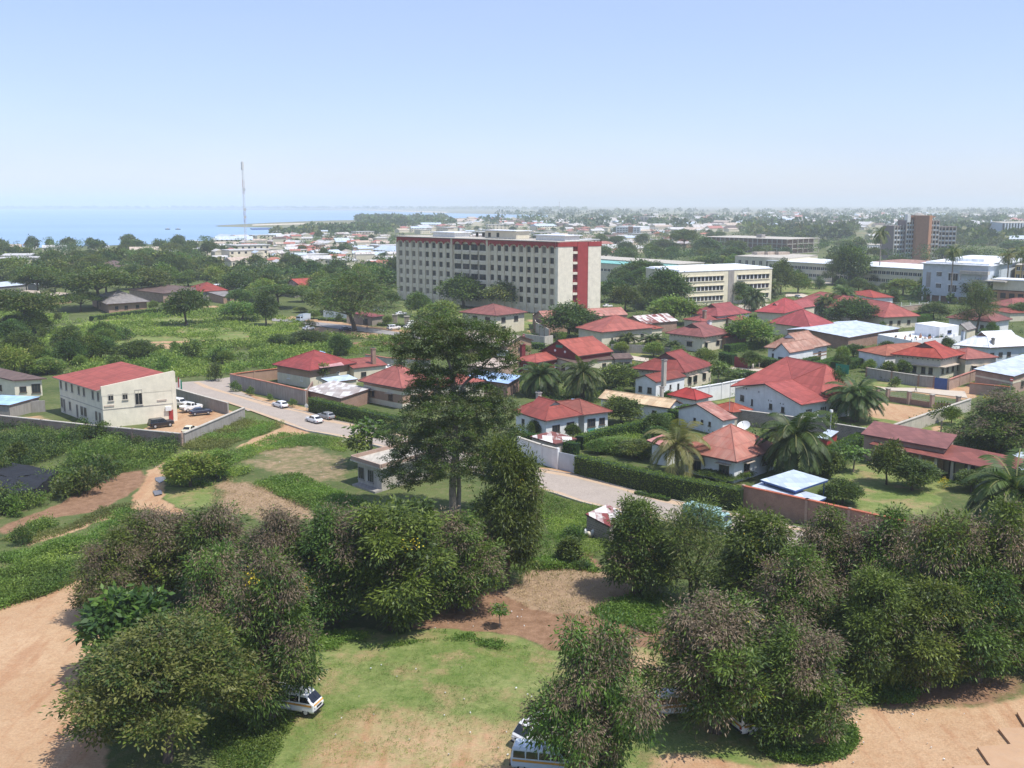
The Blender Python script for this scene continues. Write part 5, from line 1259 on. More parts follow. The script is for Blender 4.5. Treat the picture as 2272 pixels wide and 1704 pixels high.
# ---- the tall tree in the middle
rng = np.random.default_rng(77)
base = W('D', 980, 1112)
sc_ = lambda x: (x - 980) * 1.02712 / ppm(base)
zt = lambda y: height_at(base, 'D', 980, y)
def lobe(x, y, w, h_, dy=0): return (sc_(x), dy, zt(y), w * 1.02712 / 2 / ppm(base), w * 1.02712 / 2 / ppm(base) * .9, h_ * 1.02712 / 2 / ppm(base))
L_ = [lobe(915, 735, 110, 50, .5), lobe(965, 715, 110, 45, -.8), lobe(1030, 722, 120, 48, .6), lobe(1090, 738, 70, 42, -.3), lobe(905, 775, 80, 40, -1), lobe(1000, 765, 130, 45, 1.5), lobe(1075, 775, 80, 40, .8),
      lobe(945, 810, 70, 35, -.6), lobe(1095, 800, 40, 36, -.2), lobe(1050, 812, 40, 26, .9), lobe(910, 845, 60, 45, .4), lobe(1060, 850, 60, 40, -.8), lobe(890, 762, 60, 36, .2),
      lobe(945, 842, 95, 40, .8), lobe(1030, 850, 80, 40, .3), lobe(985, 872, 150, 50, -.9), lobe(920, 800, 60, 30, .3), lobe(1005, 805, 80, 32, .6), lobe(960, 812, 70, 34, -.4), lobe(945, 705, 100, 36, .9), lobe(1000, 708, 110, 38, -.2), lobe(1060, 728, 90, 40, -.8), lobe(965, 742, 110, 44, 1.2), lobe(1030, 755, 100, 36, -1), lobe(885, 742, 90, 40, .4), lobe(930, 890, 130, 70, 0), lobe(1030, 890, 120, 60, .8), lobe(880, 940, 100, 80, -.5), lobe(980, 930, 150, 70, -1.8), lobe(1075, 935, 100, 70, .5), lobe(1090, 880, 60, 50, -.4),
      lobe(900, 1000, 130, 80, .6), lobe(985, 990, 150, 80, -2.2), lobe(1065, 1000, 100, 80, 0), lobe(865, 1032, 80, 50, -.4), lobe(925, 1025, 80, 40, 1), lobe(1040, 1015, 80, 40, 1.2), lobe(960, 960, 140, 80, 2.4)]
e = empty('tree', base, 'tallest tree, dark with an open layered crown, standing over the flat-roofed concrete house', 'tree')
me, P_ = crown_mesh('crown', rng, L_, 17, 40, .46, .30, .14, ['leaf', 'leaf_olive', 'leaf_grey'], [.40, .40, .2], droop=.2, flat=.4, shell=.7)
me2 = link('crown', me, e)
b = MB(); x0 = 0
tr = lambda x, y, d=0: (sc_(x), d, zt(y))
b.tube([(0, 0, -.5), tr(978, 1060), tr(985, 960, .1), tr(985, 860, .2), tr(978, 800, .1)], [.62, .5, .42, .34, .26], 10)
b.tube([(.6, .1, -.5), tr(992, 1060, .3), tr(990, 980, .2)], [.35, .3, .2], 8)
for pts, r0 in (([tr(983, 870), tr(1005, 830, .2), tr(1040, 795, .4), tr(1075, 762, .5)], .24), ([tr(1005, 830, .2), tr(1040, 800, -.3), tr(1085, 790, -.5)], .13), ([tr(978, 800), tr(968, 765, -.2), tr(940, 738, 0), tr(915, 730, .3)], .2), ([tr(978, 800), tr(990, 760, .5), tr(1010, 735, .7), tr(1035, 715, .5)], .17), ([tr(968, 765), tr(975, 730, -.5), tr(965, 708, -.7)], .12),
                ([tr(984, 880), tr(955, 850, -.3), tr(930, 835, -.6), tr(910, 830, -.4)], .2), ([tr(955, 850), tr(948, 820, -.5), tr(935, 800, -.6)], .1), ([tr(985, 950), tr(930, 910, .2), tr(890, 930, -.4)], .18), ([tr(985, 960), tr(1040, 930, .4), tr(1075, 925, .5)], .18), ([tr(984, 1010), tr(920, 985, .4), tr(880, 1000, .5)], .15), ([tr(985, 1000), tr(1030, 990, -.8), tr(1060, 1000, -.2)], .15), ([tr(985, 940), tr(985, 920, -1.2), tr(980, 930, -1.9)], .14)):
    b.tube(pts, [r0, r0 * .8, r0 * .55, r0 * .3][:len(pts)], 7, cap=False)
LC = np.array([l[:3] for l in L_])
for p in P_[rng.choice(len(P_), 150, replace=False)]:
    c = LC[np.argmin(np.linalg.norm(LC - p, axis=1))]; b.tube([tuple(c), tuple((c + p) / 2 + rng.normal(0, .1, 3)), tuple(p)], [.06, .04, .015], 4, cap=False)
b.build('trunk', M['palebark'], e, uv=False, at=(0, 0, 0))

# ---- trees round the yard in the foreground
CAS = 'cassia trees round the yard'
near = [
 # kind, base x, base y, top y, width, label
 ('cassia_green', 1103, 1262, 950, 138, 'slim leafy tree with yellow flowers beside the stubble mound, right of the tallest tree'),
 ('cassia_green', 1378, 1285, 1085, 145, 'small two-stemmed green tree beside the plank shack, its thin trunks showing'),
 ('feathery', 1495, 1300, 1075, 170, 'dark feathery tree with open twiggy crown in front of the lower street'),
 ('cassia', 985, 1312, 1110, 165, 'small pod-covered tree casting shade on the dug brown earth'),
 ('cassia_green', 850, 1345, 1095, 215, 'dense green tree with bright drooping lower leaves at the top of the lawn'),
 ('cassia', 730, 1335, 1105, 190, 'brown-topped tree left of the dense green tree above the lawn'),
 ('cassia', 610, 1325, 1100, 190, 'brown-topped tree behind the minibus, beyond the dry field edge'),
 ('cassia', 480, 1300, 1095, 190, 'pod-covered tree with yellow flower sprays at the foot of the dry field'),
 ('cassia_wide', 350, 1290, 1100, 180, 'greyish-brown tree where the red footpath ends'),
 ('cassia', 255, 1330, 1150, 150, 'ragged brown tree at the upper corner of the orange yard'),
 ('cassia', 595, 1545, 1200, 205, 'large brown-podded tree overhanging the white minibus on the lawn'),
 ('cassia_wide', 480, 1450, 1185, 195, 'thick brown and green tree in the middle of the left clump'),
 ('broadleaf', 275, 1470, 1285, 200, 'broad-leaved dark tree bordering the orange yard'),
 ('layered', 360, 1640, 1350, 350, 'big olive tree with flat layered sprays at the bottom of the left clump'),
 ('cassia_wide', 1290, 1720, 1345, 240, 'brown-podded tree standing alone in front of the parked vans'),
 ('cassia_wide', 1540, 1580, 1300, 240, 'wide brown-podded tree sheltering a van at the edge of the lawn'),
 ('cassia', 1715, 1590, 1360, 200, 'brown-podded tree over the round green bed, next to a hidden van'),
 ('cassia_green', 1640, 1370, 1115, 200, 'tall green tree with yellow flowers where the lower street disappears'),
 ('cassia', 1710, 1440, 1185, 180, 'grey-brown tree between the tall flowering tree and the half-hidden van'),
 ('cassia', 1790, 1345, 1105, 170, 'dark tree pressed against the tiled brick wall'),
 ('cassia', 1905, 1365, 1105, 190, 'brown-topped tree below the garden lawn'),
 ('cassia_green', 1875, 1490, 1235, 165, 'shaded dark tree above the green ground-cover bed'),
 ('cassia_wide', 2020, 1440, 1115, 200, 'large dark tree at the end of the garden wall'),
 ('cassia_green', 1995, 1490, 1265, 175, 'low dark tree overhanging the orange clearing'),
 ('cassia', 2140, 1430, 1090, 200, 'tall brown-topped tree in front of the big garden palm'),
 ('cassia', 2235, 1440, 1150, 170, 'dark tree cut by the right edge above the orange clearing'),
 ('cassia_green', 2105, 1470, 1240, 180, 'shadowy tree behind the mossy bank at the right'),
 ('broadleaf', 880, 1215, 1085, 150, 'bushy low tree below the flat-roofed concrete house'),
 ('feathery', 1090, 1205, 1060, 120, 'dark scrubby tree in the gap right of the tallest trunk'),
]
for kind, bx, by, ty, w, lab in near: plant(kind, 'D', bx, by, ty, w, lab, group=CAS if 'cassia' in kind else None)
plant('papaya', 'D', 1080, 1352, 1305, 42, 'thin young sapling alone on the dug brown earth', 'sapling', cat='sapling')
plant('papaya', 'D', 800, 1000, 905, 95, 'papaya plant with large leaves at the street edge left of the tallest tree', 'papaya_tree', cat='papaya')
plant('papaya', 'D', 775, 1010, 935, 60, 'lower papaya plant beside the taller one at the street edge', 'papaya_tree', cat='papaya')

# ---- trees of the gardens and the middle distance
mid = [
 ('mango', 'd1', 740, 360, 112, 345, 'big round dark mango tree beside the bright red roof'), ('mango', 'd1', 840, 370, 240, 150, 'smaller mango leaning on the big round one'),
 ('shrub', 'd1', 690, 385, 320, 110, 'light green bush below the big mango'),
 ('bright', 'd1', 1520, 265, 62, 340, 'bright green tree in front of the pale yellow block'), ('bright', 'd1', 2080, 440, 215, 330, 'bright dense mango beside the rusted villa'),
 ('mango', 'd1', 1140, 1010, 805, 290, 'dense dark tree between the red-roofed house and the cream metal roof'), ('mango', 'd1', 1095, 760, 570, 290, 'leafy tree right of the two dark palms'),
 ('bright', 'd1', 1135, 475, 398, 105, 'small clipped bright tree left of the lane wall'), ('bright', 'd1', 1378, 505, 400, 140, 'small round bright tree with a shadow on the lane verge'),
 ('bright', 'd1', 1625, 865, 762, 125, 'round bright bush tree against the small red roof'), ('mango', 'd1', 1400, 1080, 930, 200, 'dark tree behind the inner hedge'),
 ('broadleaf', 'd1', 1390, 1145, 1030, 170, 'broad-leaved bush inside the hedged garden'), ('mango', 'd2', 945, 260, 75, 310, 'large dark round tree behind the pale blue workshop roof'),
 ('broadleaf', 'd2', 970, 505, 412, 150, 'dark bush right of the rusted villa'), ('bright', 'd2', 840, 295, 243, 130, 'bright shrub by the end of the workshop'),
 ('mango', 'd2', 215, 580, 455, 140, 'dark leaning tree over the two white-clad people'), ('papaya', 'd2', 60, 690, 590, 190, 'papaya clump by the white lane wall'),
 ('mango', 'd2', 830, 900, 590, 150, 'ragged tree leaning against the white house'), ('shrub', 'd2', 1270, 720, 645, 75, 'small round bush on the verge by the blue gate'),
 ('broadleaf', 'd2', 1215, 660, 535, 110, 'leafy tree in front of the cream house windows'), ('broadleaf', 'd2', 1325, 650, 525, 110, 'second leafy tree before the cream house'),
 ('papaya', 'd2', 1840, 165, 20, 60, 'thin papaya by the hotel'), ('papaya', 'd2', 1580, 360, 285, 55, 'single papaya rising behind the terrace'),
 ('mango', 'd2', 1620, 450, 345, 130, 'dark tree right of the terrace pots'), ('casuarina', 'd2', 1860, 330, -60, 260, 'thin feathery casuarina with see-through crown in front of the dull red roof'),
 ('shade', 'd2', 2060, 780, 700, 120, 'small tree by the garage wall'), ('cassia', 'd4', 2030, 500, 40, 640, 'huge dark rounded tree above the bungalow, browning on top'),
 ('mango', 'd4', 1345, 790, 548, 320, 'round mango tree in the garden with a dark pool of shade'), ('yellowish', 'd4', 1450, 740, 570, 150, 'yellow-green bush touching the garden mango'),
 ('shade', 'd4', 1145, 745, 415, 250, 'thin open garden tree in front of the porch'), ('papaya', 'd4', 885, 650, 450, 220, 'leaning papaya-like tree on the garden lawn'),
 ('broadleaf', 'd4', 690, 690, 500, 180, 'dark shrubbery behind the pavilion'), ('broadleaf', 'd4', 600, 660, 540, 150, 'leafy shrub at the back corner of the pavilion'),
 ('mango', 'd4', 800, 900, 720, 260, 'dark bush at the front of the garden lawn'), ('bright', 'd4', 680, 870, 790, 140, 'bright shrub beside the pavilion corner'),
 ('shade', 'd4', 1800, 800, 650, 250, 'loose shrubby tree before the porch end'), ('papaya', 'd4', 700, 430, 190, 90, 'slim papaya beside the rubble wall'),
 ('fan', 'd4', 1565, 365, 105, 200, 'fan-shaped traveller palm beside the court wall'), ('bright', 'd4', 1650, 280, 150, 130, 'leafy tree at the court wall right of the fan palm'),
 ('papaya', 'd1', 1850, 745, 540, 150, 'papaya in front of the vented eaves'), ('papaya', 'd1', 1925, 260, 150, 80, 'slim papaya before the white-walled red house'),
 ('papaya', 'c5', 812, 680, 520, 90, 'papaya plant against the two-tone tan wall'),
 ('mango', 'd1', 490, 1100, 985, 110, 'leafy shrub at the corner of the white house with the row of windows'), ('broadleaf', 'd1', 775, 1115, 1010, 110, 'pale-leaved shrub behind the scrap lean-to'),
 ('flower_shrub', 'd1', 620, 1085, 1025, 80, 'yellow croton bush against the white house'), ('flower_shrub', 'd4', 1590, 770, 700, 120, 'yellow croton bush beside the garden path'),
 ('flower_shrub', 'd1', 1215, 570, 530, 60, 'yellow-green shrub beside the maroon hall'),
 ('bright', 'd1', 1090, 1200, 1110, 260, 'spreading light shrub inside the street hedge corner'), ('shade', 'd1', 1250, 1250, 1130, 260, 'loose fruit tree inside the hedged garden'),
 ('bright', 'd1', 960, 1215, 1125, 160, 'light shrub behind the long hedge'), ('mango', 'd1', 1900, 1400, 1330, 330, 'low dark shrub under the satellite house windows'),
 ('shrub', 'd1', 2180, 1270, 1165, 120, 'leafy tree at the palm foot by the satellite house'),
 # around the big block
 ('casuarina', 'z5', 1262, 515, -260, 900, 'very tall feathery tree with bare pale trunk beside the gate road'), 
 ('mango', 'c2', 960, 815, 622, 300, 'grey-green round tree in front of the big block'), ('pale', 'c2', 1250, 830, 645, 270, 'pale flowering tree in front of the big block'),
 ('mango', 'c2', 660, 880, 725, 150, 'dark round tree at the left foot of the big block'), ('yellowish', 'c2', 800, 960, 780, 260, 'olive yellowish tree between the gate and the cream villa'),
 ('shade', 'z5', 1700, 230, 20, 200, 'slender tree at the far corner of the big block'), 
 ('conical', 'z5', 1065, 400, 300, 90, 'small dark clipped tree inside the gate wall'), ('bright', 'z5', 1660, 450, 335, 110, 'clipped bush in front of the gate pillar'),
 ('yellowish', 'z5', 585, 290, 232, 150, 'bright yellow-green clipped bush by the parked truck'), ('bright', 'z5', 750, 370, 262, 150, 'trimmed round bush beside the parked truck'),
 ('dark_shrub', 'z5', 700, 470, 385, 180, 'grey bush beside the white sedan by the far road'), ('mango', 'z5', 1080, 810, 570, 260, 'dark tree behind the patched red roof'),
 ('mango', 'z5', 680, 690, 520, 470, 'dark spreading bush tree on the near side of the far road'), ('dark_shrub', 'z5', 290, 700, 560, 180, 'round dark bush in the green field'),
 ('mango', 'c3', 600, 690, 565, 130, 'dark tree at the corner of the pale yellow block'), ('shade', 'c3', 170, 665, 600, 210, 'tree at the left foot of the pale yellow block'),
 ('mango', 'c3', 60, 600, 455, 260, 'dark tree right behind the red stair tower'), ('mango', 'c3', 180, 640, 500, 220, 'dark tree before the teal roof'),
 ('mango', 'c3', 205, 712, 505, 230, 'dark tree hiding the left wall of the pale yellow block'), ('shade', 'c3', 60, 690, 590, 220, 'tree in the row right of the big block'), ('shade', 'c3', 130, 725, 650, 180, 'loose tree below the dark row right of the big block'), 
 ('mango', 'c3', 840, 640, 450, 120, 'slender tree in the little park'), ('bright', 'c3', 940, 635, 515, 125, 'rounded park tree with a clear trunk'), ('conical', 'c3', 1060, 610, 540, 65, 'small dark conical park tree'),
 ('casuarina', 'c3', 1135, 590, 415, 110, 'tall narrow tree before the long cream building'), ('mango', 'c3', 1235, 590, 375, 180, 'big dark tree in front of the long cream building'), ('shade', 'c3', 1190, 640, 590, 90, 'tree beside the fan palms'),
 ('yellowish', 'c3', 1535, 565, 475, 190, 'golden-green rounded tree left of the blue-white hotel'), ('yellowish', 'c3', 1530, 650, 555, 170, 'second golden-green rounded tree lower down by the red-white flag'),
 ('shade', 'c3', 1660, 650, 545, 110, 'dull tree at the corner of the blue-white hotel'), ('mango', 'c3', 1955, 690, 530, 200, 'dense dark tree hiding the hotel entrance'), ('mango', 'c3', 1500, 500, 430, 160, 'dark tree between the rusty long roof and the hotel'),
 ('shade', 'c3', 1700, 780, 690, 150, 'shrubby tree left of the dull red hipped roof'), ('shade', 'c3', 2200, 780, 690, 150, 'dark tree at the right edge by the red roofs'),
 ('mango', 'c3', 2170, 400, 340, 170, 'dark tree below the right-hand tower'), ('shade', 'c3', 1660, 560, 470, 130, 'tree hiding the left wall of the hotel'),
 ('spreading', 'c3', 300, 420, 280, 160, 'flat-topped tree left of the concrete frame building'), ('mango', 'c3', 420, 440, 320, 150, 'dark tree before the concrete frame building'), ('shade', 'c3', 560, 480, 380, 160, 'tree under the concrete frame building'),
 ('bright', 'c3', 470, 485, 420, 260, 'wide low light tree above the pale yellow block'), ('spreading', 'c3', 1230, 400, 335, 150, 'umbrella-shaped tree with bare underside near the brick tower'),
 # left field
 ('shade', 'c1', 1205, 1110, 880, 250, 'lone tree on the green field with people resting in its shade'), ('mango', 'c1', 1720, 1110, 900, 150, 'dark upright tree beside the far road truck'),
 ('spreading', 'c1', 170, 1170, 900, 420, 'large dark spreading tree at the left edge of the field'), ('spreading', 'c1', 520, 1020, 900, 250, 'flat-crowned tree left of the grey pyramid roof'),
 ('spreading', 'c1', 640, 1000, 760, 460, 'broad flat-crowned tree behind the grey pyramid roof'), ('shade', 'c1', 980, 930, 740, 250, 'tall tree behind the grey pyramid roof'), ('bright', 'c1', 1215, 860, 757, 170, 'bright round tree behind the rust-red pyramid roof'),
 ('shade', 'c1', 1400, 860, 720, 220, 'tall pale tree behind the rust-red roof'), ('mango', 'c1', 2015, 830, 690, 160, 'dark domed tree above the bright red gable'), ('mango', 'c1', 160, 880, 745, 140, 'dark round tree in front of the pale shed roof'),
 ('shade', 'c1', 370, 850, 690, 230, 'rounded tree left of the brown warehouse'), ('shade', 'c1', 60, 1000, 880, 260, 'dense tree at the left edge by the orange-tan roof'), ('shade', 'c1', 1550, 990, 880, 150, 'tree in front of the open shed'),
 ('spreading', 'c1', 1800, 1000, 850, 300, 'spreading tree in front of the bright red gable'), ('shade', 'c1', 2100, 1030, 870, 260, 'tree left of the tall feathery tree'), ('bright', 'c1', 1560, 1080, 960, 240, 'bright bushy tree at the field edge'),
 ('mango', 'c1', 880, 1330, 1210, 230, 'dark bushy tree behind the office roof'), ('mango', 'c1', 650, 1330, 1180, 190, 'dark tree near the office at the field path'), ('shade', 'c1', 450, 1330, 1130, 200, 'dark tree behind the office on the left'),
 ('shade', 'c1', 230, 1180, 1040, 200, 'low tree left of the field'), ('shade', 'c1', 130, 1330, 1200, 230, 'palm-like shaggy tree at the left edge behind the bungalow'), ('dark_shrub', 'c1', 1790, 1240, 1170, 100, 'round grey-green bush on the field path'),
 ('dark_shrub', 'c1', 800, 1200, 1125, 130, 'rounded bush in the middle of the green field'), ('dark_shrub', 'c1', 1240, 1330, 1200, 140, 'dark bush near the street corner'), ('shrub', 'c1', 1420, 1330, 1260, 140, 'low dark bush beyond the walled corner'),
 ('bright', 'c4', 300, 255, 160, 230, 'low flat-topped bright tree between the bungalow and office'), ('shrub', 'c4', 1520, 375, 305, 70, 'bright shrub at the end of the corner wall'), ('shrub', 'c4', 1620, 395, 340, 55, 'small shrub along the corner wall'),
 ('shrub', 'c4', 1745, 430, 385, 45, 'third small shrub along the corner wall'), ('shrub', 'c4', 1890, 470, 420, 50, 'small shrub behind the parked white car'), ('dark_shrub', 'c4', 1395, 305, 170, 100, 'dark bush on the bend of the street'),
 ('shrub', 'c4', 550, 670, 590, 110, 'tall bush poking above the brick yard wall'), ('broadleaf', 'c4', 130, 840, 700, 110, 'thin-stemmed banana-like plant near the dark netting'),
 ('dark_shrub', 'c4', 150, 1360, 1240, 130, 'dark twiggy bush beside the red footpath'), ('dark_shrub', 'c4', 560, 1030, 860, 200, 'tall dark scrub bush at the edge of the brown strip'), ('dark_shrub', 'c4', 430, 1050, 900, 200, 'dark scrub bush next to the netting'),
 ('dark_shrub', 'c4', 660, 950, 780, 180, 'dark scrub bush under the brick yard wall'), ('bright', 'c4', 1230, 985, 775, 300, 'large yellow-flowering bush beside the puddled track'), ('bright', 'c4', 1400, 930, 760, 230, 'second flowering bush behind the puddled track'),
 ('dark_shrub', 'd3', 590, 1130, 1020, 160, 'tangled grey thorn bush beside the shack'), ('broadleaf', 'd3', 550, 1290, 1120, 190, 'bright broad-leaved bush on the eroded bank'), ('dark_shrub', 'd3', 640, 1340, 1280, 130, 'low bush on the eroded bank'),
]
for kind, k, bx, by, ty, w, lab in mid:
    nm = 'shrub' if 'shrub' in kind else ('papaya_tree' if kind == 'papaya' else 'tree')
    plant(kind, k, bx, by, ty, w, lab, nm, cat='bush' if 'shrub' in kind else 'tree')
palms = [
 ('oil_palm', 'd1', 530, 790, 545, 330, 'dark shaggy palm, left one of the pair behind the red-roofed white house'), ('oil_palm', 'd1', 845, 830, 530, 330, 'dark shaggy palm, right one of the pair behind the red-roofed white house'),
 ('young_palm', 'd1', 1545, 1380, 955, 470, 'yellowish coconut palm arching over the long street hedge'), ('oil_palm', 'd4', 415, 690, 180, 560, 'large oil palm in front of the satellite dish house'),
 ('oil_palm', 'd4', 895, 255, -60, 470, 'oil palm shading the lawn of the walled court'), ('oil_palm', 'd4', 2110, 1170, 540, 760, 'huge oil palm with hanging fronds at the right edge of the garden'),
 ('fan_palm', 'd1', 1185, 420, 330, 170, 'low fan palm behind the lane wall'), ('fan_palm', 'd1', 1370, 430, 335, 220, 'spreading fan palm behind the lane wall'), ('fan_palm', 'd1', 1520, 455, 385, 120, 'small fan palm before the square cream house'),
 ('oil_palm', 'd2', 240, 160, -10, 180, 'oil palm beside the car park'), ('oil_palm', 'd2', 770, 200, 30, 200, 'fan-headed palm left of the dark round tree'), ('oil_palm', 'd2', 900, 150, -20, 180, 'palm behind the dark round tree'),
 ('coconut', 'c3', 1390, 585, 262, 95, 'very tall slim coconut palm in front of the brick tower'), ('coconut', 'c3', 1795, 692, 362, 110, 'tall coconut palm before the blue-white hotel front'), ('coconut', 'c3', 2105, 692, 385, 120, 'tall coconut palm at the hotel entrance'), ('coconut', 'c3', 2190, 690, 375, 110, 'tall coconut palm cut by the right edge'),
 ('oil_palm', 'c3', 740, 600, 490, 110, 'short palm left of the little park'), ('oil_palm', 'c3', 790, 660, 560, 120, 'shaggy palm at the car park edge'), ('oil_palm', 'c1', 1560, 780, 680, 90, 'spiky palm among the town roofs'), ('coconut', 'c1', 320, 1010, 870, 130, 'arching palm left of the flat-crowned tree'),
 ('oil_palm', 'c1', 60, 1330, 1190, 200, 'drooping palm at the left edge behind the bungalow'),
]
for i, (kind, k, bx, by, ty, w, lab) in enumerate(palms): plant(kind, k, bx, by, ty, w, lab, 'palm_tree', cat='palm')

# ---- clipped hedges
def hedge(k, pts, wd, h, label, mat='hedge', leaf=.2, dens=38, name='hedge'):
    P_ = [W(k, *p) for p in pts]; rng = np.random.default_rng(int(P_[0].x * 10) % 9999)
    e = empty(name, P_[0], label, 'hedge')
    b = MB(); C = []; A = []
    for a, c in zip(P_[:-1], P_[1:]):
        d = (c - a).xy; ln = d.length; d /= ln; nn = Vector((-d.y, d.x))
        b.pbox(a.xy - nn * (wd / 2 - .1), d * ln, nn * (wd - .2), -.3, h - .1)
        for _ in range(int(ln * (wd + 2 * h) * dens)):
            s_ = rng.random() * ln; f_ = rng.random() * (wd + 2 * h)
            if f_ < wd: q = (f_ - wd / 2, h); nv = (0, 1)
            elif f_ < wd + h: q = (-wd / 2, f_ - wd); nv = (-1, .3)
            else: q = (wd / 2, f_ - wd - h); nv = (1, .3)
            wv = .07 * sin(s_ * 2.1) + .05 * sin(s_ * 5.3 + 1)
            p = a.xy + d * s_ + nn * (q[0] * (1 + wv * .5)); C.append((p.x, p.y, q[1] + wv)); A.append((nn.x * nv[0], nn.y * nv[0], nv[1]))
    C = np.array(C) - np.array(P_[0]); A = np.array(A)
    V = leaves(rng, C, A * .6, leaf * 1.2, leaf * .75, 0, .6)
    lf = npmesh('foliage', V.reshape(-1, 3), np.arange(len(V) * 4).reshape(-1, 4), None, rng.random(len(V))); lf.materials.append(M[mat])
    link('foliage', lf, e)
    b.build('stem', M['leaf_dark'], e, uv=False)
    return e
hedge('d3', [(610, 638), (1220, 790), (1835, 905)], 1.9, 3.0, 'long clipped dark hedge along the lower street, beginning at the metal gate')
hedge('d3', [(1040, 790), (1290, 845)], .9, .5, 'strip of low green edging on the kerb below the long hedge', leaf=.15)
hedge('c5', [(735, 855), (1010, 925), (1330, 1000)], 1.9, 2.7, 'clipped street hedge below the banded house')
hedge('c5', [(890, 915), (1060, 955)], .8, .6, 'knee-high clipped edging in front of the street hedge', leaf=.16)
hedge('d1', [(820, 1190), (1010, 1130), (1250, 1080), (1500, 1010)], 1.8, 2.2, 'hedge running back between two gardens behind the scrap lean-to')
hedge('d1', [(320, 1140), (600, 1210), (810, 1250)], 1.2, 2.3, 'creeper hedge topping the white street wall')
hedge('d1', [(1500, 1000), (1640, 950)], 1.6, 2.4, 'hedge beside the white gabled cottage')
hedge('d2', [(0, 540), (95, 560)], 2, 2.8, 'hedge left of the maroon gate'); hedge('d2', [(40, 470), (330, 430)], 2.4, 2.2, 'thick hedge behind the leaning dark tree')
hedge('d2', [(275, 560), (390, 585)], 2, 2.4, 'trimmed hedge right of the two white-clad people'); hedge('d2', [(408, 590), (570, 590), (700, 560)], 2, 2.3, 'trimmed hedge below the rusted villa gate')
hedge('d2', [(700, 590), (900, 535)], 2, 1.8, 'low hedge in front of the rusted villa'); hedge('d2', [(830, 600), (1060, 560)], 3, 2.2, 'bulky hedge behind the green panel')
hedge('d1', [(1980, 650), (2150, 680)], 1.8, 1.8, 'dark hedge along the garden lane'); hedge('d2', [(100, 650), (270, 660)], 2, 1.6, 'hedge at the end of the white lane wall')
hedge('d2', [(1320, 260), (1520, 230)], 3, 2.2, 'bright hedge right of the long red roof'); hedge('d2', [(1300, 225), (1480, 205)], 2, 2, 'dark hedge behind the bright one')
hedge('d2', [(210, 235), (420, 215)], 2, 1.8, 'hedge between the two red-roofed houses'); hedge('d4', [(620, 590), (960, 430)], 2.2, 1.8, 'sloping garden hedge below the rubble wall')
hedge('c1', [(590, 1080), (820, 1050), (1120, 1015)], 2.2, 1.6, 'long bright hedge bordering the green field', 'weed2', leaf=.3, dens=14)
hedge('z5', [(820, 385), (1160, 405)], 2, .7, 'low hedge in front of the gate wall', leaf=.3, dens=14); hedge('z5', [(1540, 450), (1860, 465)], 2, .7, 'low hedge right of the gatehouse', leaf=.3, dens=14)
hedge('d1', [(430, 440), (560, 450)], 1.5, 1.5, 'hedge behind the maroon chimney', leaf=.3, dens=20)

# ---- weeds, scrub and grass too many to count
def clear_of(A, pad=0):
    """points that stand on neither a house, a street nor bare or mown ground"""
    ok = np.ones(len(A), bool)
    for q in FOOT + ROADS: ok &= ~pip(A[:, 0], A[:, 1], q)
    if len(A):
        ix = np.clip(np.searchsorted(gx, A[:, 0]), 0, nx - 1); iy = np.clip(np.searchsorted(gy, A[:, 1]), 0, ny - 1)
        ok &= (Z4[0][iy, ix] < .3) & (Z4[1][iy, ix] < .4)
    return ok
def cover(name, k, poly, n, size, hgt, mats, probs, seed, per=12, leaf=.3, wd=.16, clump=None, avoid=False):
    rng = np.random.default_rng(seed); p = wpoly(k, poly); X = [q[0] for q in p]; Y = [q[1] for q in p]
    A = np.stack([rng.uniform(min(X), max(X), n * 4), rng.uniform(min(Y), max(Y), n * 4)], 1)
    A = A[pip(A[:, 0], A[:, 1], p)]
    if avoid: A = A[clear_of(A)]
    if clump: A = A[lattice(A[:, 0], A[:, 1], clump, seed) + rng.normal(0, .2, len(A)) > -.1]
    A = A[:n]
    if len(A) < 5: return
    hh = np.clip(.5 + .5 * lattice(A[:, 0], A[:, 1], 5, seed + 1) + .25 * rng.normal(0, 1, len(A)), .12, 1.3) * hgt
    idx = np.repeat(np.arange(len(A)), per)
    off = rng.normal(0, 1, (len(idx), 3)) * size * np.array([.5, .5, .0])
    C = np.concatenate([A[idx], np.zeros((len(idx), 1))], 1) + off; C[:, 2] = hh[idx] * rng.random(len(idx)) ** .6 - .1
    V = leaves(rng, C, np.array([[0, 0, .45]]) + off * .8 / size, leaf, wd, .1, .5)
    base = np.clip(.5 + .5 * lattice(A[:, 0], A[:, 1], 7, seed + 2), 0, 1)
    lv = np.clip(base[idx] * .5 + rng.random(len(idx)) * .5, 0, 1)
    pick = lattice(A[:, 0], A[:, 1], 6, seed + 5) * .5 + .5
    cum = np.cumsum(probs); s = np.searchsorted(cum, np.clip(pick * .75 + rng.random(len(A)) * .25, 0, .999))[idx]
    me = npmesh(name, V.reshape(-1, 3), np.arange(len(V) * 4).reshape(-1, 4), np.clip(s, 0, len(mats) - 1), lv)
    for q in mats: me.materials.append(M[q])
    tag(link(name, me), kind='stuff')
WD = ['weed', 'weed2', 'leaf_dark', 'leaf']
cover('scrub', 'c4', [(-250, 600), (0, 600), (500, 640), (900, 690), (1150, 740), (1130, 790), (1060, 850), (940, 870), (760, 900), (560, 1020), (300, 1110), (-250, 1230)], 7500, .7, 2.3, WD, [.35, .1, .3, .25], 1, 14, .3, .17, 5)
cover('scrub', 'c4', [(1170, 740), (1330, 640), (1560, 545), (1840, 590), (1700, 650), (1530, 700), (1480, 740), (1330, 760)], 1800, .6, .9, ['weed', 'leaf_olive', 'weed2'], [.4, .4, .2], 2, 12, .3, .12)
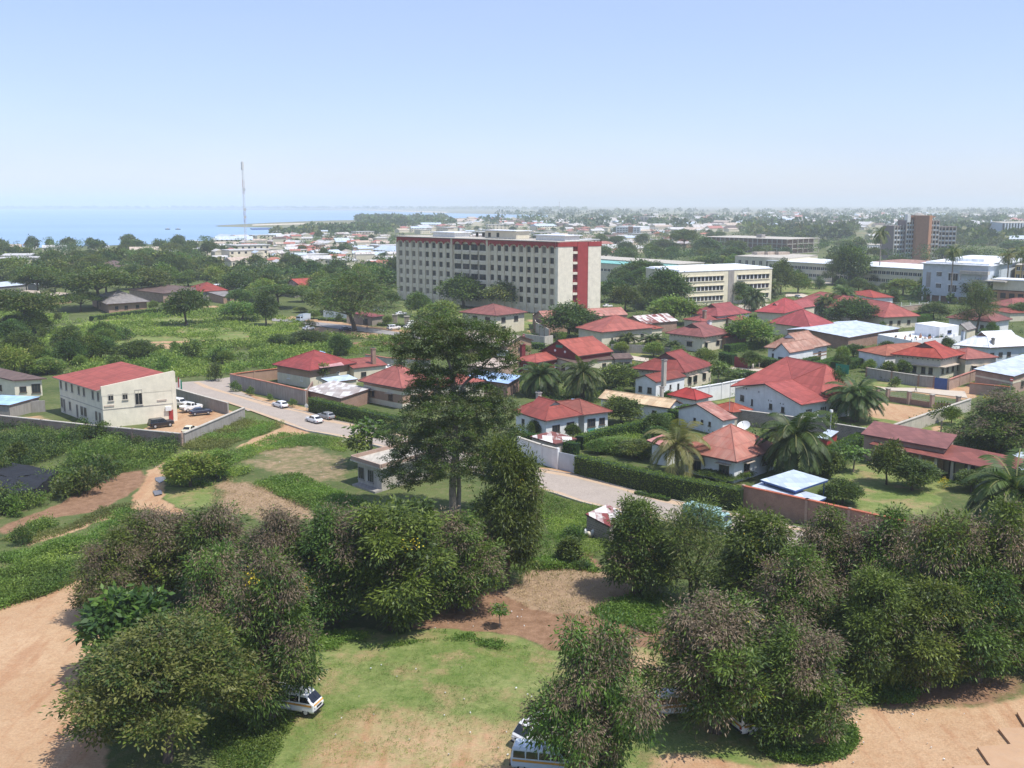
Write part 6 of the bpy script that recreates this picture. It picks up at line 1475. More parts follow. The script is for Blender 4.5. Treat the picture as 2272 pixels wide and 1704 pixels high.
cover('scrub', 'c4', [(1080, 800), (1480, 740), (1540, 800), (1700, 950), (2212, 1020), (2212, 1160), (2030, 1150), (1980, 1100), (1480, 930), (1330, 990), (1080, 970)], 3200, .6, .9, WD, [.5, .2, .15, .15], 3, 12, .26, .15, 4)
cover('scrub', 'c4', [(1540, 740), (1830, 640), (2230, 680), (2230, 760), (2000, 720), (1700, 760), (1560, 830)], 1400, .5, .55, ['weed', 'weed2', 'leaf_olive'], [.5, .3, .2], 4, 10, .28, .12)
cover('scrub', 'd5', [(-200, 420), (0, 290), (250, 160), (560, 140), (740, 80), (880, 110), (760, 250), (560, 420), (530, 470), (300, 590), (0, 680), (-200, 760)], 6500, .6, 1.2, ['weed', 'leaf', 'weed2', 'leaf_dark'], [.45, .25, .15, .15], 5, 13, .26, .14, 4)
cover('scrub', 'd5', [(0, 270), (400, 190), (620, 70), (840, 40), (720, 110), (420, 220), (200, 290)], 700, .4, .5, ['leaf_olive', 'weed'], [.6, .4], 6, 10, .28, .1)
cover('ground_cover', 'd8', [(240, 1500), (420, 1560), (620, 1530), (680, 1400), (760, 1430), (780, 1500), (700, 1590), (500, 1630), (340, 1610), (230, 1560)], 1500, .35, .45, ['weed', 'weed2'], [.7, .3], 7, 12, .22, .13)
cover('ground_cover', 'd8', [(660, 1160), (860, 1190), (1080, 1160), (1130, 1220), (1080, 1280), (900, 1285), (740, 1240)], 1100, .35, .5, ['weed', 'leaf'], [.7, .3], 8, 12, .22, .13)
cover('ground_cover', 'd7', [(570, 710), (700, 650), (900, 600), (1060, 620), (1080, 740), (960, 840), (860, 800), (700, 750)], 1300, .4, .55, ['weed', 'leaf', 'weed2'], [.6, .3, .1], 9, 12, .26, .15)
cover('ground_cover', 'd6', [(420, 900), (560, 920), (760, 900), (940, 895), (1180, 920), (1330, 960), (1430, 990), (1440, 1040), (1200, 980), (940, 940), (700, 980), (420, 1000), (200, 1000), (200, 900)], 1600, .3, .3, ['weed', 'weed2'], [.6, .4], 10, 10, .2, .1, 2.2)
cover('ground_cover', 'D', [(480, 1659), (430, 1560), (520, 1520), (640, 1540), (600, 1620), (560, 1700), (420, 1750)], 1500, .35, .35, ['weed2', 'weed'], [.5, .5], 11, 12, .24, .1)
cover('grass', 'D', [(620, 1370), (1150, 1390), (1440, 1410), (1460, 1700), (460, 1700), (540, 1500)], 6000, .18, .12, ['weed2', 'weed', 'leaf_olive'], [.5, .3, .2], 12, 5, .14, .035, 3.0)
cover('grass', 'd3', [(280, 770), (420, 800), (640, 860), (860, 910), (700, 960), (680, 1120), (920, 1130), (860, 1250), (640, 1260), (440, 1120), (330, 950)], 1800, .35, .35, ['weed', 'weed2', 'leaf_olive'], [.4, .4, .2], 13, 10, .22, .08)
cover('scrub', 'd3', [(250, 1290), (460, 1260), (680, 1290), (760, 1370), (560, 1340), (300, 1350)], 700, .5, .7, ['weed', 'leaf'], [.6, .4], 14, 12, .28, .16)
cover('scrub', 'D', [(1010, 1085), (1180, 1060), (1280, 1130), (1200, 1200), (1280, 1200), (1250, 1230), (1100, 1240), (1010, 1180)], 1500, .5, .6, ['weed', 'weed2', 'leaf_olive'], [.5, .25, .25], 15, 10, .26, .12)
cover('scrub', 'D', [(560, 1040), (640, 1020), (760, 1075), (830, 1100), (780, 1130), (690, 1110), (600, 1070)], 1200, .5, .7, ['weed', 'leaf'], [.6, .4], 16, 12, .28, .17)
cover('scrub', 'D', [(1900, 1380), (2010, 1370), (2150, 1400), (2212, 1420), (2150, 1460), (2000, 1480), (1850, 1500)], 1000, .4, .5, ['leaf_dark', 'weed'], [.6, .4], 17, 10, .24, .13)
# stubble on the mound, field weeds
M['straw'] = leafmat('dry_straw', (.20, .14, .07), (.46, .34, .19), .1, .0)
cover('stubble', 'D', [(1100, 1270), (1130, 1235), (1200, 1222), (1290, 1232), (1380, 1270), (1395, 1325), (1260, 1340), (1120, 1305)], 1800, .2, .35, ['straw', 'leaf_olive'], [.8, .2], 18, 5, .22, .05)
cover('stubble', 'c4', [(1340, 985), (1480, 930), (1700, 980), (2020, 1110), (1970, 1210), (1560, 1200), (1380, 1130)], 900, .3, .3, ['straw', 'weed'], [.7, .3], 19, 6, .24, .07)
cover('field_scrub', 'c1', [(-300, 1020), (350, 1030), (600, 1080), (1100, 1030), (1500, 960), (1960, 1100), (1900, 1160), (1400, 1200), (900, 1180), (300, 1250), (-300, 1250)], 5000, 1.1, 1.0, ['weed2', 'leaf_bright', 'weed'], [.55, .25, .2], 20, 9, .75, .42, 9)
cover('field_scrub', 'c1', [(-300, 1250), (700, 1250), (1000, 1280), (1150, 1230), (1720, 1210), (2212, 1180), (2212, 1300), (1700, 1420), (1200, 1450), (600, 1420), (-300, 1430)], 7000, 1.1, 1.9, ['weed', 'weed2', 'leaf_bright', 'leaf'], [.3, .35, .2, .15], 21, 9, .65, .36, 6)
cover('field_scrub', 'z5', [(0, 560), (350, 590), (900, 600), (1240, 600), (1900, 620), (1900, 660), (1250, 650), (1850, 740), (1300, 800), (800, 780), (300, 860), (0, 885)], 3200, 1.0, 1.6, ['weed', 'weed2', 'leaf_bright', 'leaf'], [.3, .35, .2, .15], 22, 9, .6, .34, 6)
cover('garden_plants', 'd1', [(830, 1170), (1300, 1090), (1500, 1040), (1480, 1180), (1300, 1270), (1000, 1230)], 1800, .6, 1.4, ['leaf', 'leaf_bright', 'leaf_dark'], [.45, .3, .25], 23, 10, .32, .17)
cover('garden_plants', 'd1', [(640, 880), (1000, 840), (1000, 700), (1200, 650), (1240, 720), (980, 780), (620, 760), (380, 720), (420, 640), (300, 720)], 900, .6, 1.2, ['leaf', 'leaf_dark'], [.5, .5], 24, 10, .34, .18)
cover('garden_plants', 'd4', [(560, 640), (700, 540), (840, 560), (800, 640), (660, 700), (560, 690)], 500, .5, 1.3, ['leaf_dark', 'leaf'], [.6, .4], 25, 10, .3, .18)

cover('garden_plants', 'S', [(1130, 760), (1250, 700), (1480, 690), (1700, 640), (2272, 660), (2272, 860), (2050, 850), (1900, 850), (1900, 1000), (1680, 1000), (1500, 940), (1280, 900), (1150, 880)], 5200, .7, 1.3, ['leaf', 'weed', 'leaf_dark', 'leaf_bright'], [.35, .25, .25, .15], 26, 9, .42, .24, 5, True)
cover('garden_plants', 'S', [(1640, 930), (1900, 900), (2272, 930), (2272, 1080), (1980, 1060), (1700, 1060)], 1500, .6, .9, ['leaf', 'weed', 'leaf_dark'], [.4, .35, .25], 27, 9, .32, .18, 4, True)
cover('garden_plants', 'S', [(640, 790), (900, 760), (1130, 780), (1130, 880), (900, 880), (700, 850)], 900, .7, 1.2, ['leaf', 'weed', 'leaf_dark'], [.4, .35, .25], 28, 9, .38, .2, 4, True)
cover('garden_plants', 'S', [(1340, 590), (1640, 600), (2000, 590), (2272, 610), (2272, 690), (1900, 660), (1600, 680), (1480, 720), (1300, 700)], 3600, 1.0, 1.4, ['leaf', 'weed', 'leaf_dark', 'leaf_olive'], [.3, .3, .25, .15], 29, 8, .7, .4, 7, True)
def filler(poly, n, kinds_, hr_, label, group, seed, name='tree', cat='tree', gap=2.0):
    g = np.random.default_rng(seed); X = [p[0] for p in poly]; Y = [p[1] for p in poly]; k_ = tries = 0; done = []
    while k_ < n and tries < 6000:
        tries += 1; x, y = g.uniform(min(X), max(X)), g.uniform(min(Y), max(Y))
        if not pip(np.array([x]), np.array([y]), poly)[0]: continue
        p = W('S', x, y)
        if not clear_of(np.array([[p.x, p.y], [p.x + 1.2, p.y], [p.x - 1.2, p.y], [p.x, p.y + 1.2], [p.x, p.y - 1.2]])).all(): continue
        if any((p.x - a) ** 2 + (p.y - c) ** 2 < gap * gap for a, c in done): continue
        h_ = g.uniform(*hr_); done.append((p.x, p.y)); k_ += 1
        tree_from(kinds_[int(g.integers(len(kinds_)))], int(g.integers(9)), name, p, h_, h_ * g.uniform(.8, 1.25), label, cat, group)
filler([(300, 660), (640, 690), (700, 740), (560, 800), (420, 830), (0, 840), (0, 700), (200, 690)], 34, ['dark_shrub', 'shrub', 'bright', 'dark_shrub'], (1.6, 4.0), 'bush or small tree standing in the rough green field', 'bushes of the green field', 11, 'bush', 'bush', 4)
filler([(0, 850), (0, 720), (90, 700), (200, 740), (260, 790), (60, 830)], 14, ['shade', 'mango', 'bright'], (4.5, 8), 'tree at the left edge between the field and the bungalow', 'trees behind the bungalow', 12, gap=5)
filler([(0, 930), (200, 960), (380, 970), (300, 1040), (150, 1120), (0, 1150)], 16, ['dark_shrub', 'shrub', 'dark_shrub'], (1.6, 3.4), 'dark bush in the scrub below the office wall', 'bushes below the office wall', 13, 'bush', 'bush', 3)
filler([(1140, 770), (1250, 700), (1480, 700), (1700, 650), (2272, 680), (2272, 850), (1900, 850), (1880, 960), (1680, 950), (1500, 930), (1280, 890), (1150, 860)], 46, ['mango', 'bright', 'shrub', 'broadleaf', 'papaya'], (2.0, 4.6), 'small garden tree or bush among the red-roofed houses', 'garden bushes among the houses', 14, 'bush', 'bush', 4)
filler([(1340, 600), (1470, 590), (1480, 690), (1350, 700)], 15, ['mango', 'shade', 'mango'], (8, 12.5), 'dark tree in the row between the red stair tower and the pale yellow block', 'trees right of the big block', 15, gap=6)
filler([(1640, 590), (1900, 600), (2020, 640), (2000, 680), (1800, 650), (1650, 650)], 16, ['mango', 'bright', 'conical', 'shade'], (4, 8), 'tree on the lawns of the little park', 'trees of the little park', 16, gap=7)
filler([(900, 640), (1150, 660), (1150, 680), (900, 665)], 6, ['mango', 'pale'], (4, 7), 'tree along the foot of the big block', 'trees along the big block', 17, gap=7)
# ------------------------------------------------------------------ walls, fences, gates
def wall(k, pts, h, label, mat='concrete', coping=None, th=.28, posts=0, cat='wall', name='wall', postmat=None):
    P_ = [W(k, *p) for p in pts]; e = empty(name, P_[0], label, cat)
    b = MB(); c_ = MB(); q_ = MB()
    for i, (a, c) in enumerate(zip(P_[:-1], P_[1:])):
        d = (c - a).xy; ln = d.length; d /= ln; nn = Vector((-d.y, d.x))
        b.pbox(a.xy - nn * th / 2 + d * (.003 * i), d * (ln + th * .4), nn * th, -.4, h - .002 * i)
        if coping: c_.pbox(a.xy - nn * (th / 2 + .14) + d * (.004 * i), d * (ln + .1), nn * (th + .28), h + .001, h + .14 + .002 * i)
        if posts:
            n = max(1, round(ln / posts))
            for j in range(n + 1): q_.pbox(a.xy + d * (ln * j / n - .2) - nn * (th / 2 + .1), d * .4, nn * (th + .2), -.4, h + .22)
    b.build('panel', M[mat], e)
    if coping: c_.build('coping', M[coping], e)
    if posts: q_.build('pier', M[postmat or mat], e)
    return e
wall('c4', [(-420, 560), (0, 600), (560, 662), (1175, 724)], 2.1, 'long brown brick wall in front of the cream office', 'brick_pale', 'pale_concrete', posts=9)
wall('c4', [(1190, 720), (1578, 548)], 2.1, 'grey rendered wall closing the right side of the office yard', 'concrete', 'pale_concrete')
wall('c4', [(1475, 518), (1135, 420)], 2.2, 'grey street wall behind the cars of the office yard', 'concrete', 'pale_concrete')
wall('c4', [(-420, 500), (0, 515), (290, 500)], 2.2, 'plain grey wall in front of the beige bungalow', 'concrete')
wall('c5', [(165, 690), (440, 752), (690, 814)], 3.0, 'tall grey wall with orange tile coping at the street corner', 'concrete', 'tile', posts=0)
wall('c5', [(700, 812), (725, 770), (740, 745)], 3.0, 'short brick return of the corner wall next to the street hedge', 'brick')
wall('c5', [(172, 672), (330, 650), (520, 628)], 2.4, 'tan back wall with pillars behind the street corner wall', 'tan', 'tile', posts=9)
wall('c5', [(1110, 520), (1260, 545), (1560, 560)], 2.2, 'pale yard wall with orange coping behind the brick chimney', 'pale_concrete', 'tile')
wall('d1', [(372, 1242), (545, 1303), (662, 1335)], 3.1, 'stained white street wall pierced by two small windows', 'white', 'pale_concrete', posts=6)
wall('d1', [(668, 1336), (812, 1368)], 2.7, 'white sheet metal double gate at the end of the long hedge', 'bluewhite', None, .1, cat='gate', name='gate')
wall('d4', [(28, 938), (520, 1052), (1200, 1215), (2350, 1500)], 3.2, 'brown brick wall capped with orange tiles along the lower street', 'brick', 'tile', posts=8, postmat='brick_pale')
wall('d2', [(105, 985), (440, 1030), (740, 1082), (1055, 1135)], 2.7, 'long rubble stone wall behind the satellite dish', 'stone', 'pale_concrete')
wall('d2', [(-280, 850), (0, 800), (385, 718)], 3.2, 'bright white panelled wall running back along the garden lane', 'white', 'white', posts=5)
wall('d2', [(1225, 1100), (1590, 968), (1815, 888)], 2.3, 'pale rendered wall on the right of the sandy court', 'pale_concrete', 'pale_concrete')
wall('d2', [(1062, 652), (1245, 682), (1440, 712), (1552, 722)], 2.4, 'tan and grey wall left of the blue gate', 'concrete', 'pale_concrete', posts=7, postmat='brick')
wall('d2', [(1556, 728), (1650, 737)], 2.5, 'dark blue metal gate of the cream house', 'bluepaint', None, .1, cat='gate', name='gate')
wall('d2', [(1658, 738), (1885, 655)], 2.3, 'brick side wall right of the blue gate', 'brick_pale', 'tile', posts=7)
wall('d2', [(1812, 762), (2100, 792)], 2.2, 'brown wall in front of the tan garage', 'brick_pale', 'tile')
wall('d1', [(1058, 470), (1300, 478), (1520, 505)], 2.2, 'grey lane wall behind two low fan palms', 'concrete')
wall('d1', [(1860, 285), (2080, 300)], 2.6, 'brick yard wall right of the square cream house', 'brick')
wall('d2', [(96, 568), (190, 585)], 2.6, 'maroon metal gate by the leaning dark tree', 'maroon', None, .1, cat='gate', name='gate')
wall('d2', [(1290, 172), (1540, 142)], 2.0, 'brick garden wall below the hotel railing', 'brick_pale', 'pale_concrete')
wall('d2', [(835, 610), (930, 625)], 2.2, 'green sheet panel behind the courtyard palm', 'green', None, .08, cat='fence', name='metal_fence')
wall('d1', [(480, 265), (500, 330), (600, 390)], 3.6, 'grey and brick boundary wall at the foot of the big mango', 'pale_concrete', posts=6, postmat='brick')
wall('c2', [(1340, 1040), (1480, 1060), (1530, 1050)], 2.4, 'low plaster wall ending in a red gate below the big mango', 'pale_concrete')
wall('d1', [(-200, 1325), (0, 1235), (150, 1200)], .01, 'low kerb wall hidden behind the tallest tree', 'pale_concrete') if False else None
# court fence: brick pillars, low wall and rails
fp = [W('d2', *p) for p in ((1140, 812), (1215, 820), (1370, 842), (1537, 868), (1728, 880))]
e = empty('fence', fp[0], 'fence of brick pillars, low wall and iron rails behind the sandy court', 'fence')
for p in fp:
    b = MB(); b.box((p.x, p.y, 1.1), (.7, .7, 3.0), 0, .3); b.box((p.x, p.y, 2.68), (.85, .85, .16), 1, .3); b.build('pillar', [M['brick_pale'], M['pale_concrete']], e)
b = MB(); rl_ = MB()
for a, c in zip(fp[:-1], fp[1:]):
    d = (c - a).xy; ln = d.length; d /= ln; nn = Vector((-d.y, d.x)); b.pbox(a.xy + d * .4 - nn * .1, d * (ln - .8), nn * .2, -.3, 1.05)
    for z in (1.35, 2.3): rl_.pbox(a.xy + d * .36 - nn * .02, d * (ln - .72), nn * .04, z, z + .05)
    for j in range(int(ln / .3)): rl_.pbox(a.xy + d * (.45 + j * .3), d * .03, nn * .03, 1.06, 2.4)
b.build('low_wall', M['brick'], e); rl_.build('railing', M['metalgrey'], e, uv=False)
# hotel railing
e = empty('railing', W('z6', 70, 800), 'white metal railing with posts in front of the hotel garden', 'railing'); b = MB()
rp = [W('z6', 60, 840), W('z6', 280, 860), W('z6', 420, 865), W('z6', 560, 860), W('z6', 700, 850)]
for p in rp: b.box((p.x, p.y, .9), (.25, .25, 2.2), 0)
for a, c in zip(rp[:-1], rp[1:]):
    d = (c - a).xy; nn = Vector((-d.y, d.x)).normalized()
    for z in (.5, 1.0, 1.6): b.pbox(a.xy, d, nn * .06, z, z + .08)
b.build('rail', M['wframe'], e, uv=False)
# gatehouse and pillars of the big block
r = house('gatehouse', 'stone gatehouse with a brown sheet roof at the entrance of the big block', 'z5', (1500, 450), 'gatehouse')
block(r, 'z5', (1210, 330), (1470, 352), (1625, 330), 3.0, hr=.9, kind='shed', ax='R', roof='maroon_roof', wall='stone', nL=[(.35, 2.2, 2.0, .2)], over=.6, cap=False, amin=70, amax=125)
for i, (x, yb, yt, lab) in enumerate(((1190, 422, 310, 'stone gate pillar left of the gatehouse'), (1750, 430, 325, 'square stone pillar right of the clipped bush'), (1895, 442, 345, 'stone pillar between two parked white cars'), (2040, 455, 355, 'stone pillar under the yellowish tree'))):
    p = W('z5', x, yb); e = empty('gate_pillar', p, lab, 'pillar', 'pillars of the gateway'); h_ = height_at(p, 'z5', x, yt)
    b = MB(); b.box((p.x, p.y, h_ / 2 - .2), (1.7, 1.2, h_ + .4), 0); b.build('shaft', M['stone'], e)
    b = MB(); b.box((p.x, p.y, h_ + .1), (2.0, 1.5, .2), 0); b.build('cap', M['pale_concrete'], e)
wall('z5', [(880, 345), (1010, 352), (1160, 360)], 2.2, 'pale panelled wall left of the gatehouse', 'white', None, posts=5)
# netting shelter
q = [W('c4', -160, 880, 2.0), W('c4', 60, 830, 2.0), W('c4', 372, 885, 2.0), W('c4', 235, 1000, 2.0), W('c4', -80, 1060, 2.0)]
e = empty('shade_net', W('c4', 100, 960), 'dark shade netting stretched on posts over a nursery at the left edge', 'netting')
b = MB(); ctr = sum(q, Vector()) / 5; g_ = 7
for i in range(5):
    for u_ in range(g_):
        for v_ in range(g_ - u_):
            P0 = lambda a, c: q[i].lerp(q[(i + 1) % 5], 0) + (q[(i + 1) % 5] - q[i]) * (a / g_) + (ctr - q[i]) * (c / g_) + Vector((0, 0, -.12 * (c / g_) + .07 * sin(a * 2.3 + c * 1.7 + i)))
            b.face([P0(u_, v_), P0(u_ + 1, v_), P0(u_, v_ + 1)])
            if u_ + v_ < g_ - 1: b.face([P0(u_ + 1, v_), P0(u_ + 1, v_ + 1), P0(u_, v_ + 1)])
M['net'] = plain('shade_net_cloth', (.011, .013, .019), .9, var=.3, scale=1); b.build('net', M['net'], e, uv=False)
b = MB()
for i in range(5):
    a, c = q[i], q[(i + 1) % 5]; b.face([a - Vector((0, 0, 1.9)), c - Vector((0, 0, 1.9)), c - Vector((0, 0, .06)), a - Vector((0, 0, .06))])
b.build('side_net', M['net'], e, uv=False)
for p in q: b = MB(); b.tube([(p.x, p.y, -.3), (p.x, p.y, 2.0)], [.06, .06], 6); b.build('post', M['bark'], e, uv=False)
r = house('shed', 'low shed with a blue sheet roof behind the grey wall at the left edge', 'c4', (100, 500), 'shed')
block(r, 'c4', (-200, 450), (60, 462), (262, 418), 2.4, hr=.35, kind='shed', ax='L', roof='blue', wall='concrete', over=.2, cap=False, amin=60, amax=130)

# ------------------------------------------------------------------ large buildings on the right
def bigblock(root, k, L, F, R, zt, mat, roofmat='pale_concrete', z0=-.3, rows=(), cols=(0, 0), ww=.7, wh=1.6, parapet=.6, amin=80, amax=104, eave=.25, frame='wframe', pane='glass', pad=.03):
    f, v, u = rect(k, L, F, R, zt, amin, amax); U, V = u.normalized(), v.normalized(); la, lb = u.length, v.length
    nl = Vector((U.y, -U.x)); nl = nl if nl.dot(V) < 0 else -nl; nr = Vector((V.y, -V.x)); nr = nr if nr.dot(U) < 0 else -nr
    b = MB(); b.prism([f, f + v, f + v + u, f + u], z0, zt - .3); b.build('wall', M[mat], root)
    b = MB(); o = f + nl * eave + nr * eave; b.prism([o, o + V * (lb + 2 * eave), o + V * (lb + 2 * eave) + U * (la + 2 * eave), o + U * (la + 2 * eave)], zt - .297, zt); b.build('roof', M[roofmat], root)
    for z in rows:
        for n, l, dd, nn in ((cols[0], la, U, nl), (cols[1], lb, V, nr)):
            if not n: continue
            bw = l * (1 - 2 * pad) / n
            for i in range(n):
                x = l * pad + bw * (i + .5); w = bw * ww; p = f + dd * (x - w / 2)
                b = MB(); b.pbox(p, dd * w, nn * .06, z, z + wh, 0); b.pbox(p - dd * .1, dd * (w + .2), nn * .22, z - .16, z - .004, 1); b.pbox(p + dd * (w * .47), dd * (w * .06), nn * .09, z, z + wh, 1)
                b.build('window', [M[pane], M[frame]], root, uv=False)
    return f, U, V, la, lb, nl, nr
def tall(name, label, k, base, ytop, cat='building'):
    p = W(k, *base); return empty(name, p, label, cat), height_at(p, k, base[0], ytop)
r, zt = tall('office_block', 'pale yellow three-storey block with rows of windows to the right of the red stair tower', 'c3', (268, 712), 514, 'office block')
q = bigblock(r, 'c3', (150, 490), (268, 514), (702, 487), zt, 'paleyellow', 'white_roof', rows=[zt * .26, zt * .52, zt * .76], cols=(0, 0), wh=1.5)
f, U, V, la, lb, nl, nr = q
for z in (zt * .13, zt * .42, zt * .70):
    for s0, s1, n in ((.03, .47, 11), (.62, .97, 8)):
        bw = lb * (s1 - s0) / n
        for i in range(n):
            x = lb * s0 + bw * i; b = MB(); b.pbox(f + V * (x + bw * .12), V * (bw * .76), nr * .06, z, z + zt * .12, 0); b.pbox(f + V * (x - bw * .1), V * (bw * .2), nr * .12, z - .1, z + zt * .13, 1); b.build('window', [M['glass'], M['wframe']], r, uv=False)
        b = MB(); b.pbox(f + V * (lb * s0 - .3), V * (lb * (s1 - s0) + .6), nr * .3, z - .35, z - .12); b.pbox(f + V * (lb * s0 - .3), V * (lb * (s1 - s0) + .6), nr * .5, z + zt * .135, z + zt * .15); b.build('sill_band', M['paleyellow'], r)
b = MB(); b.pbox(f + V * (lb * .52), V * (lb * .06), nr * .15, 0, zt - .35); b.build('stair_strip', M['concrete'], r)
b = MB(); b.pbox(f + U * 1 + V * 1, U * (la - 2), V * (lb - 2), zt + .003, zt + .5); b.build('roof_step', M['white_roof'], r)
r, zt = tall('office_block', 'long pale block with a flat slab roof and a turquoise lower roof behind dark trees', 'z3', (1500, 880), 672, 'office block')
bigblock(r, 'z3', (560, 590), (1500, 672), (1708, 652), zt, 'cream', 'pale_concrete', rows=[zt - 3.2], cols=(0, 0))
q = bigblock(r, 'z3', (560, 625), (1275, 698), (1420, 680), zt - .6, 'cream', 'teal', rows=[zt - 5.0], cols=(24, 0), wh=1.3)
r, zt = tall('office_block', 'cream block with six tall slit windows behind the little park', 'c3', (882, 552), 438, 'office block')
bigblock(r, 'c3', (618, 424), (882, 438), (985, 418), zt, 'cream', 'pale_concrete', rows=[zt * .5], cols=(7, 0), ww=.36, wh=zt * .3)
for i in range(3):
    p = W('c3', 740 + i * 60, 420, zt); b = MB(); b.box((p.x, p.y + 6, zt + .8), (9, 5, 1.6), 0, .5); b.build('skylight', M['tan_roof'], r)
r, zt = tall('office_block', 'long low cream building with continuous window strips behind big dark trees', 'c3', (1650, 612), 500, 'office block')
bigblock(r, 'c3', (884, 446), (1650, 500), (1760, 480), zt, 'cream', 'white_roof', rows=[zt * .22, zt * .62], cols=(38, 0), ww=.8, wh=zt * .16, eave=.8, pad=.01)
r = house('warehouse', 'long rust-mottled roof between the brick tower and the hotel', 'c3', (1690, 540), 'warehouse')
block(r, 'c3', (1330, 462), (1690, 484), (1770, 466), 7, hr=2.2, kind='hip', ax='L', roof='rusty', wall='cream', over=.5, amin=80, amax=110)
r, zt = tall('frame_building', 'unfinished three-storey concrete frame building with empty dark floors', 'c3', (880, 415), 332)
f, v, u = rect('c3', (540, 314), (880, 332), (960, 322), zt, 84, 100); U, V = u.normalized(), v.normalized(); la, lb = u.length, v.length
b = MB(); b.pbox(f + (U + V) * 4, U * (la - 8), V * (lb - 8), -.3, zt - .5); b.build('core', M['brick'], r)
b = MB()
for i in range(4): b.pbox(f, u, v, zt * i / 3 - .35, zt * i / 3)
b.build('floor_slab', M['pale_concrete'], r)
b = MB()
for i in range(19): b.pbox(f + u * (i / 18 * .985), U * .6, V * .6, -.3, zt - .36)
for i in range(7): b.pbox(f + v * (i / 6 * .97), U * .6, V * .6, -.3, zt - .36)
b.build('column', M['pale_concrete'], r)
b = MB(); b.pbox(f + u * .4 + v * .3, U * 6, V * 6, zt + .003, zt + 3); b.build('stair_house', M['concrete'], r)
# the fan-shaped brick tower
r, zt = tall('tower', 'brown brick tower with a tall orange shaft and stepped wings of staggered windows', 'c3', (1645, 452), 198, 'tower')
p0 = W('c3', 1645, 452); mp = .39421 / ppm(p0)
def zc(y): return height_at(p0, 'c3', 1645, y)
M['towerwall'] = plaster('wall_grey_brown_panels', (.24, .19, .175), .7, .5)
wings = [(-150, -78, 258, .30), (-82, -38, 226, .12), (36, 100, 228, -.10), (96, 200, 262, -.32)]
cx = p0.x
nw = 0; rest = MB()
for x0, x1, yt, rz in wings:
    w = (x1 - x0) * mp * 1.08; c = Vector((cx + (x0 + x1) / 2 * mp, p0.y + 7 + abs(x0 + x1) / 2 * mp * .22)); h_ = zc(yt)
    ex = Vector((cos(rz), sin(rz))); ey = Vector((-sin(rz), cos(rz))); o = c - ex * w / 2
    b = MB(); b.pbox(o, ex * w, ey * 14, -.3, h_); b.build('wing', M['towerwall'], r)
    n = max(3, round(w / 2.6)); b2 = MB()
    for i in range(n + 1): b2.pbox(o + ex * (w * i / n - .25) - ey * .9, ex * .5, ey * .9, -.3, h_ + .6)
    b2.build('fin', M['pale_concrete'], r)
    for i in range(n):
        for s_ in range(9):
            z = h_ - 2.9 - s_ * 3.5
            if z < 2: continue
            t_ = b if False else None
            tgt = MB() if nw < 99 else rest
            off = .55 if (s_ + i) % 2 else .1
            tgt.pbox(o + ex * (w * i / n + .5) - ey * .25, ex * (w / n - .9), ey * .3, z, z + 1.5, 0)
            tgt.pbox(o + ex * (w * i / n + .35) - ey * (.4 + off), ex * (w / n - .7), ey * (.4 + off), z - 1.3, z - .05, 1)
            if nw < 99: tgt.build('window', [M['dark'], M['bluewhite']], r, uv=False)
            nw += 1
if rest.f: tag(rest.build('window', [M['dark'], M['bluewhite']], r, uv=False), kind='stuff')
b = MB(); w = 84 * mp; b.prism([Vector((cx - w / 2, p0.y + 3)), Vector((cx + w * .12, p0.y - 3)), Vector((cx + w / 2, p0.y + 2)), Vector((cx + w / 2, p0.y + 18)), Vector((cx - w / 2, p0.y + 18))], -.3, zc(198)); b.build('shaft', M['terracotta'], r)
b = MB(); b.box((cx, p0.y + 12, zc(206)), (150 * mp, 8, .9), 0); b.build('roof_canopy', M['terracotta'], r)
b = MB(); b.tube([(cx - 2, p0.y + 9, zc(198)), (cx - 2, p0.y + 9, zc(192)), (cx - 2, p0.y + 9, zc(184))], [4.5, 3.6, 1], 12); b.build('roof_dome', M['concrete'], r, uv=False)
b = MB(); b.box((cx - 75 * mp, p0.y + 10, zc(215)), (18 * mp, 6, 6), 0); b.build('roof_tank', M['wframe'], r, uv=False)
r, zt = tall('arcade', 'low white arcade with tall narrow openings beside the brick tower', 'c3', (1390, 412), 362)
q = bigblock(r, 'c3', (1322, 364), (1452, 362), (1470, 352), zt, 'white', 'pale_concrete', rows=[1.5], cols=(9, 0), ww=.55, wh=zt - 3, amin=70, amax=120)
# blue-white hotel
r, zt = tall('hotel', 'blue-white three-storey hotel raised on columns under a white roof', 'z6', (1200, 745), 150, 'hotel')
f, v, u = rect('z6', (690, 150), (1690, 205), (1880, 90), zt, 80, 108); U, V = u.normalized(), v.normalized(); la, lb = u.length, v.length
nl = Vector((U.y, -U.x)); nl = nl if nl.dot(V) < 0 else -nl
b = MB(); b.pbox(f + (U + V) * 1.2, U * (la - 2.4), V * (lb - 2.4), zt * .16, zt - .5); b.build('wall', M['bluewhite'], r)
b = MB(); b.pbox(f + (U + V) * 3, U * (la - 6), V * (lb - 6), -.3, zt * .16); b.build('ground_floor', M['brown'] if 'brown' in M else M['brick'], r)
for i in range(8): b = MB(); b.pbox(f + (U + V) * 1.3 + U * ((la - 3.2) * i / 7), U * .6, V * .6, -.3, zt * .16); b.build('column', M['wframe'], r, uv=False)
b = MB(); b.pbox(f, u, v, zt - .48, zt - .2); b.pbox(f + (u + v) * .25, u * .5, v * .5, zt - .19, zt + 1.6, 0); b.pbox(f + (u + v) * .05, u * .9, v * .9, zt - .19, zt + .4, 0); b.build('roof', M['white_roof'], r)
fw = f + (U + V) * 1.2; le = la - 2.4
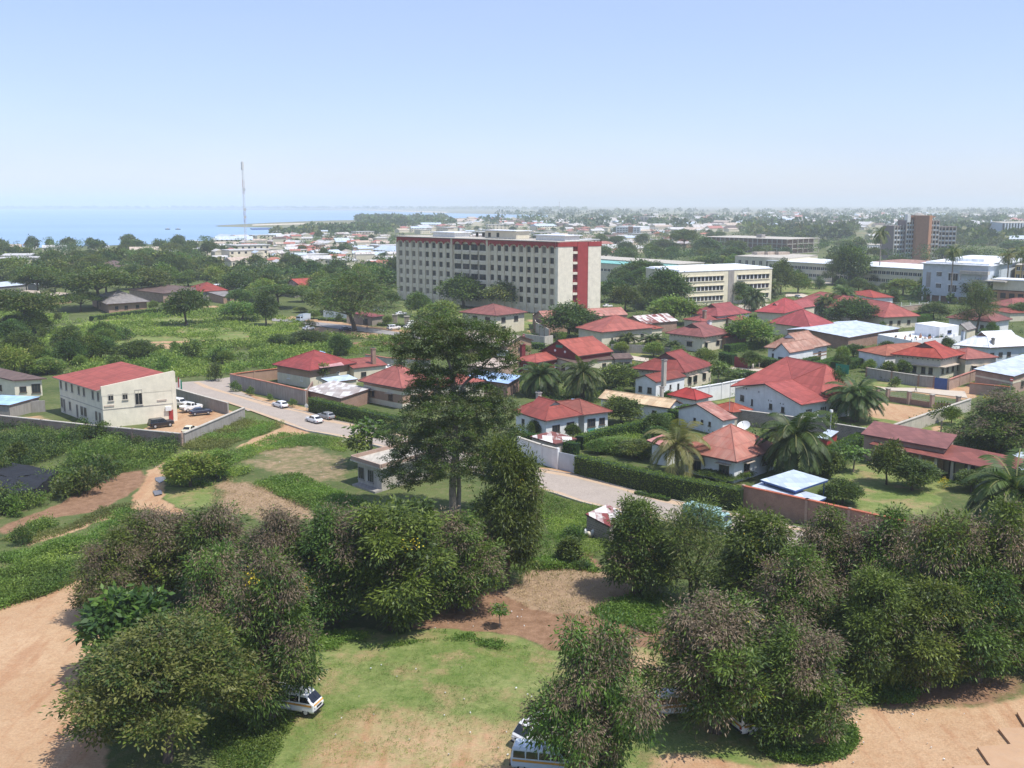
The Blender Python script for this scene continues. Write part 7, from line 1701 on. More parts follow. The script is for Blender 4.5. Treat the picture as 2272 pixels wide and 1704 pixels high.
for x, w, z, h_ in ((.74, .075, .66, .11), (.52, .14, .57, .18), (.74, .075, .36, .11), (.52, .12, .28, .17), (.41, .02, .6, .12)):
    b = MB(); b.pbox(fw + U * (le * (x - w / 2)), U * (le * w), nl * .08, zt * z, zt * (z + h_), 0); b.pbox(fw + U * (le * (x - w / 2) - .3), U * (le * w + .6), nl * .5, zt * (z + h_) + .004, zt * (z + h_) + .35, 1)
    for j in range(1, 4): b.pbox(fw + U * (le * (x - w / 2 + w * j / 4)), U * .12, nl * .12, zt * z, zt * (z + h_), 1)
    b.build('window', [M['dark'], M['wframe']], r, uv=False)
b = MB(); b.pbox(fw + U * (le * .87), U * (le * .07), nl * .06, zt * .36, zt * .75); b.build('wall_panel', M['concrete'], r)
b = MB(); b.pbox(fw - U * .6 - V * 2.5, U * (le * .42), V * 3, zt * .76, zt * .84); b.pbox(f - U * 7 - V * 2, U * 14, V * 8, zt * .6, zt * .63); b.build('canopy', M['pale_concrete'], r)
for z in (.14, .4): b = MB(); b.pbox(f - U * 20 + V * 2, U * 19, V * 10, zt * z + .02, zt * (z + .24)); b.build('wing', M['terracotta' if z < .2 else 'cream'], r)
b = MB(); b.pbox(f - U * 20.5 + V * 1.5, U * 20, V * 11, zt * .645, zt * .67); b.build('wing_roof', M['white_roof'], r)
for i in range(5): b = MB(); b.pbox(f - U * (3 + i * 3.6) + V * 1.9, U * 2.2, V * .2, zt * .2, zt * .33); b.build('wing_window', M['dark'], r, uv=False)
r, zt = tall('apartment_block', 'ochre apartment block with balcony floors cut by the right edge', 'z6', (2240, 720), 180, 'apartments')
q = bigblock(r, 'z6', (2080, 190), (2420, 205), (2600, 150), zt, 'yellow', 'pale_concrete', rows=[zt * .1, zt * .36, zt * .62, zt * .84], cols=(4, 0), ww=.7, wh=zt * .1, amin=70, amax=120)
r, zt = tall('tower', 'pale ribbed high-rise cut by the right edge of the view', 'c3', (2210, 345), 238, 'tower')
q = bigblock(r, 'c3', (2142, 240), (2290, 238), (2320, 232), zt, 'bluewhite', 'pale_concrete', amin=70, amax=120)
f, U, V, la, lb, nl, nr = q; b = MB()
for i in range(12): b.pbox(f + U * (la * i / 12), U * (la / 26), nl * .8, 2, zt - .4)
b.build('rib', M['bluewhite'], r)
b = MB()
for i in range(12): b.pbox(f + U * (la * (i + .5) / 12), U * (la / 22), nl * .1, 3, zt - 1)
b.build('glazing', M['dark'], r, uv=False)
r, zt = tall('apartment_block', 'white six-storey block with a salmon stair strip standing out of the hazy town', 'z3', (1080, 376), 284, 'apartments')
q = bigblock(r, 'z3', (925, 284), (1110, 290), (1128, 284), zt, 'white', 'white', rows=[zt * q_ for q_ in (.1, .3, .5, .7)], cols=(8, 0), wh=zt * .1, amin=70, amax=120)
f, U, V, la, lb, nl, nr = q; b = MB(); b.pbox(f + U * (la * .3), U * (la * .18), nl * .6, 0, zt + .4); b.build('stair_strip', M['terracotta'], r)
r, zt = tall('apartment_block', 'pale beige slab tower in the hazy distance right of the white block', 'z3', (1300, 262), 188, 'apartments')
bigblock(r, 'z3', (1240, 186), (1285, 190), (1348, 186), zt, 'cream', 'pale_concrete', rows=[zt * .3, zt * .5, zt * .7], cols=(4, 5), wh=3, amin=70, amax=130)

# ------------------------------------------------------------------ radio mast and poles
M['mast_red'] = plain('mast_red', (.40, .26, .25), .6); M['mast_white'] = plain('mast_white', (.62, .62, .62), .6)
def mast(k, bx, by, ty, label, w=1.3, seg=24):
    p = W(k, bx, by); h_ = height_at(p, k, bx, ty); e = empty('radio_mast', p, label, 'mast')
    for q in range(6):
        b = MB(); z0 = h_ * .95 * q / 6; z1 = h_ * .95 * (q + 1) / 6
        for i in range(3):
            a = i * 2.094; c = i * 2.094 + 2.094; x0, y0, x1, y1 = cos(a) * w, sin(a) * w, cos(c) * w, sin(c) * w
            b.tube([(p.x + x0, p.y + y0, z0), (p.x + x0, p.y + y0, z1)], [w * .13] * 2, 5)
            n = seg // 6
            for j in range(n):
                za, zb_ = z0 + (z1 - z0) * j / n, z0 + (z1 - z0) * (j + 1) / n
                b.tube([(p.x + x0, p.y + y0, za), (p.x + x1, p.y + y1, zb_)], [w * .06] * 2, 4); b.tube([(p.x + x0, p.y + y0, za), (p.x + x1, p.y + y1, za)], [w * .06] * 2, 4)
        b.build('mast_section', M['mast_white' if q % 2 else 'mast_red'], e, uv=False)
    b = MB(); b.tube([(p.x, p.y, h_ * .9), (p.x, p.y, h_ * .985)], [w * 1.3, w * 1.3], 8); b.tube([(p.x, p.y, h_ * .985), (p.x, p.y, h_)], [.3, .2], 6); b.build('antenna', M['mast_white'], e, uv=False)
    for z in (.38, .46, .68): b = MB(); b.tube([(p.x + w, p.y - w * 1.6, h_ * z), (p.x + w, p.y - w * 2.2, h_ * z)], [1.3, 1.5], 10); b.build('dish', M['mast_white'], e, uv=False)
mast('S', 546, 557, 356, 'tall thin lattice radio mast standing above the lakeside roofs', .95)
mast('z3', 280, 180, 32, 'far thin mast on the horizon right of the big block', 1.3)
def pole(k, bx, by, ty, label, r_=.06, mat='metalgrey', name='pole'):
    p = W(k, bx, by); h_ = height_at(p, k, bx, ty); e = empty(name, p, label, 'pole'); b = MB(); b.tube([(p.x, p.y, -.3), (p.x, p.y, h_)], [r_, r_ * .7], 8); b.build('shaft', M[mat], e, uv=False); return e, p, h_
pole('d1', 1935, 1010, 690, 'thin tall aerial pole beside the white gabled cottage')
e, p, h_ = pole('d4', 700, 480, 190, 'lamp post with a pale round head beside the rubble wall', .08, name='lamp_post'); b = MB(); b.tube([(p.x, p.y, h_), (p.x, p.y, h_ + .4)], [.3, .25], 10); b.build('lamp_head', M['wframe'], e, uv=False)
pole('d2', 420, 1000, 890, 'short grey pole on the rubble wall'); pole('z5', 905, 395, 245, 'slim grey pole by the far road')
e, p, h_ = pole('c4', 1152, 420, 278, 'flagpole at the office corner with a striped flag hanging limp', .05, name='flagpole')
b = MB(); 
for i, mm in enumerate((0, 1, 2)): b.box((p.x + .25 + i * .28, p.y, h_ - 1.3 - i * .35), (.28, .06, 2.2), mm, .1)
b.build('flag', [M['redpaint'], M['wframe'], M['green']], e, uv=False)
# satellite dish
p = W('d3', 1845, 322, 3.2); p = Vector((p.x, p.y, 0)); e = empty('satellite_dish', p, 'large white satellite dish tilted to the sky behind the faded pink roof', 'satellite dish')
zc_ = height_at(p, 'd3', 1843, 292); ax = Vector((-.35, -.45, .8)).normalized(); xx = ax.cross(Vector((0, 0, 1))).normalized(); yy = ax.cross(xx)
b = MB(); c0 = Vector((p.x, p.y, zc_)); R_ = 1.15; rings = []
for i in range(5):
    rr = R_ * i / 4; rings.append([c0 + (xx * cos(a) + yy * sin(a)) * rr + ax * (rr * rr * .28) for a in [2 * pi * j / 20 for j in range(20)]])
for i in range(4):
    for j in range(20):
        q_ = [rings[i][j], rings[i][(j + 1) % 20], rings[i + 1][(j + 1) % 20], rings[i + 1][j]]
        if i == 0: q_ = q_[1:]
        b.face(q_); b.face([v_ - ax * .05 for v_ in reversed(q_)])
b.build('reflector', M['wframe'], e, uv=False)
b = MB(); b.tube([(p.x, p.y, -.3), c0 - ax * .06], [.1, .1], 8); b.build('stand', M['metalgrey'], e, uv=False)
b = MB(); b.tube([c0, c0 + ax * 1.1], [.03, .03], 6); b.tube([c0 + ax * 1.05, c0 + ax * 1.25], [.1, .08], 8); b.build('feed_horn', M['metalgrey'], e, uv=False)
def roundsign(k, bx, by, ty, label, bar=True):
    p = W(k, bx, by); h_ = height_at(p, k, bx, ty); e = empty('road_sign', p, label, 'sign'); b = MB(); b.tube([(p.x, p.y, -.2), (p.x, p.y, h_ + .2)], [.05, .05], 6); b.build('post', M['metalgrey'], e, uv=False)
    b = MB(); b.tube([(p.x, p.y - .06, h_), (p.x, p.y - .12, h_)], [.42, .42], 18, 0); b.box((p.x, p.y - .135, h_), (.55, .02, .14), 1); b.build('disc', [M['redpaint'] if bar else M['wframe'], M['wframe']], e, uv=False)
roundsign('d2', 2110, 792, 665, 'red no-entry sign on a post by the tan garage'); roundsign('c2', 1345, 1060, 1002, 'round red sign beside the cafe roof'); roundsign('c5', 698, 850, 822, 'round white sign at the end of the tiled corner wall', False)

# ------------------------------------------------------------------ vehicles
def lofted(b, levels, m=0, n=3):
    """levels: (z, rear x, front x, half width, corner radius)"""
    rings = []
    for z, xr, xf, hw, r_ in levels:
        o = []
        for cx_, cy_, a0 in ((xf - r_, hw - r_, 0), (xr + r_, hw - r_, pi / 2), (xr + r_, -hw + r_, pi), (xf - r_, -hw + r_, 1.5 * pi)):
            for q in range(n + 1): a = a0 + pi / 2 * q / n; o.append((cx_ + r_ * cos(a), cy_ + r_ * sin(a), z))
        rings.append(o)
    k = len(rings[0]); b0 = len(b.v)
    for o in rings: b.v += o
    for i in range(len(rings) - 1):
        for q in range(k):
            w = (q + 1) % k; b.f.append((b0 + i * k + q, b0 + i * k + w, b0 + (i + 1) * k + w, b0 + (i + 1) * k + q)); b.m.append(m)
    b.f.append(tuple(b0 + (len(rings) - 1) * k + q for q in range(k))); b.m.append(m); b.f.append(tuple(b0 + q for q in reversed(range(k)))); b.m.append(m)
def at_level(levels, z):
    for a, c in zip(levels[:-1], levels[1:]):
        if a[0] <= z <= c[0]:
            t_ = (z - a[0]) / (c[0] - a[0] + 1e-9); return [p + (q - p) * t_ for p, q in zip(a, c)]
    return levels[-1]
def side_panel(levels, x0, x1, z0, z1, sg, slant0=0, slant1=0, d=.015):
    a, c = at_level(levels, z0), at_level(levels, z1)
    q = [(x0, sg * (a[3] + d), z0), (x1, sg * (a[3] + d), z0), (x1 + slant1, sg * (c[3] + d), z1), (x0 + slant0, sg * (c[3] + d), z1)]
    return q if sg < 0 else q[::-1]
def end_panel(levels, front, z0, z1, frac, d=.015):
    a, c = at_level(levels, z0), at_level(levels, z1); i = 2 if front else 1; s_ = 1 if front else -1
    q = [(a[i] + s_ * d, -a[3] * frac, z0), (a[i] + s_ * d, a[3] * frac, z0), (c[i] + s_ * d, c[3] * frac, z1), (c[i] + s_ * d, -c[3] * frac, z1)]
    return q if front else q[::-1]
def wheels(e, xs, hw, R_):
    for x in xs:
        for sg in (-1, 1):
            b = MB(); b.tube([(x, sg * hw, R_), (x, sg * (hw - .2), R_)], [R_, R_], 16); w = b.build('wheel', M['rubber'], e, uv=False)
            b = MB(); b.tube([(x, sg * (hw + .012), R_), (x, sg * (hw - .05), R_)], [R_ * .58, R_ * .58], 12); b.build('rim', M['metalgrey'], w, uv=False)
def vehicle(kind, paint):
    e = empty({'sedan': 'car', 'hatch': 'car', 'suv': 'off_roader', 'pickup': 'pickup_truck', 'van': 'minibus', 'plainvan': 'van', 'truck': 'truck'}[kind], (0, 0, 0))
    P_ = M['car_' + paint]; b = MB(); g = MB()
    if kind in ('sedan', 'hatch'):
        low = [(.22, -2.0, 2.05, .74, .2), (.42, -2.15, 2.15, .84, .3), (.68, -2.15, 2.12, .84, .3), (.86, -2.08, 1.95, .80, .3), (.92, -2.0, 1.2, .74, .2)]
        cab = [(.88, -1.75 if kind == 'sedan' else -2.0, 1.0, .76, .2), (1.36, -1.05 if kind == 'sedan' else -1.6, .25, .60, .2), (1.42, -.95 if kind == 'sedan' else -1.5, .15, .52, .15)]
        lofted(b, low); lofted(b, cab); wx = (-1.35, 1.35); hw, R_ = .84, .31
        for sg in (-1, 1): g.face(side_panel(cab, -1.3, -.35, .95, 1.31, sg, .45, .05)); g.face(side_panel(cab, -.25, .85, .95, 1.31, sg, .02, -.52))
        for fr_ in (True, False): g.face(end_panel(cab, fr_, .95, 1.32, .86))
        lz, lx = .62, 2.14
    elif kind in ('suv', 'pickup'):
        low = [(.35, -2.2, 2.2, .78, .2), (.5, -2.3, 2.3, .9, .22), (.98, -2.3, 2.28, .9, .22), (1.1, -2.25, 2.2, .86, .2)]
        rear = -2.2 if kind == 'suv' else -.55
        cab = [(1.06, rear, 1.05, .84, .15), (1.68, rear + .12, .45, .74, .15), (1.76, rear + .25, .3, .66, .15)]
        lofted(b, low); lofted(b, cab); wx = (-1.4, 1.45); hw, R_ = .9, .38
        if kind == 'pickup':
            for sg in (-1, 1): b.pbox(Vector((-2.25, sg * .86 - .04)), Vector((1.6, 0)), Vector((0, .08)), 1.1, 1.25)
        xs = [(-2.0, -1.0), (-.9, 0), (.08, .9)] if kind == 'suv' else [(-.4, .2), (.27, .9)]
        for sg in (-1, 1):
            for i, (x0, x1) in enumerate(xs): g.face(side_panel(cab, x0, x1, 1.14, 1.62, sg, .06, -.45 if i == len(xs) - 1 else -.02))
        for fr_ in (True, False): g.face(end_panel(cab, fr_, 1.14, 1.62, .88))
        lz, lx = .85, 2.29
    elif kind in ('van', 'plainvan'):
        low = [(.3, -2.15, 2.15, .76, .15), (.45, -2.22, 2.25, .83, .2), (1.0, -2.24, 2.22, .84, .2), (1.12, -2.22, 2.12, .83, .2), (1.75, -2.12, 1.5, .74, .2), (1.92, -2.0, 1.25, .64, .2), (1.97, -1.8, 1.05, .5, .2)]
        lofted(b, low); wx = (-1.35, 1.4); hw, R_ = .83, .32; cab = low
        for sg in (-1, 1):
            for x0, x1 in ((-2.0, -1.1), (-1.02, -.12), (-.04, .8)): g.face(side_panel(low, x0, x1, 1.15, 1.66, sg, .03, -.02))
            g.face(side_panel(low, .9, 1.85, 1.15, 1.62, sg, .0, -.36))
        g.face(end_panel(low, True, 1.16, 1.72, .86)); g.face(end_panel(low, False, 1.2, 1.7, .8))
        lz, lx = .78, 2.24
    else:   # truck with a boxed body
        low = [(.5, -3.2, 3.2, .95, .1), (.95, -3.2, 3.25, 1.0, .1)]; lofted(b, low)
        cab = [(.95, 1.7, 3.25, 1.0, .15), (1.5, 1.7, 3.2, 1.0, .15), (2.3, 1.75, 2.85, .92, .2)]; lofted(b, cab)
        lofted(b, [(1.0, -3.2, 1.55, 1.05, .05), (2.7, -3.2, 1.55, 1.05, .05)]); wx = (-2.1, 2.3); hw, R_ = .98, .45
        for sg in (-1, 1): g.face(side_panel(cab, 1.9, 3.0, 1.5, 2.1, sg, .03, -.25))
        g.face(end_panel(cab, True, 1.5, 2.15, .88)); lz, lx = .8, 3.24
    bo = b.build('body', P_, e, uv=False); g.build('glass', M['carglass'], bo, uv=False)
    wheels(e, wx, hw, R_)
    for sg in (-1, 1):
        q = MB(); q.box((lx + .005, sg * hw * .72, lz), (.05, .3, .16)); q.build('headlight', M['lamp'], e, uv=False)
        q = MB(); q.box((-lx + (.0 if kind != 'truck' else .06), sg * hw * .75, lz), (.06, .22, .16)); q.build('tail_light', M['redlamp'], e, uv=False)
    q = MB(); q.box((lx + .01, 0, lz - .02), (.05, hw * .9, .14)); q.box((lx + .01, 0, lz - .32), (.12, hw * 1.9, .14)); q.box((-lx - .01, 0, lz - .3), (.1, hw * 1.9, .14)); q.build('bumper', M['rubber'], e, uv=False)
    if kind == 'van':
        q = MB()
        for sg in (-1, 1): q.face(side_panel(low, -2.05, 2.0, .84, 1.02, sg, 0, 0, .012))
        q.face(end_panel(low, True, .96, 1.08, .9, .02)); q.face(end_panel(low, False, .84, 1.02, .86, .012)); q.build('stripe', M['stripe'], e, uv=False)
    return e
VP = {}
def park(kind, paint, k, p, q, label, group=None):
    """p: ground sighting of the middle, q: of a point ahead"""
    a, c = W(k, *p), W(k, *q); d = c - a; rz = atan2(d.y, d.x)
    if (kind, paint) not in VP: o = vehicle(kind, paint); VP[(kind, paint)] = o; o.location = a; o.rotation_euler = (0, 0, rz); tag(o, label, 'van' if 'van' in kind else ('truck' if kind in ('truck', 'pickup') else 'car'), group)
    else: o = copy_tree(VP[(kind, paint)], a, rz, None, label, group)
    return o
park('van', 'white', 'd6', (140, 1333), (340, 1367), 'white minibus with an ochre stripe nosing out from under the brown tree on the lawn')
park('van', 'bluegrey', 'd6', (1500, 1660), (1700, 1680), 'blue-grey minibus with an ochre stripe at the bottom edge of the lawn')
park('plainvan', 'white', 'd6', (1485, 1500), (1425, 1530), 'white van with a dark windscreen just behind the blue-grey minibus')
park('van', 'white', 'd7', (1085, 1318), (985, 1325), 'white minibus whose rear shows below the wide tree at the lawn edge')
park('van', 'white', 'd8', (215, 1432), (300, 1412), 'white minibus mostly hidden between the two brown trees by the round green bed')
park('van', 'white', 'd8', (690, 1105), (780, 1088), 'white minibus with an orange stripe in the deep shade above the green ground cover')
park('truck', 'tealcar', 'd3', (1570, 1035), (1700, 1068), 'pale teal truck glimpsed on the lower street behind the feathery tree')
park('hatch', 'white', 'c5', (512, 832), (440, 812), 'white taxi hatchback parked below the tiled corner wall')
park('sedan', 'white', 'c5', (750, 938), (670, 915), 'white saloon in the middle of the street')
park('hatch', 'grey', 'c5', (835, 912), (760, 892), 'grey hatchback beside the white saloon on the street')
park('suv', 'black', 'c4', (1040, 602), (1130, 590), 'black off-road car parked against the office end wall')
park('suv', 'white', 'c4', (1165, 470), (1250, 482), 'white off-road car at the back of the office yard'); park('pickup', 'white', 'c4', (1235, 497), (1330, 480), 'white pickup in the office yard')
park('sedan', 'darkblue', 'c4', (1295, 520), (1370, 512), 'dark blue saloon in the office yard'); park('sedan', 'creamcar', 'c4', (1225, 640), (1290, 605), 'cream car behind the grey yard wall')
park('sedan', 'white', 'z5', (690, 508), (770, 500), 'white saloon on the orange verge of the far road'); park('sedan', 'darkblue', 'z5', (1140, 518), (1230, 508), 'dark green-blue saloon next to the tall feathery tree')
park('truck', 'bluegrey', 'z5', (625, 405), (540, 420), 'truck with a blue tarpaulin on the far road'); park('sedan', 'white', 'z5', (1925, 488), (2000, 480), 'white saloon in front of the stone gate pillars')
park('suv', 'white', 'z5', (1735, 505), (1800, 500), 'white car half covered by the tallest tree near the far road'); park('sedan', 'white', 'z5', (1825, 325), (1890, 322), 'white car inside the gate of the big block')
park('sedan', 'grey', 'z5', (1545, 285), (1600, 282), 'pale car under the trees inside the gate'); park('sedan', 'darkblue', 'z5', (2075, 525), (2140, 520), 'dark car below the yellowish tree'); park('hatch', 'white', 'z5', (1960, 440), (2010, 436), 'white car behind the gate pillar')
park('hatch', 'white', 'c5', (1262, 570), (1300, 560), 'white car in the yard behind the orange roof'); park('sedan', 'white', 'z3', (775, 1115), (830, 1112), 'white car at the foot of the big block'); 
park('sedan', 'darkblue', 'c3', (660, 695), (700, 690), 'dark car in the car park before the pale yellow block'); park('sedan', 'grey', 'c3', (990, 675), (1030, 672), 'grey car on the car park edge'); park('hatch', 'grey', 'c3', (940, 662), (970, 668), 'small grey car among palms')
park('suv', 'white', 'c3', (1190, 574), (1220, 574), 'white car in front of the long cream building'); park('pickup', 'white', 'c3', (1410, 585), (1440, 584), 'white pickup by the tall slim palm')
b = MB(); 
# ------------------------------------------------------------------ people
def person(k, bx, by, label, shirt, legs, rz=0, stride=.22, h=1.72, skin=(.07, .04, .025)):
    p = W(k, bx, by)
    V = [(0, 0, .95), (0, 0, 1.15), (0, 0, 1.42), (0, 0, 1.5), (0, .02, 1.64), (0, .02, 1.72), (-.09, 0, .9), (-.1, stride, .5), (-.1, stride * .9, .07), (-.1, stride + .14, .03), (.09, 0, .9), (.1, -stride * .6, .5), (.1, -stride * 1.2, .1), (.1, -stride * 1.2 + .15, .03),
         (-.19, 0, 1.4), (-.24, -.06, 1.13), (-.24, .06, .88), (-.23, .1, .78), (.19, 0, 1.4), (.24, .06, 1.13), (.25, .16, .9), (.25, .2, .81)]
    E_ = [(0, 1), (1, 2), (2, 3), (3, 4), (4, 5), (0, 6), (6, 7), (7, 8), (8, 9), (0, 10), (10, 11), (11, 12), (12, 13), (2, 14), (14, 15), (15, 16), (16, 17), (2, 18), (18, 19), (19, 20), (20, 21)]
    R_ = [.16, .14, .15, .06, .1, .085, .1, .07, .05, .04, .1, .07, .05, .04, .065, .05, .04, .035, .065, .05, .04, .035]
    me = bpy.data.meshes.new('person'); me.from_pydata(V, E_, []); o = bpy.data.objects.new('person', me); COL.objects.link(o)
    md = o.modifiers.new('Skin', 'SKIN'); sk = me.skin_vertices[0].data
    for i, r_ in enumerate(R_): sk[i].radius = (r_, r_ * (.75 if i < 3 else 1))
    sk[0].use_root = True
    o.modifiers.new('Subdivision', 'SUBSURF').levels = 1
    dg = bpy.context.evaluated_depsgraph_get(); m2 = bpy.data.meshes.new_from_object(o.evaluated_get(dg)); bpy.data.objects.remove(o)
    o = bpy.data.objects.new('person', m2); COL.objects.link(o); o.location = p; o.rotation_euler = (0, 0, rz)
    m2.materials.clear()
    for q in (plain('skin_' + str(bx), skin, .6), plain('shirt_' + str(bx), shirt, .9), plain('trousers_' + str(bx), legs, .9), M['rubber']): m2.materials.append(q)
    for f_ in m2.polygons:
        c = f_.center; f_.material_index = 3 if c.z < .07 else 2 if c.z < .95 and abs(c.x) < .2 else 0 if c.z > 1.47 or (abs(c.x) > .19 and c.z < 1.1) else 1
        f_.use_smooth = True
    return tag(o, label, 'person')
person('d2', 232, 592, 'person in long white clothes standing under the leaning tree', (.6, .56, .48), (.55, .5, .42), .3); person('d2', 277, 582, 'person in white walking away on the garden lane', (.66, .63, .56), (.6, .56, .5), -1)
person('d2', 1422, 758, 'person in a grey shirt walking on the dirt lane near the blue gate', (.25, .26, .24), (.16, .15, .13), 1.2); person('z5', 1408, 500, 'person in a red shirt walking beside the gatehouse', (.5, .04, .05), (.05, .06, .1), 1.5)
person('c4', 1342, 302, 'person in dark clothes on the street bend beyond the office', (.12, .13, .13), (.05, .05, .06), .5); person('z5', 975, 585, 'person in a pale shirt on the orange verge', (.55, .45, .42), (.2, .16, .15), 0); person('z5', 1030, 590, 'person in a pink shirt on the orange verge', (.6, .42, .42), (.1, .1, .14), 1)
person('c1', 1215, 1120, 'person resting in the shade of the lone field tree', (.5, .5, .5), (.1, .1, .1), 2, .1)

# ------------------------------------------------------------------ small things
def slabthing(name, k, pts, z, th, mat, label, cat):
    q = [W(k, *p, z) for p in pts]; e = MB(); 
    c = q[0]; d = [p.xy for p in q]
    ar = sum(d[i].x * d[(i + 1) % len(d)].y - d[(i + 1) % len(d)].x * d[i].y for i in range(len(d)))
    if ar < 0: d.reverse()
    e.prism(d, z - th, z); o = e.build(name, M[mat], at=(c.x, c.y, 0)); o.location = (c.x, c.y, 0); return tag(o, label, cat)
slabthing('tarpaulin', 'd1', [(750, 845), (765, 820), (805, 822), (795, 848)], 2.2, .1, 'blue', 'crumpled blue tarpaulin between the dark palm pair and the red roof', 'tarpaulin')
q = [W('d1', 888, 1065, 0), W('d1', 970, 1045, 0), W('d1', 968, 978, 1.9), W('d1', 890, 1000, 1.9)]
q = [W('d1', 888, 1065, 0), W('d1', 970, 1045, 0)]; e = MB(); d = q[1] - q[0]; up = Vector((0, .7, 1.9)); e.face([q[0], q[1], q[1] + up, q[0] + up]); e.face([p + Vector((0, .06, 0)) for p in (q[0] + up, q[1] + up, q[1], q[0])]); e.face([q[0] - Vector((0, 1.6, -.25)), q[1] - Vector((0, 1.6, -.25)), q[1] + Vector((0, -.01, .25)), q[0] + Vector((0, -.01, .25))])
o = e.build('green_sheet', M['green'], at=q[0]); o.location = q[0]; tag(o, 'bright green sheet propped against the white house', 'sheet')
#slabthing('white_panel', 'd2', [(815, 470), (850, 430), (888, 470), (850, 500)], 2.2, .12, 'white_roof', 'tilted white awning panel right of the rusted villa', 'awning')
rng = np.random.default_rng(4)
for i in range(9):
    x, y = 640 + rng.random() * 170, 1060 + rng.random() * 55; p = W('d3', x, y); s_ = rng.uniform(.35, .6)
    b = MB(); b.tube([(0, 0, 0), (0, 0, s_ * .5), (.05, 0, s_ * 1.2), (.05, .02, s_ * 1.5)], [s_ * .45, s_ * .55, s_ * .4, s_ * .12], 9)
    o = b.build('sack', M['wframe'] if i % 2 else M['cream'], uv=False, smooth=True); o.location = p; o.rotation_euler = (rng.normal(0, .3), rng.normal(0, .3), rng.random() * 6); tag(o, 'pale stuffed sack in the heap beside the plank shack', 'sack', 'sacks beside the shack')
f, U, V, la, lb = TERR
for i in range(16):
    p = f + V * (lb * (.04 + .54 * ((i * .37) % 1))) + U * (.8 + (i % 4) * la * .18); hh = rng.uniform(.45, .8)
    b = MB(); b.tube([(0, 0, 0), (0, 0, hh * .6), (0, 0, hh)], [hh * .3, hh * .45, hh * .42], 9); b.tube([(0, 0, hh), (0, .1, hh * 1.9)], [hh * .35, .05], 6, 1)
    o = b.build('flower_pot', [M['terracotta'] if i % 3 else M['wframe'], M['leaf_dark'] if i % 2 else M['tan']], uv=False, at=(0, 0, 0)); o.location = (p.x, p.y, 3.205); tag(o, 'potted plant crowded on the white parapet terrace', 'flower pot', 'pots on the white terrace')
lt = MB()
for k, poly, n in (('D', [(680, 1440), (1180, 1420), (1140, 1640), (560, 1640)], 26), ('D', [(1840, 1560), (2100, 1500), (2050, 1640), (1800, 1650)], 14), ('c4', [(1000, 740), (1300, 740), (1100, 880), (1000, 880)], 12), ('c4', [(1500, 700), (2200, 800), (2100, 950), (1700, 880)], 12), ('d6', [(800, 700), (1500, 700), (1400, 900), (900, 900)], 20)):
    for _ in range(n):
        a, c, d_ = rng.choice(len(poly), 3, replace=False); w_ = rng.dirichlet((1, 1, 1)); x = sum(poly[q][0] * w_[j] for j, q in enumerate((a, c, d_))); y = sum(poly[q][1] * w_[j] for j, q in enumerate((a, c, d_)))
        p = W(k, x, y); s_ = rng.uniform(.04, .11); lt.box((p.x, p.y, -.02), (s_, s_ * rng.uniform(.5, 1.5), .08), int(rng.random() < .4), rng.random() * 3)
tag(lt.build('litter', [M['wframe'], M['pale_concrete']], uv=False), kind='stuff')

b = MB(); b.prism([p for p in [W('d8', *q).xy for q in ((1330, 1648), (1330, 1900), (2300, 1900), (2300, 1330), (1690, 1342), (1742, 1432), (1585, 1437), (1655, 1527), (1465, 1542), (1538, 1650))]], -.3, .09)
M['paving'] = pathmat('dusty_paving', (.40, .25, .15), (.46, .31, .20), (.36, .25, .17), False)
tag(b.build('paving', M['paving'], uv=False), kind='structure')
# ------------------------------------------------------------------ the distant town
TOWN = {}
def town_house(i, c, roofm, wallm, L_, B_, H_, kind):
    b = MB()
    x, y = L_ / 2, B_ / 2
    b.prism([Vector((-x + .4, -y + .4)), Vector((x - .4, -y + .4)), Vector((x - .4, y - .4)), Vector((-x + .4, y - .4))], -.3, H_, 0, bottom=False)
    if kind == 0:
        hr = B_ * .22
        for q in ([(-x, -y, H_), (x, -y, H_), (x, 0, H_ + hr), (-x, 0, H_ + hr)], [(x, y, H_), (-x, y, H_), (-x, 0, H_ + hr), (x, 0, H_ + hr)], [(x, -y, H_), (x, y, H_), (x, 0, H_ + hr)], [(-x, y, H_), (-x, -y, H_), (-x, 0, H_ + hr)]): b.face(q, 1)
    elif kind == 1:
        hr = B_ * .25
        for q in ([(-x, -y, H_), (x, -y, H_), (x - y, 0, H_ + hr), (-x + y, 0, H_ + hr)], [(x, y, H_), (-x, y, H_), (-x + y, 0, H_ + hr), (x - y, 0, H_ + hr)], [(x, -y, H_), (x, y, H_), (x - y, 0, H_ + hr)], [(-x, y, H_), (-x, -y, H_), (-x + y, 0, H_ + hr)]): b.face(q, 1)
    else: b.box((0, 0, H_ + .2), (L_, B_, .5), 1)
    n = max(2, int(L_ / 4))
    for z in ([1.2] if H_ < 5 else [1.2, 4.4]):
        for j in range(n):
            for sg in (-1, 1): b.box((-x + L_ * (j + .5) / n, sg * (y - .4), z + .7), (1.4, .12, 1.3), 2)
    o = b.build('town_house', [M[wallm], M[roofm], M['dark']]); me = o.data; bpy.data.objects.remove(o); return me
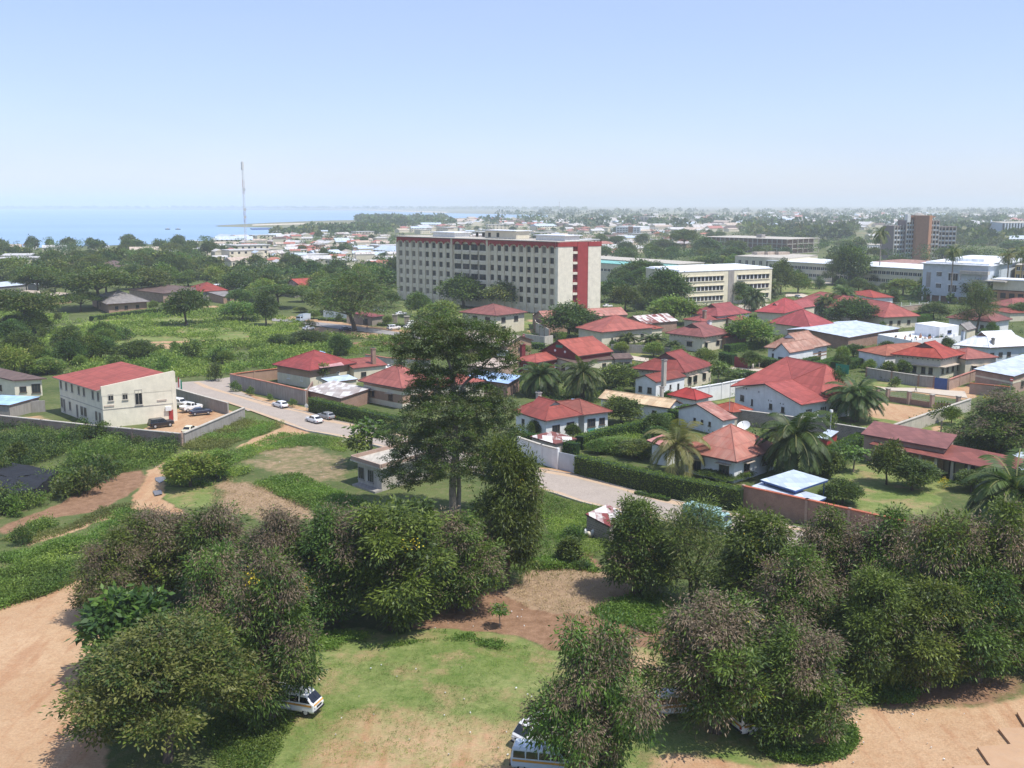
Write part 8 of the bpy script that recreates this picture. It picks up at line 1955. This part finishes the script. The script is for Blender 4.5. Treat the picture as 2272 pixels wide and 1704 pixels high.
kinds = [('town_white', 'cream', 18, 9, 3.6, 0, 'white metal roof'), ('zinc_rust', 'tan', 16, 8, 3.4, 0, 'rust-stained grey roof'), ('pink', 'cream', 14, 9, 3.6, 1, 'faded pink hipped roof'), ('town_white', 'cream', 26, 14, 6.5, 2, 'flat white roof, two storeys'),
         ('tan_roof', 'cream', 20, 10, 3.6, 0, 'tan metal roof'), ('steel', 'cream', 32, 13, 5.5, 0, 'pale steel shed roof'), ('red', 'white', 15, 10, 3.8, 1, 'red hipped roof'), ('orange', 'tan', 14, 9, 3.5, 1, 'rusty orange roof'), ('pale_concrete', 'cream', 16, 12, 7, 2, 'flat grey roof, two storeys'), ('brown_roof', 'brick_pale', 18, 9, 3.4, 0, 'dark brown roof')]
TM = [town_house(i, None, *q[:6]) for i, q in enumerate(kinds)]
rng = np.random.default_rng(21); placed = []
def scatter(poly, n, fn, dmin, seed):
    g = np.random.default_rng(seed); X = [p[0] for p in poly]; Y = [p[1] for p in poly]; k_ = 0; tries = 0
    while k_ < n and tries < n * 60:
        tries += 1; x, y = g.uniform(min(X), max(X)), g.uniform(min(Y), max(Y))
        if not pip(np.array([x]), np.array([y]), poly)[0]: continue
        p = W('S', x, y)
        if any((p.x - a) ** 2 + (p.y - b_) ** 2 < (dmin + r_) ** 2 for a, b_, r_ in placed): continue
        fn(p, g); placed.append((p.x, p.y, dmin)); k_ += 1
areas = [([(480, 535), (560, 529), (640, 520), (860, 520), (880, 545), (880, 598), (480, 592)], 70, 'in the lakeside quarter', 'small houses of the lakeside quarter', [.3, .16, .1, .1, .14, .06, .05, .05, .02, .02]),
         ([(880, 505), (1240, 497), (1400, 505), (1560, 520), (1600, 555), (1330, 575), (1240, 545), (880, 520)], 105, 'in the town behind the block', 'small houses of the town centre', [.22, .14, .16, .12, .12, .06, .08, .05, .03, .02]),
         ([(820, 493), (1200, 486), (1700, 474), (2272, 476), (2272, 500), (1800, 500), (1500, 512), (1200, 500), (860, 503)], 100, 'in the far hazy suburbs', 'tiny houses of the far suburbs', [.3, .1, .12, .14, .14, .12, .04, .02, .02, 0]),
         ([(0, 550), (330, 545), (470, 537), (480, 560), (330, 590), (0, 600)], 16, 'among the lakeside trees at the left', 'houses among the lakeside trees', [.2, .1, .1, .1, .2, .0, .15, .1, .0, .05]),
         ([(1700, 500), (2272, 505), (2272, 560), (1900, 560), (1700, 530)], 14, 'among the trees round the brick tower', 'houses round the brick tower', [.3, .1, .1, .1, .1, .1, .1, .1, 0, 0])]
for poly, n, where, grp, pr in areas:
    def put(p, g, pr=pr, where=where, grp=grp):
        i = int(g.choice(10, p=np.array(pr) / sum(pr))); o = bpy.data.objects.new('town_house', TM[i]); COL.objects.link(o)
        s_ = g.uniform(.75, 1.25) * (1.5 if p.y > 1700 else 1.0); o.location = p; o.rotation_euler = (0, 0, g.choice([.55, .55 + pi / 2, .2, .9]) + g.normal(0, .1)); o.scale = (s_, s_ * g.uniform(.8, 1.2), min(s_, 1.2))
        tag(o, 'small house, ' + kinds[i][6] + ', ' + where, 'house', grp + ', ' + kinds[i][6])
    scatter(poly, n, put, 9 if 'far' not in grp else 22, 31 + n)
# ---- roofs past counting in the suburbs and between the nearer ones
def roofs(name, poly, n, smin, smax, seed):
    g = np.random.default_rng(seed); X = [p[0] for p in poly]; Y = [p[1] for p in poly]; b = MB(); k_ = 0; tries = 0
    while k_ < n and tries < n * 40:
        tries += 1; x, y = g.uniform(min(X), max(X)), g.uniform(min(Y), max(Y))
        if not pip(np.array([x]), np.array([y]), poly)[0]: continue
        p = W('S', x, y); L_ = g.uniform(smin, smax)
        if any((p.x - a) ** 2 + (p.y - b_) ** 2 < (L_ * .45 + r_ * .6) ** 2 for a, b_, r_ in placed): continue
        B_ = L_ * g.uniform(.45, .8); rz = g.choice([.55, 2.1, .2]) + g.normal(0, .1); ex = Vector((cos(rz), sin(rz))); ey = Vector((-sin(rz), cos(rz))); h_ = g.choice([3.4, 3.8, 6.5], p=[.5, .3, .2]); m_ = int(g.integers(1, 7)); hr = B_ * .2
        o = p.xy - ex * L_ / 2 - ey * B_ / 2; b.pbox(o + (ex + ey) * .3, ex * (L_ - .6), ey * (B_ - .6), -.3, h_, 0)
        q = [Vector((*(o + ex * (L_ * s_) + ey * (B_ * t_)), z)) for s_, t_, z in ((0, 0, h_), (1, 0, h_), (1, 1, h_), (0, 1, h_), (0, .5, h_ + hr), (1, .5, h_ + hr))]
        b.face([q[0], q[1], q[5], q[4]], m_); b.face([q[2], q[3], q[4], q[5]], m_); b.face([q[1], q[2], q[5]], 0); b.face([q[3], q[0], q[4]], 0)
        placed.append((p.x, p.y, L_ * .5)); k_ += 1
    tag(b.build(name, [M['cream'], M['town_white'], M['zinc_rust'], M['tan_roof'], M['pink'], M['steel'], M['brown_roof']]), kind='stuff')
roofs('suburb_roofs', [(900, 492), (1240, 485), (1700, 474), (2272, 474), (2272, 500), (1800, 505), (1560, 518), (1240, 500), (900, 505)], 330, 18, 42, 51)
roofs('town_roofs', [(880, 505), (1240, 498), (1400, 505), (1560, 520), (1600, 550), (1330, 570), (1240, 545), (880, 520)], 90, 8, 18, 52)
roofs('quarter_roofs', [(480, 535), (560, 529), (640, 520), (870, 520), (880, 598), (480, 592)], 110, 8, 17, 53)
# ---- trees beyond the gardens
MASS = []
def far_trees(poly, n, kinds_, hr_, label, group, dmin, seed, single=1.0):
    left = [int(n * single)]
    def put(p, g):
        kind = kinds_[int(g.integers(len(kinds_)))]; h_ = g.uniform(*hr_); P_ = PROTO[kind]; v_ = P_[int(g.integers(len(P_)))]
        w = h_ * g.uniform(.85, 1.3); left[0] -= 1
        if left[0] < 0: MASS.append((p, w, h_)); return
        e = empty('tree', p, label, 'tree', group, g.uniform(0, 6)); w = h_ * g.uniform(.85, 1.3); e.scale = (w / 2 / v_[3], w / 2 / v_[3], h_ / v_[2])
        link('crown', v_[0], e); link('trunk', v_[1], e)
    scatter(poly, n, put, dmin, seed)
placed = [q for q in placed]
far_trees([(-20, 572), (330, 562), (480, 560), (480, 610), (380, 640), (260, 660), (-20, 660)], 95, ['shade', 'mango', 'spreading', 'bright', 'far_round'], (9, 14.5), 'dark leafy tree in the woodland belt between the lake and the green field', 'trees of the left woodland belt', 3.5, 1, .6)
far_trees([(-20, 552), (330, 545), (470, 540), (480, 560), (-20, 572)], 34, ['far_round', 'far_wide'], (8, 13), 'hazy tree on the lake shore at the left', 'trees on the lake shore', 5, 2, .45)
far_trees([(430, 600), (880, 598), (880, 650), (640, 690), (560, 665), (480, 655)], 55, ['shade', 'mango', 'bright', 'far_round', 'yellowish'], (7, 12), 'leafy tree between the lakeside quarter and the far road', 'trees between the lakeside quarter and the far road', 4, 3, .5)
far_trees([(1330, 545), (1480, 525), (1640, 530), (1660, 565), (1640, 600), (1480, 590), (1340, 600)], 75, ['shade', 'mango', 'bright', 'spreading'], (8, 13), 'dark tree behind the pale yellow block', 'trees behind the pale yellow block', 4, 4, .35)
far_trees([(1640, 520), (1780, 510), (1980, 520), (2272, 530), (2272, 590), (1900, 600), (1660, 570)], 120, ['shade', 'far_round', 'far_wide', 'spreading'], (8, 14), 'dark tree in the grounds round the brick tower', 'trees round the brick tower', 4, 5, .25)
far_trees([(490, 540), (900, 520), (900, 595), (490, 595)], 70, ['far_round', 'far_wide'], (6, 10), 'green tree between the lakeside roofs', 'trees between the lakeside roofs', 2, 6, .25)
far_trees([(900, 505), (1600, 505), (1600, 545), (1250, 545)], 85, ['far_round', 'far_wide'], (7, 12), 'green tree between the town roofs', 'trees between the town roofs', 2, 7, .2)
far_trees([(1540, 620), (1800, 590), (2000, 600), (2272, 640), (2272, 700), (2000, 690), (1800, 640), (1640, 640)], 26, ['shade', 'bright', 'mango', 'pale'], (4, 8), 'garden tree between the park and the red roofs', 'garden trees near the park', 4, 8, .6)
def mass(name, seed):
    g = np.random.default_rng(seed); Vs, Ls, Ms = [], [], []
    for p, w, h_ in MASS:
        n = 260; k_ = 7; lb = np.stack([g.normal(0, .24, k_), g.normal(0, .24, k_), g.uniform(.4, .82, k_)], 1); q = g.integers(0, k_, n)
        d_ = g.normal(0, 1, (n, 3)); d_ /= np.linalg.norm(d_, axis=1, keepdims=True)
        C = (lb[q] + d_ * np.array([.2, .2, .16]) * g.uniform(.7, 1.1, (n, 1))) * np.array([w, w, h_]) + np.array([p.x, p.y, 0])
        Vs.append(leaves(g, C, d_, 1.05, .75, .1, .6)); Ls.append(np.clip(g.beta(2, 2) * .5 + g.random(n) * .5, 0, 1)); Ms.append(np.full(n, g.choice(3, p=[.4, .4, .2])))
    V = np.concatenate(Vs); me = npmesh(name, V.reshape(-1, 3), np.arange(len(V) * 4).reshape(-1, 4), np.concatenate(Ms), np.concatenate(Ls))
    for q in ('leaf_dark', 'leaf', 'leaf_olive'): me.materials.append(M[q])
    tag(link(name, me), kind='stuff')
mass('woodland', 3)
# what lies farther off reads as masses of trees
def wood(name, poly, n, size, seed, per=46):
    g = np.random.default_rng(seed); X = [p[0] for p in poly]; Y = [p[1] for p in poly]; P_ = []
    while len(P_) < n:
        x, y = g.uniform(min(X), max(X)), g.uniform(min(Y), max(Y))
        if pip(np.array([x]), np.array([y]), poly)[0]:
            p = W('S', x, y)
            if all((p.x - a) ** 2 + (p.y - b_) ** 2 > (r_ + 2) ** 2 for a, b_, r_ in placed): P_.append((p.x, p.y, 0))
    P_ = np.array(P_); R_ = size * g.uniform(.6, 1.3, len(P_))
    idx = np.repeat(np.arange(len(P_)), per); d = g.normal(0, 1, (len(idx), 3)); d /= np.linalg.norm(d, axis=1, keepdims=True); d[:, 2] = np.abs(d[:, 2]) * 1.1 - .15
    C = P_[idx] + d * R_[idx][:, None] * np.array([1, 1, .75]) * g.uniform(.7, 1.05, (len(idx), 1)); C[:, 2] += R_[idx] * .55
    V = np.concatenate([leaves(g, C[i:i + 1] * 0 + C[i:i + 1], d[i:i + 1], R_[idx[i]] * .55, R_[idx[i]] * .42, .1, .6) for i in range(0)] or [leaves(g, C, d, 1, 1, .1, .6)])
    V = C[:, None, :] + (V - C[:, None, :]) * (R_[idx] * .55)[:, None, None]
    lv = np.clip(g.beta(2, 2, len(P_))[idx] * .6 + g.random(len(idx)) * .4, 0, 1)
    me = npmesh(name, V.reshape(-1, 3), np.arange(len(V) * 4).reshape(-1, 4), g.choice(3, len(P_), p=[.5, .35, .15])[idx], lv)
    for q in ('leaf_dark', 'leaf', 'leaf_olive'): me.materials.append(M[q])
    tag(link(name, me), kind='stuff')
wood('distant_wood', [(790, 488), (990, 488), (1010, 500), (990, 506), (800, 505)], 190, 10, 1)
wood('shore_wood', [(600, 519), (680, 512), (800, 507), (880, 510), (860, 522), (700, 527), (610, 526)], 170, 7, 2)
wood('suburb_trees', [(900, 500), (1200, 488), (1500, 478), (2272, 478), (2272, 502), (1800, 504), (1500, 514), (1200, 502)], 420, 10, 3, 34)
wood('plain_trees', [(1100, 478), (1400, 468), (2272, 464), (2272, 476), (1500, 476), (1200, 484)], 300, 13, 4, 26)
wood('far_shore_trees', [(-40, 461.5), (500, 461.5), (900, 463.5), (1300, 466), (1300, 468), (860, 464.8), (500, 463.2), (-40, 463.2)], 700, 15, 5, 18)
wood('tower_wood', [(1620, 505), (1900, 512), (1880, 535), (1680, 530)], 140, 9, 6)
wood('right_wood', [(2060, 510), (2272, 505), (2272, 545), (2100, 545)], 150, 9, 7)
wood('outlying_wood', [(2320, 560), (2900, 600), (3000, 900), (3000, 1250), (2420, 1180), (2420, 800), (2330, 640)], 110, 4.2, 12, 150)
wood('outlying_trees', [(-40, 700), (-500, 640), (-700, 900), (-300, 900), (-60, 760)], 40, 3.6, 13, 150)
wood('left_wood', [(-40, 580), (300, 572), (480, 572), (480, 600), (330, 630), (-40, 645)], 230, 4.5, 8, 60)
wood('middle_wood', [(470, 605), (880, 600), (880, 640), (700, 660), (560, 650)], 150, 3.6, 9, 60)
# boats and a jetty far out on the lake
for i, (x, y, lab) in enumerate(((372, 509.5, 'low dark boat on the lake, the left of two'), (395, 509.6, 'low dark boat trailing a pale wake on the lake'))):
    p = W('S', x, y); e = empty('boat', (p.x, p.y, .1), lab, 'boat'); b = MB(); L_ = 9
    lofted(b, [(0, -L_ * .45, L_ * .45, .8, .4), (1.4, -L_ / 2, L_ / 2, 1.6, .8)]); b.v = [(v_[0] + p.x, v_[1] + p.y, v_[2] + .1) for v_ in b.v]; b.build('hull', M['car_black'], e, uv=False)
    b = MB(); b.box((p.x, p.y, 2.2), (3, 2, 1.6)); b.build('cabin', M['wframe'], e, uv=False)
slabthing('jetty', 'S', [(555, 506.5), (615, 505.3), (620, 507.2), (560, 508)], 1.6, 1.8, 'bluepaint', 'long dark jetty in the bay behind the radio mast', 'jetty')

# ------------------------------------------------------------------ the air between here and there
m = bpy.data.materials.new('haze_air'); m.use_nodes = True; t = m.node_tree; t.nodes.clear()
out = t.nodes.new('ShaderNodeOutputMaterial'); pv = t.nodes.new('ShaderNodeVolumePrincipled')
pv.inputs['Color'].default_value = (.86, .93, 1, 1); pv.inputs['Density'].default_value = .00017; pv.inputs['Anisotropy'].default_value = .1
t.links.new(pv.outputs[0], out.inputs['Volume'])
b = MB(); b.box((0, 7000, 55), (92000, 108000, 114)); o = b.build('haze', m, uv=False); tag(o, kind='stuff')
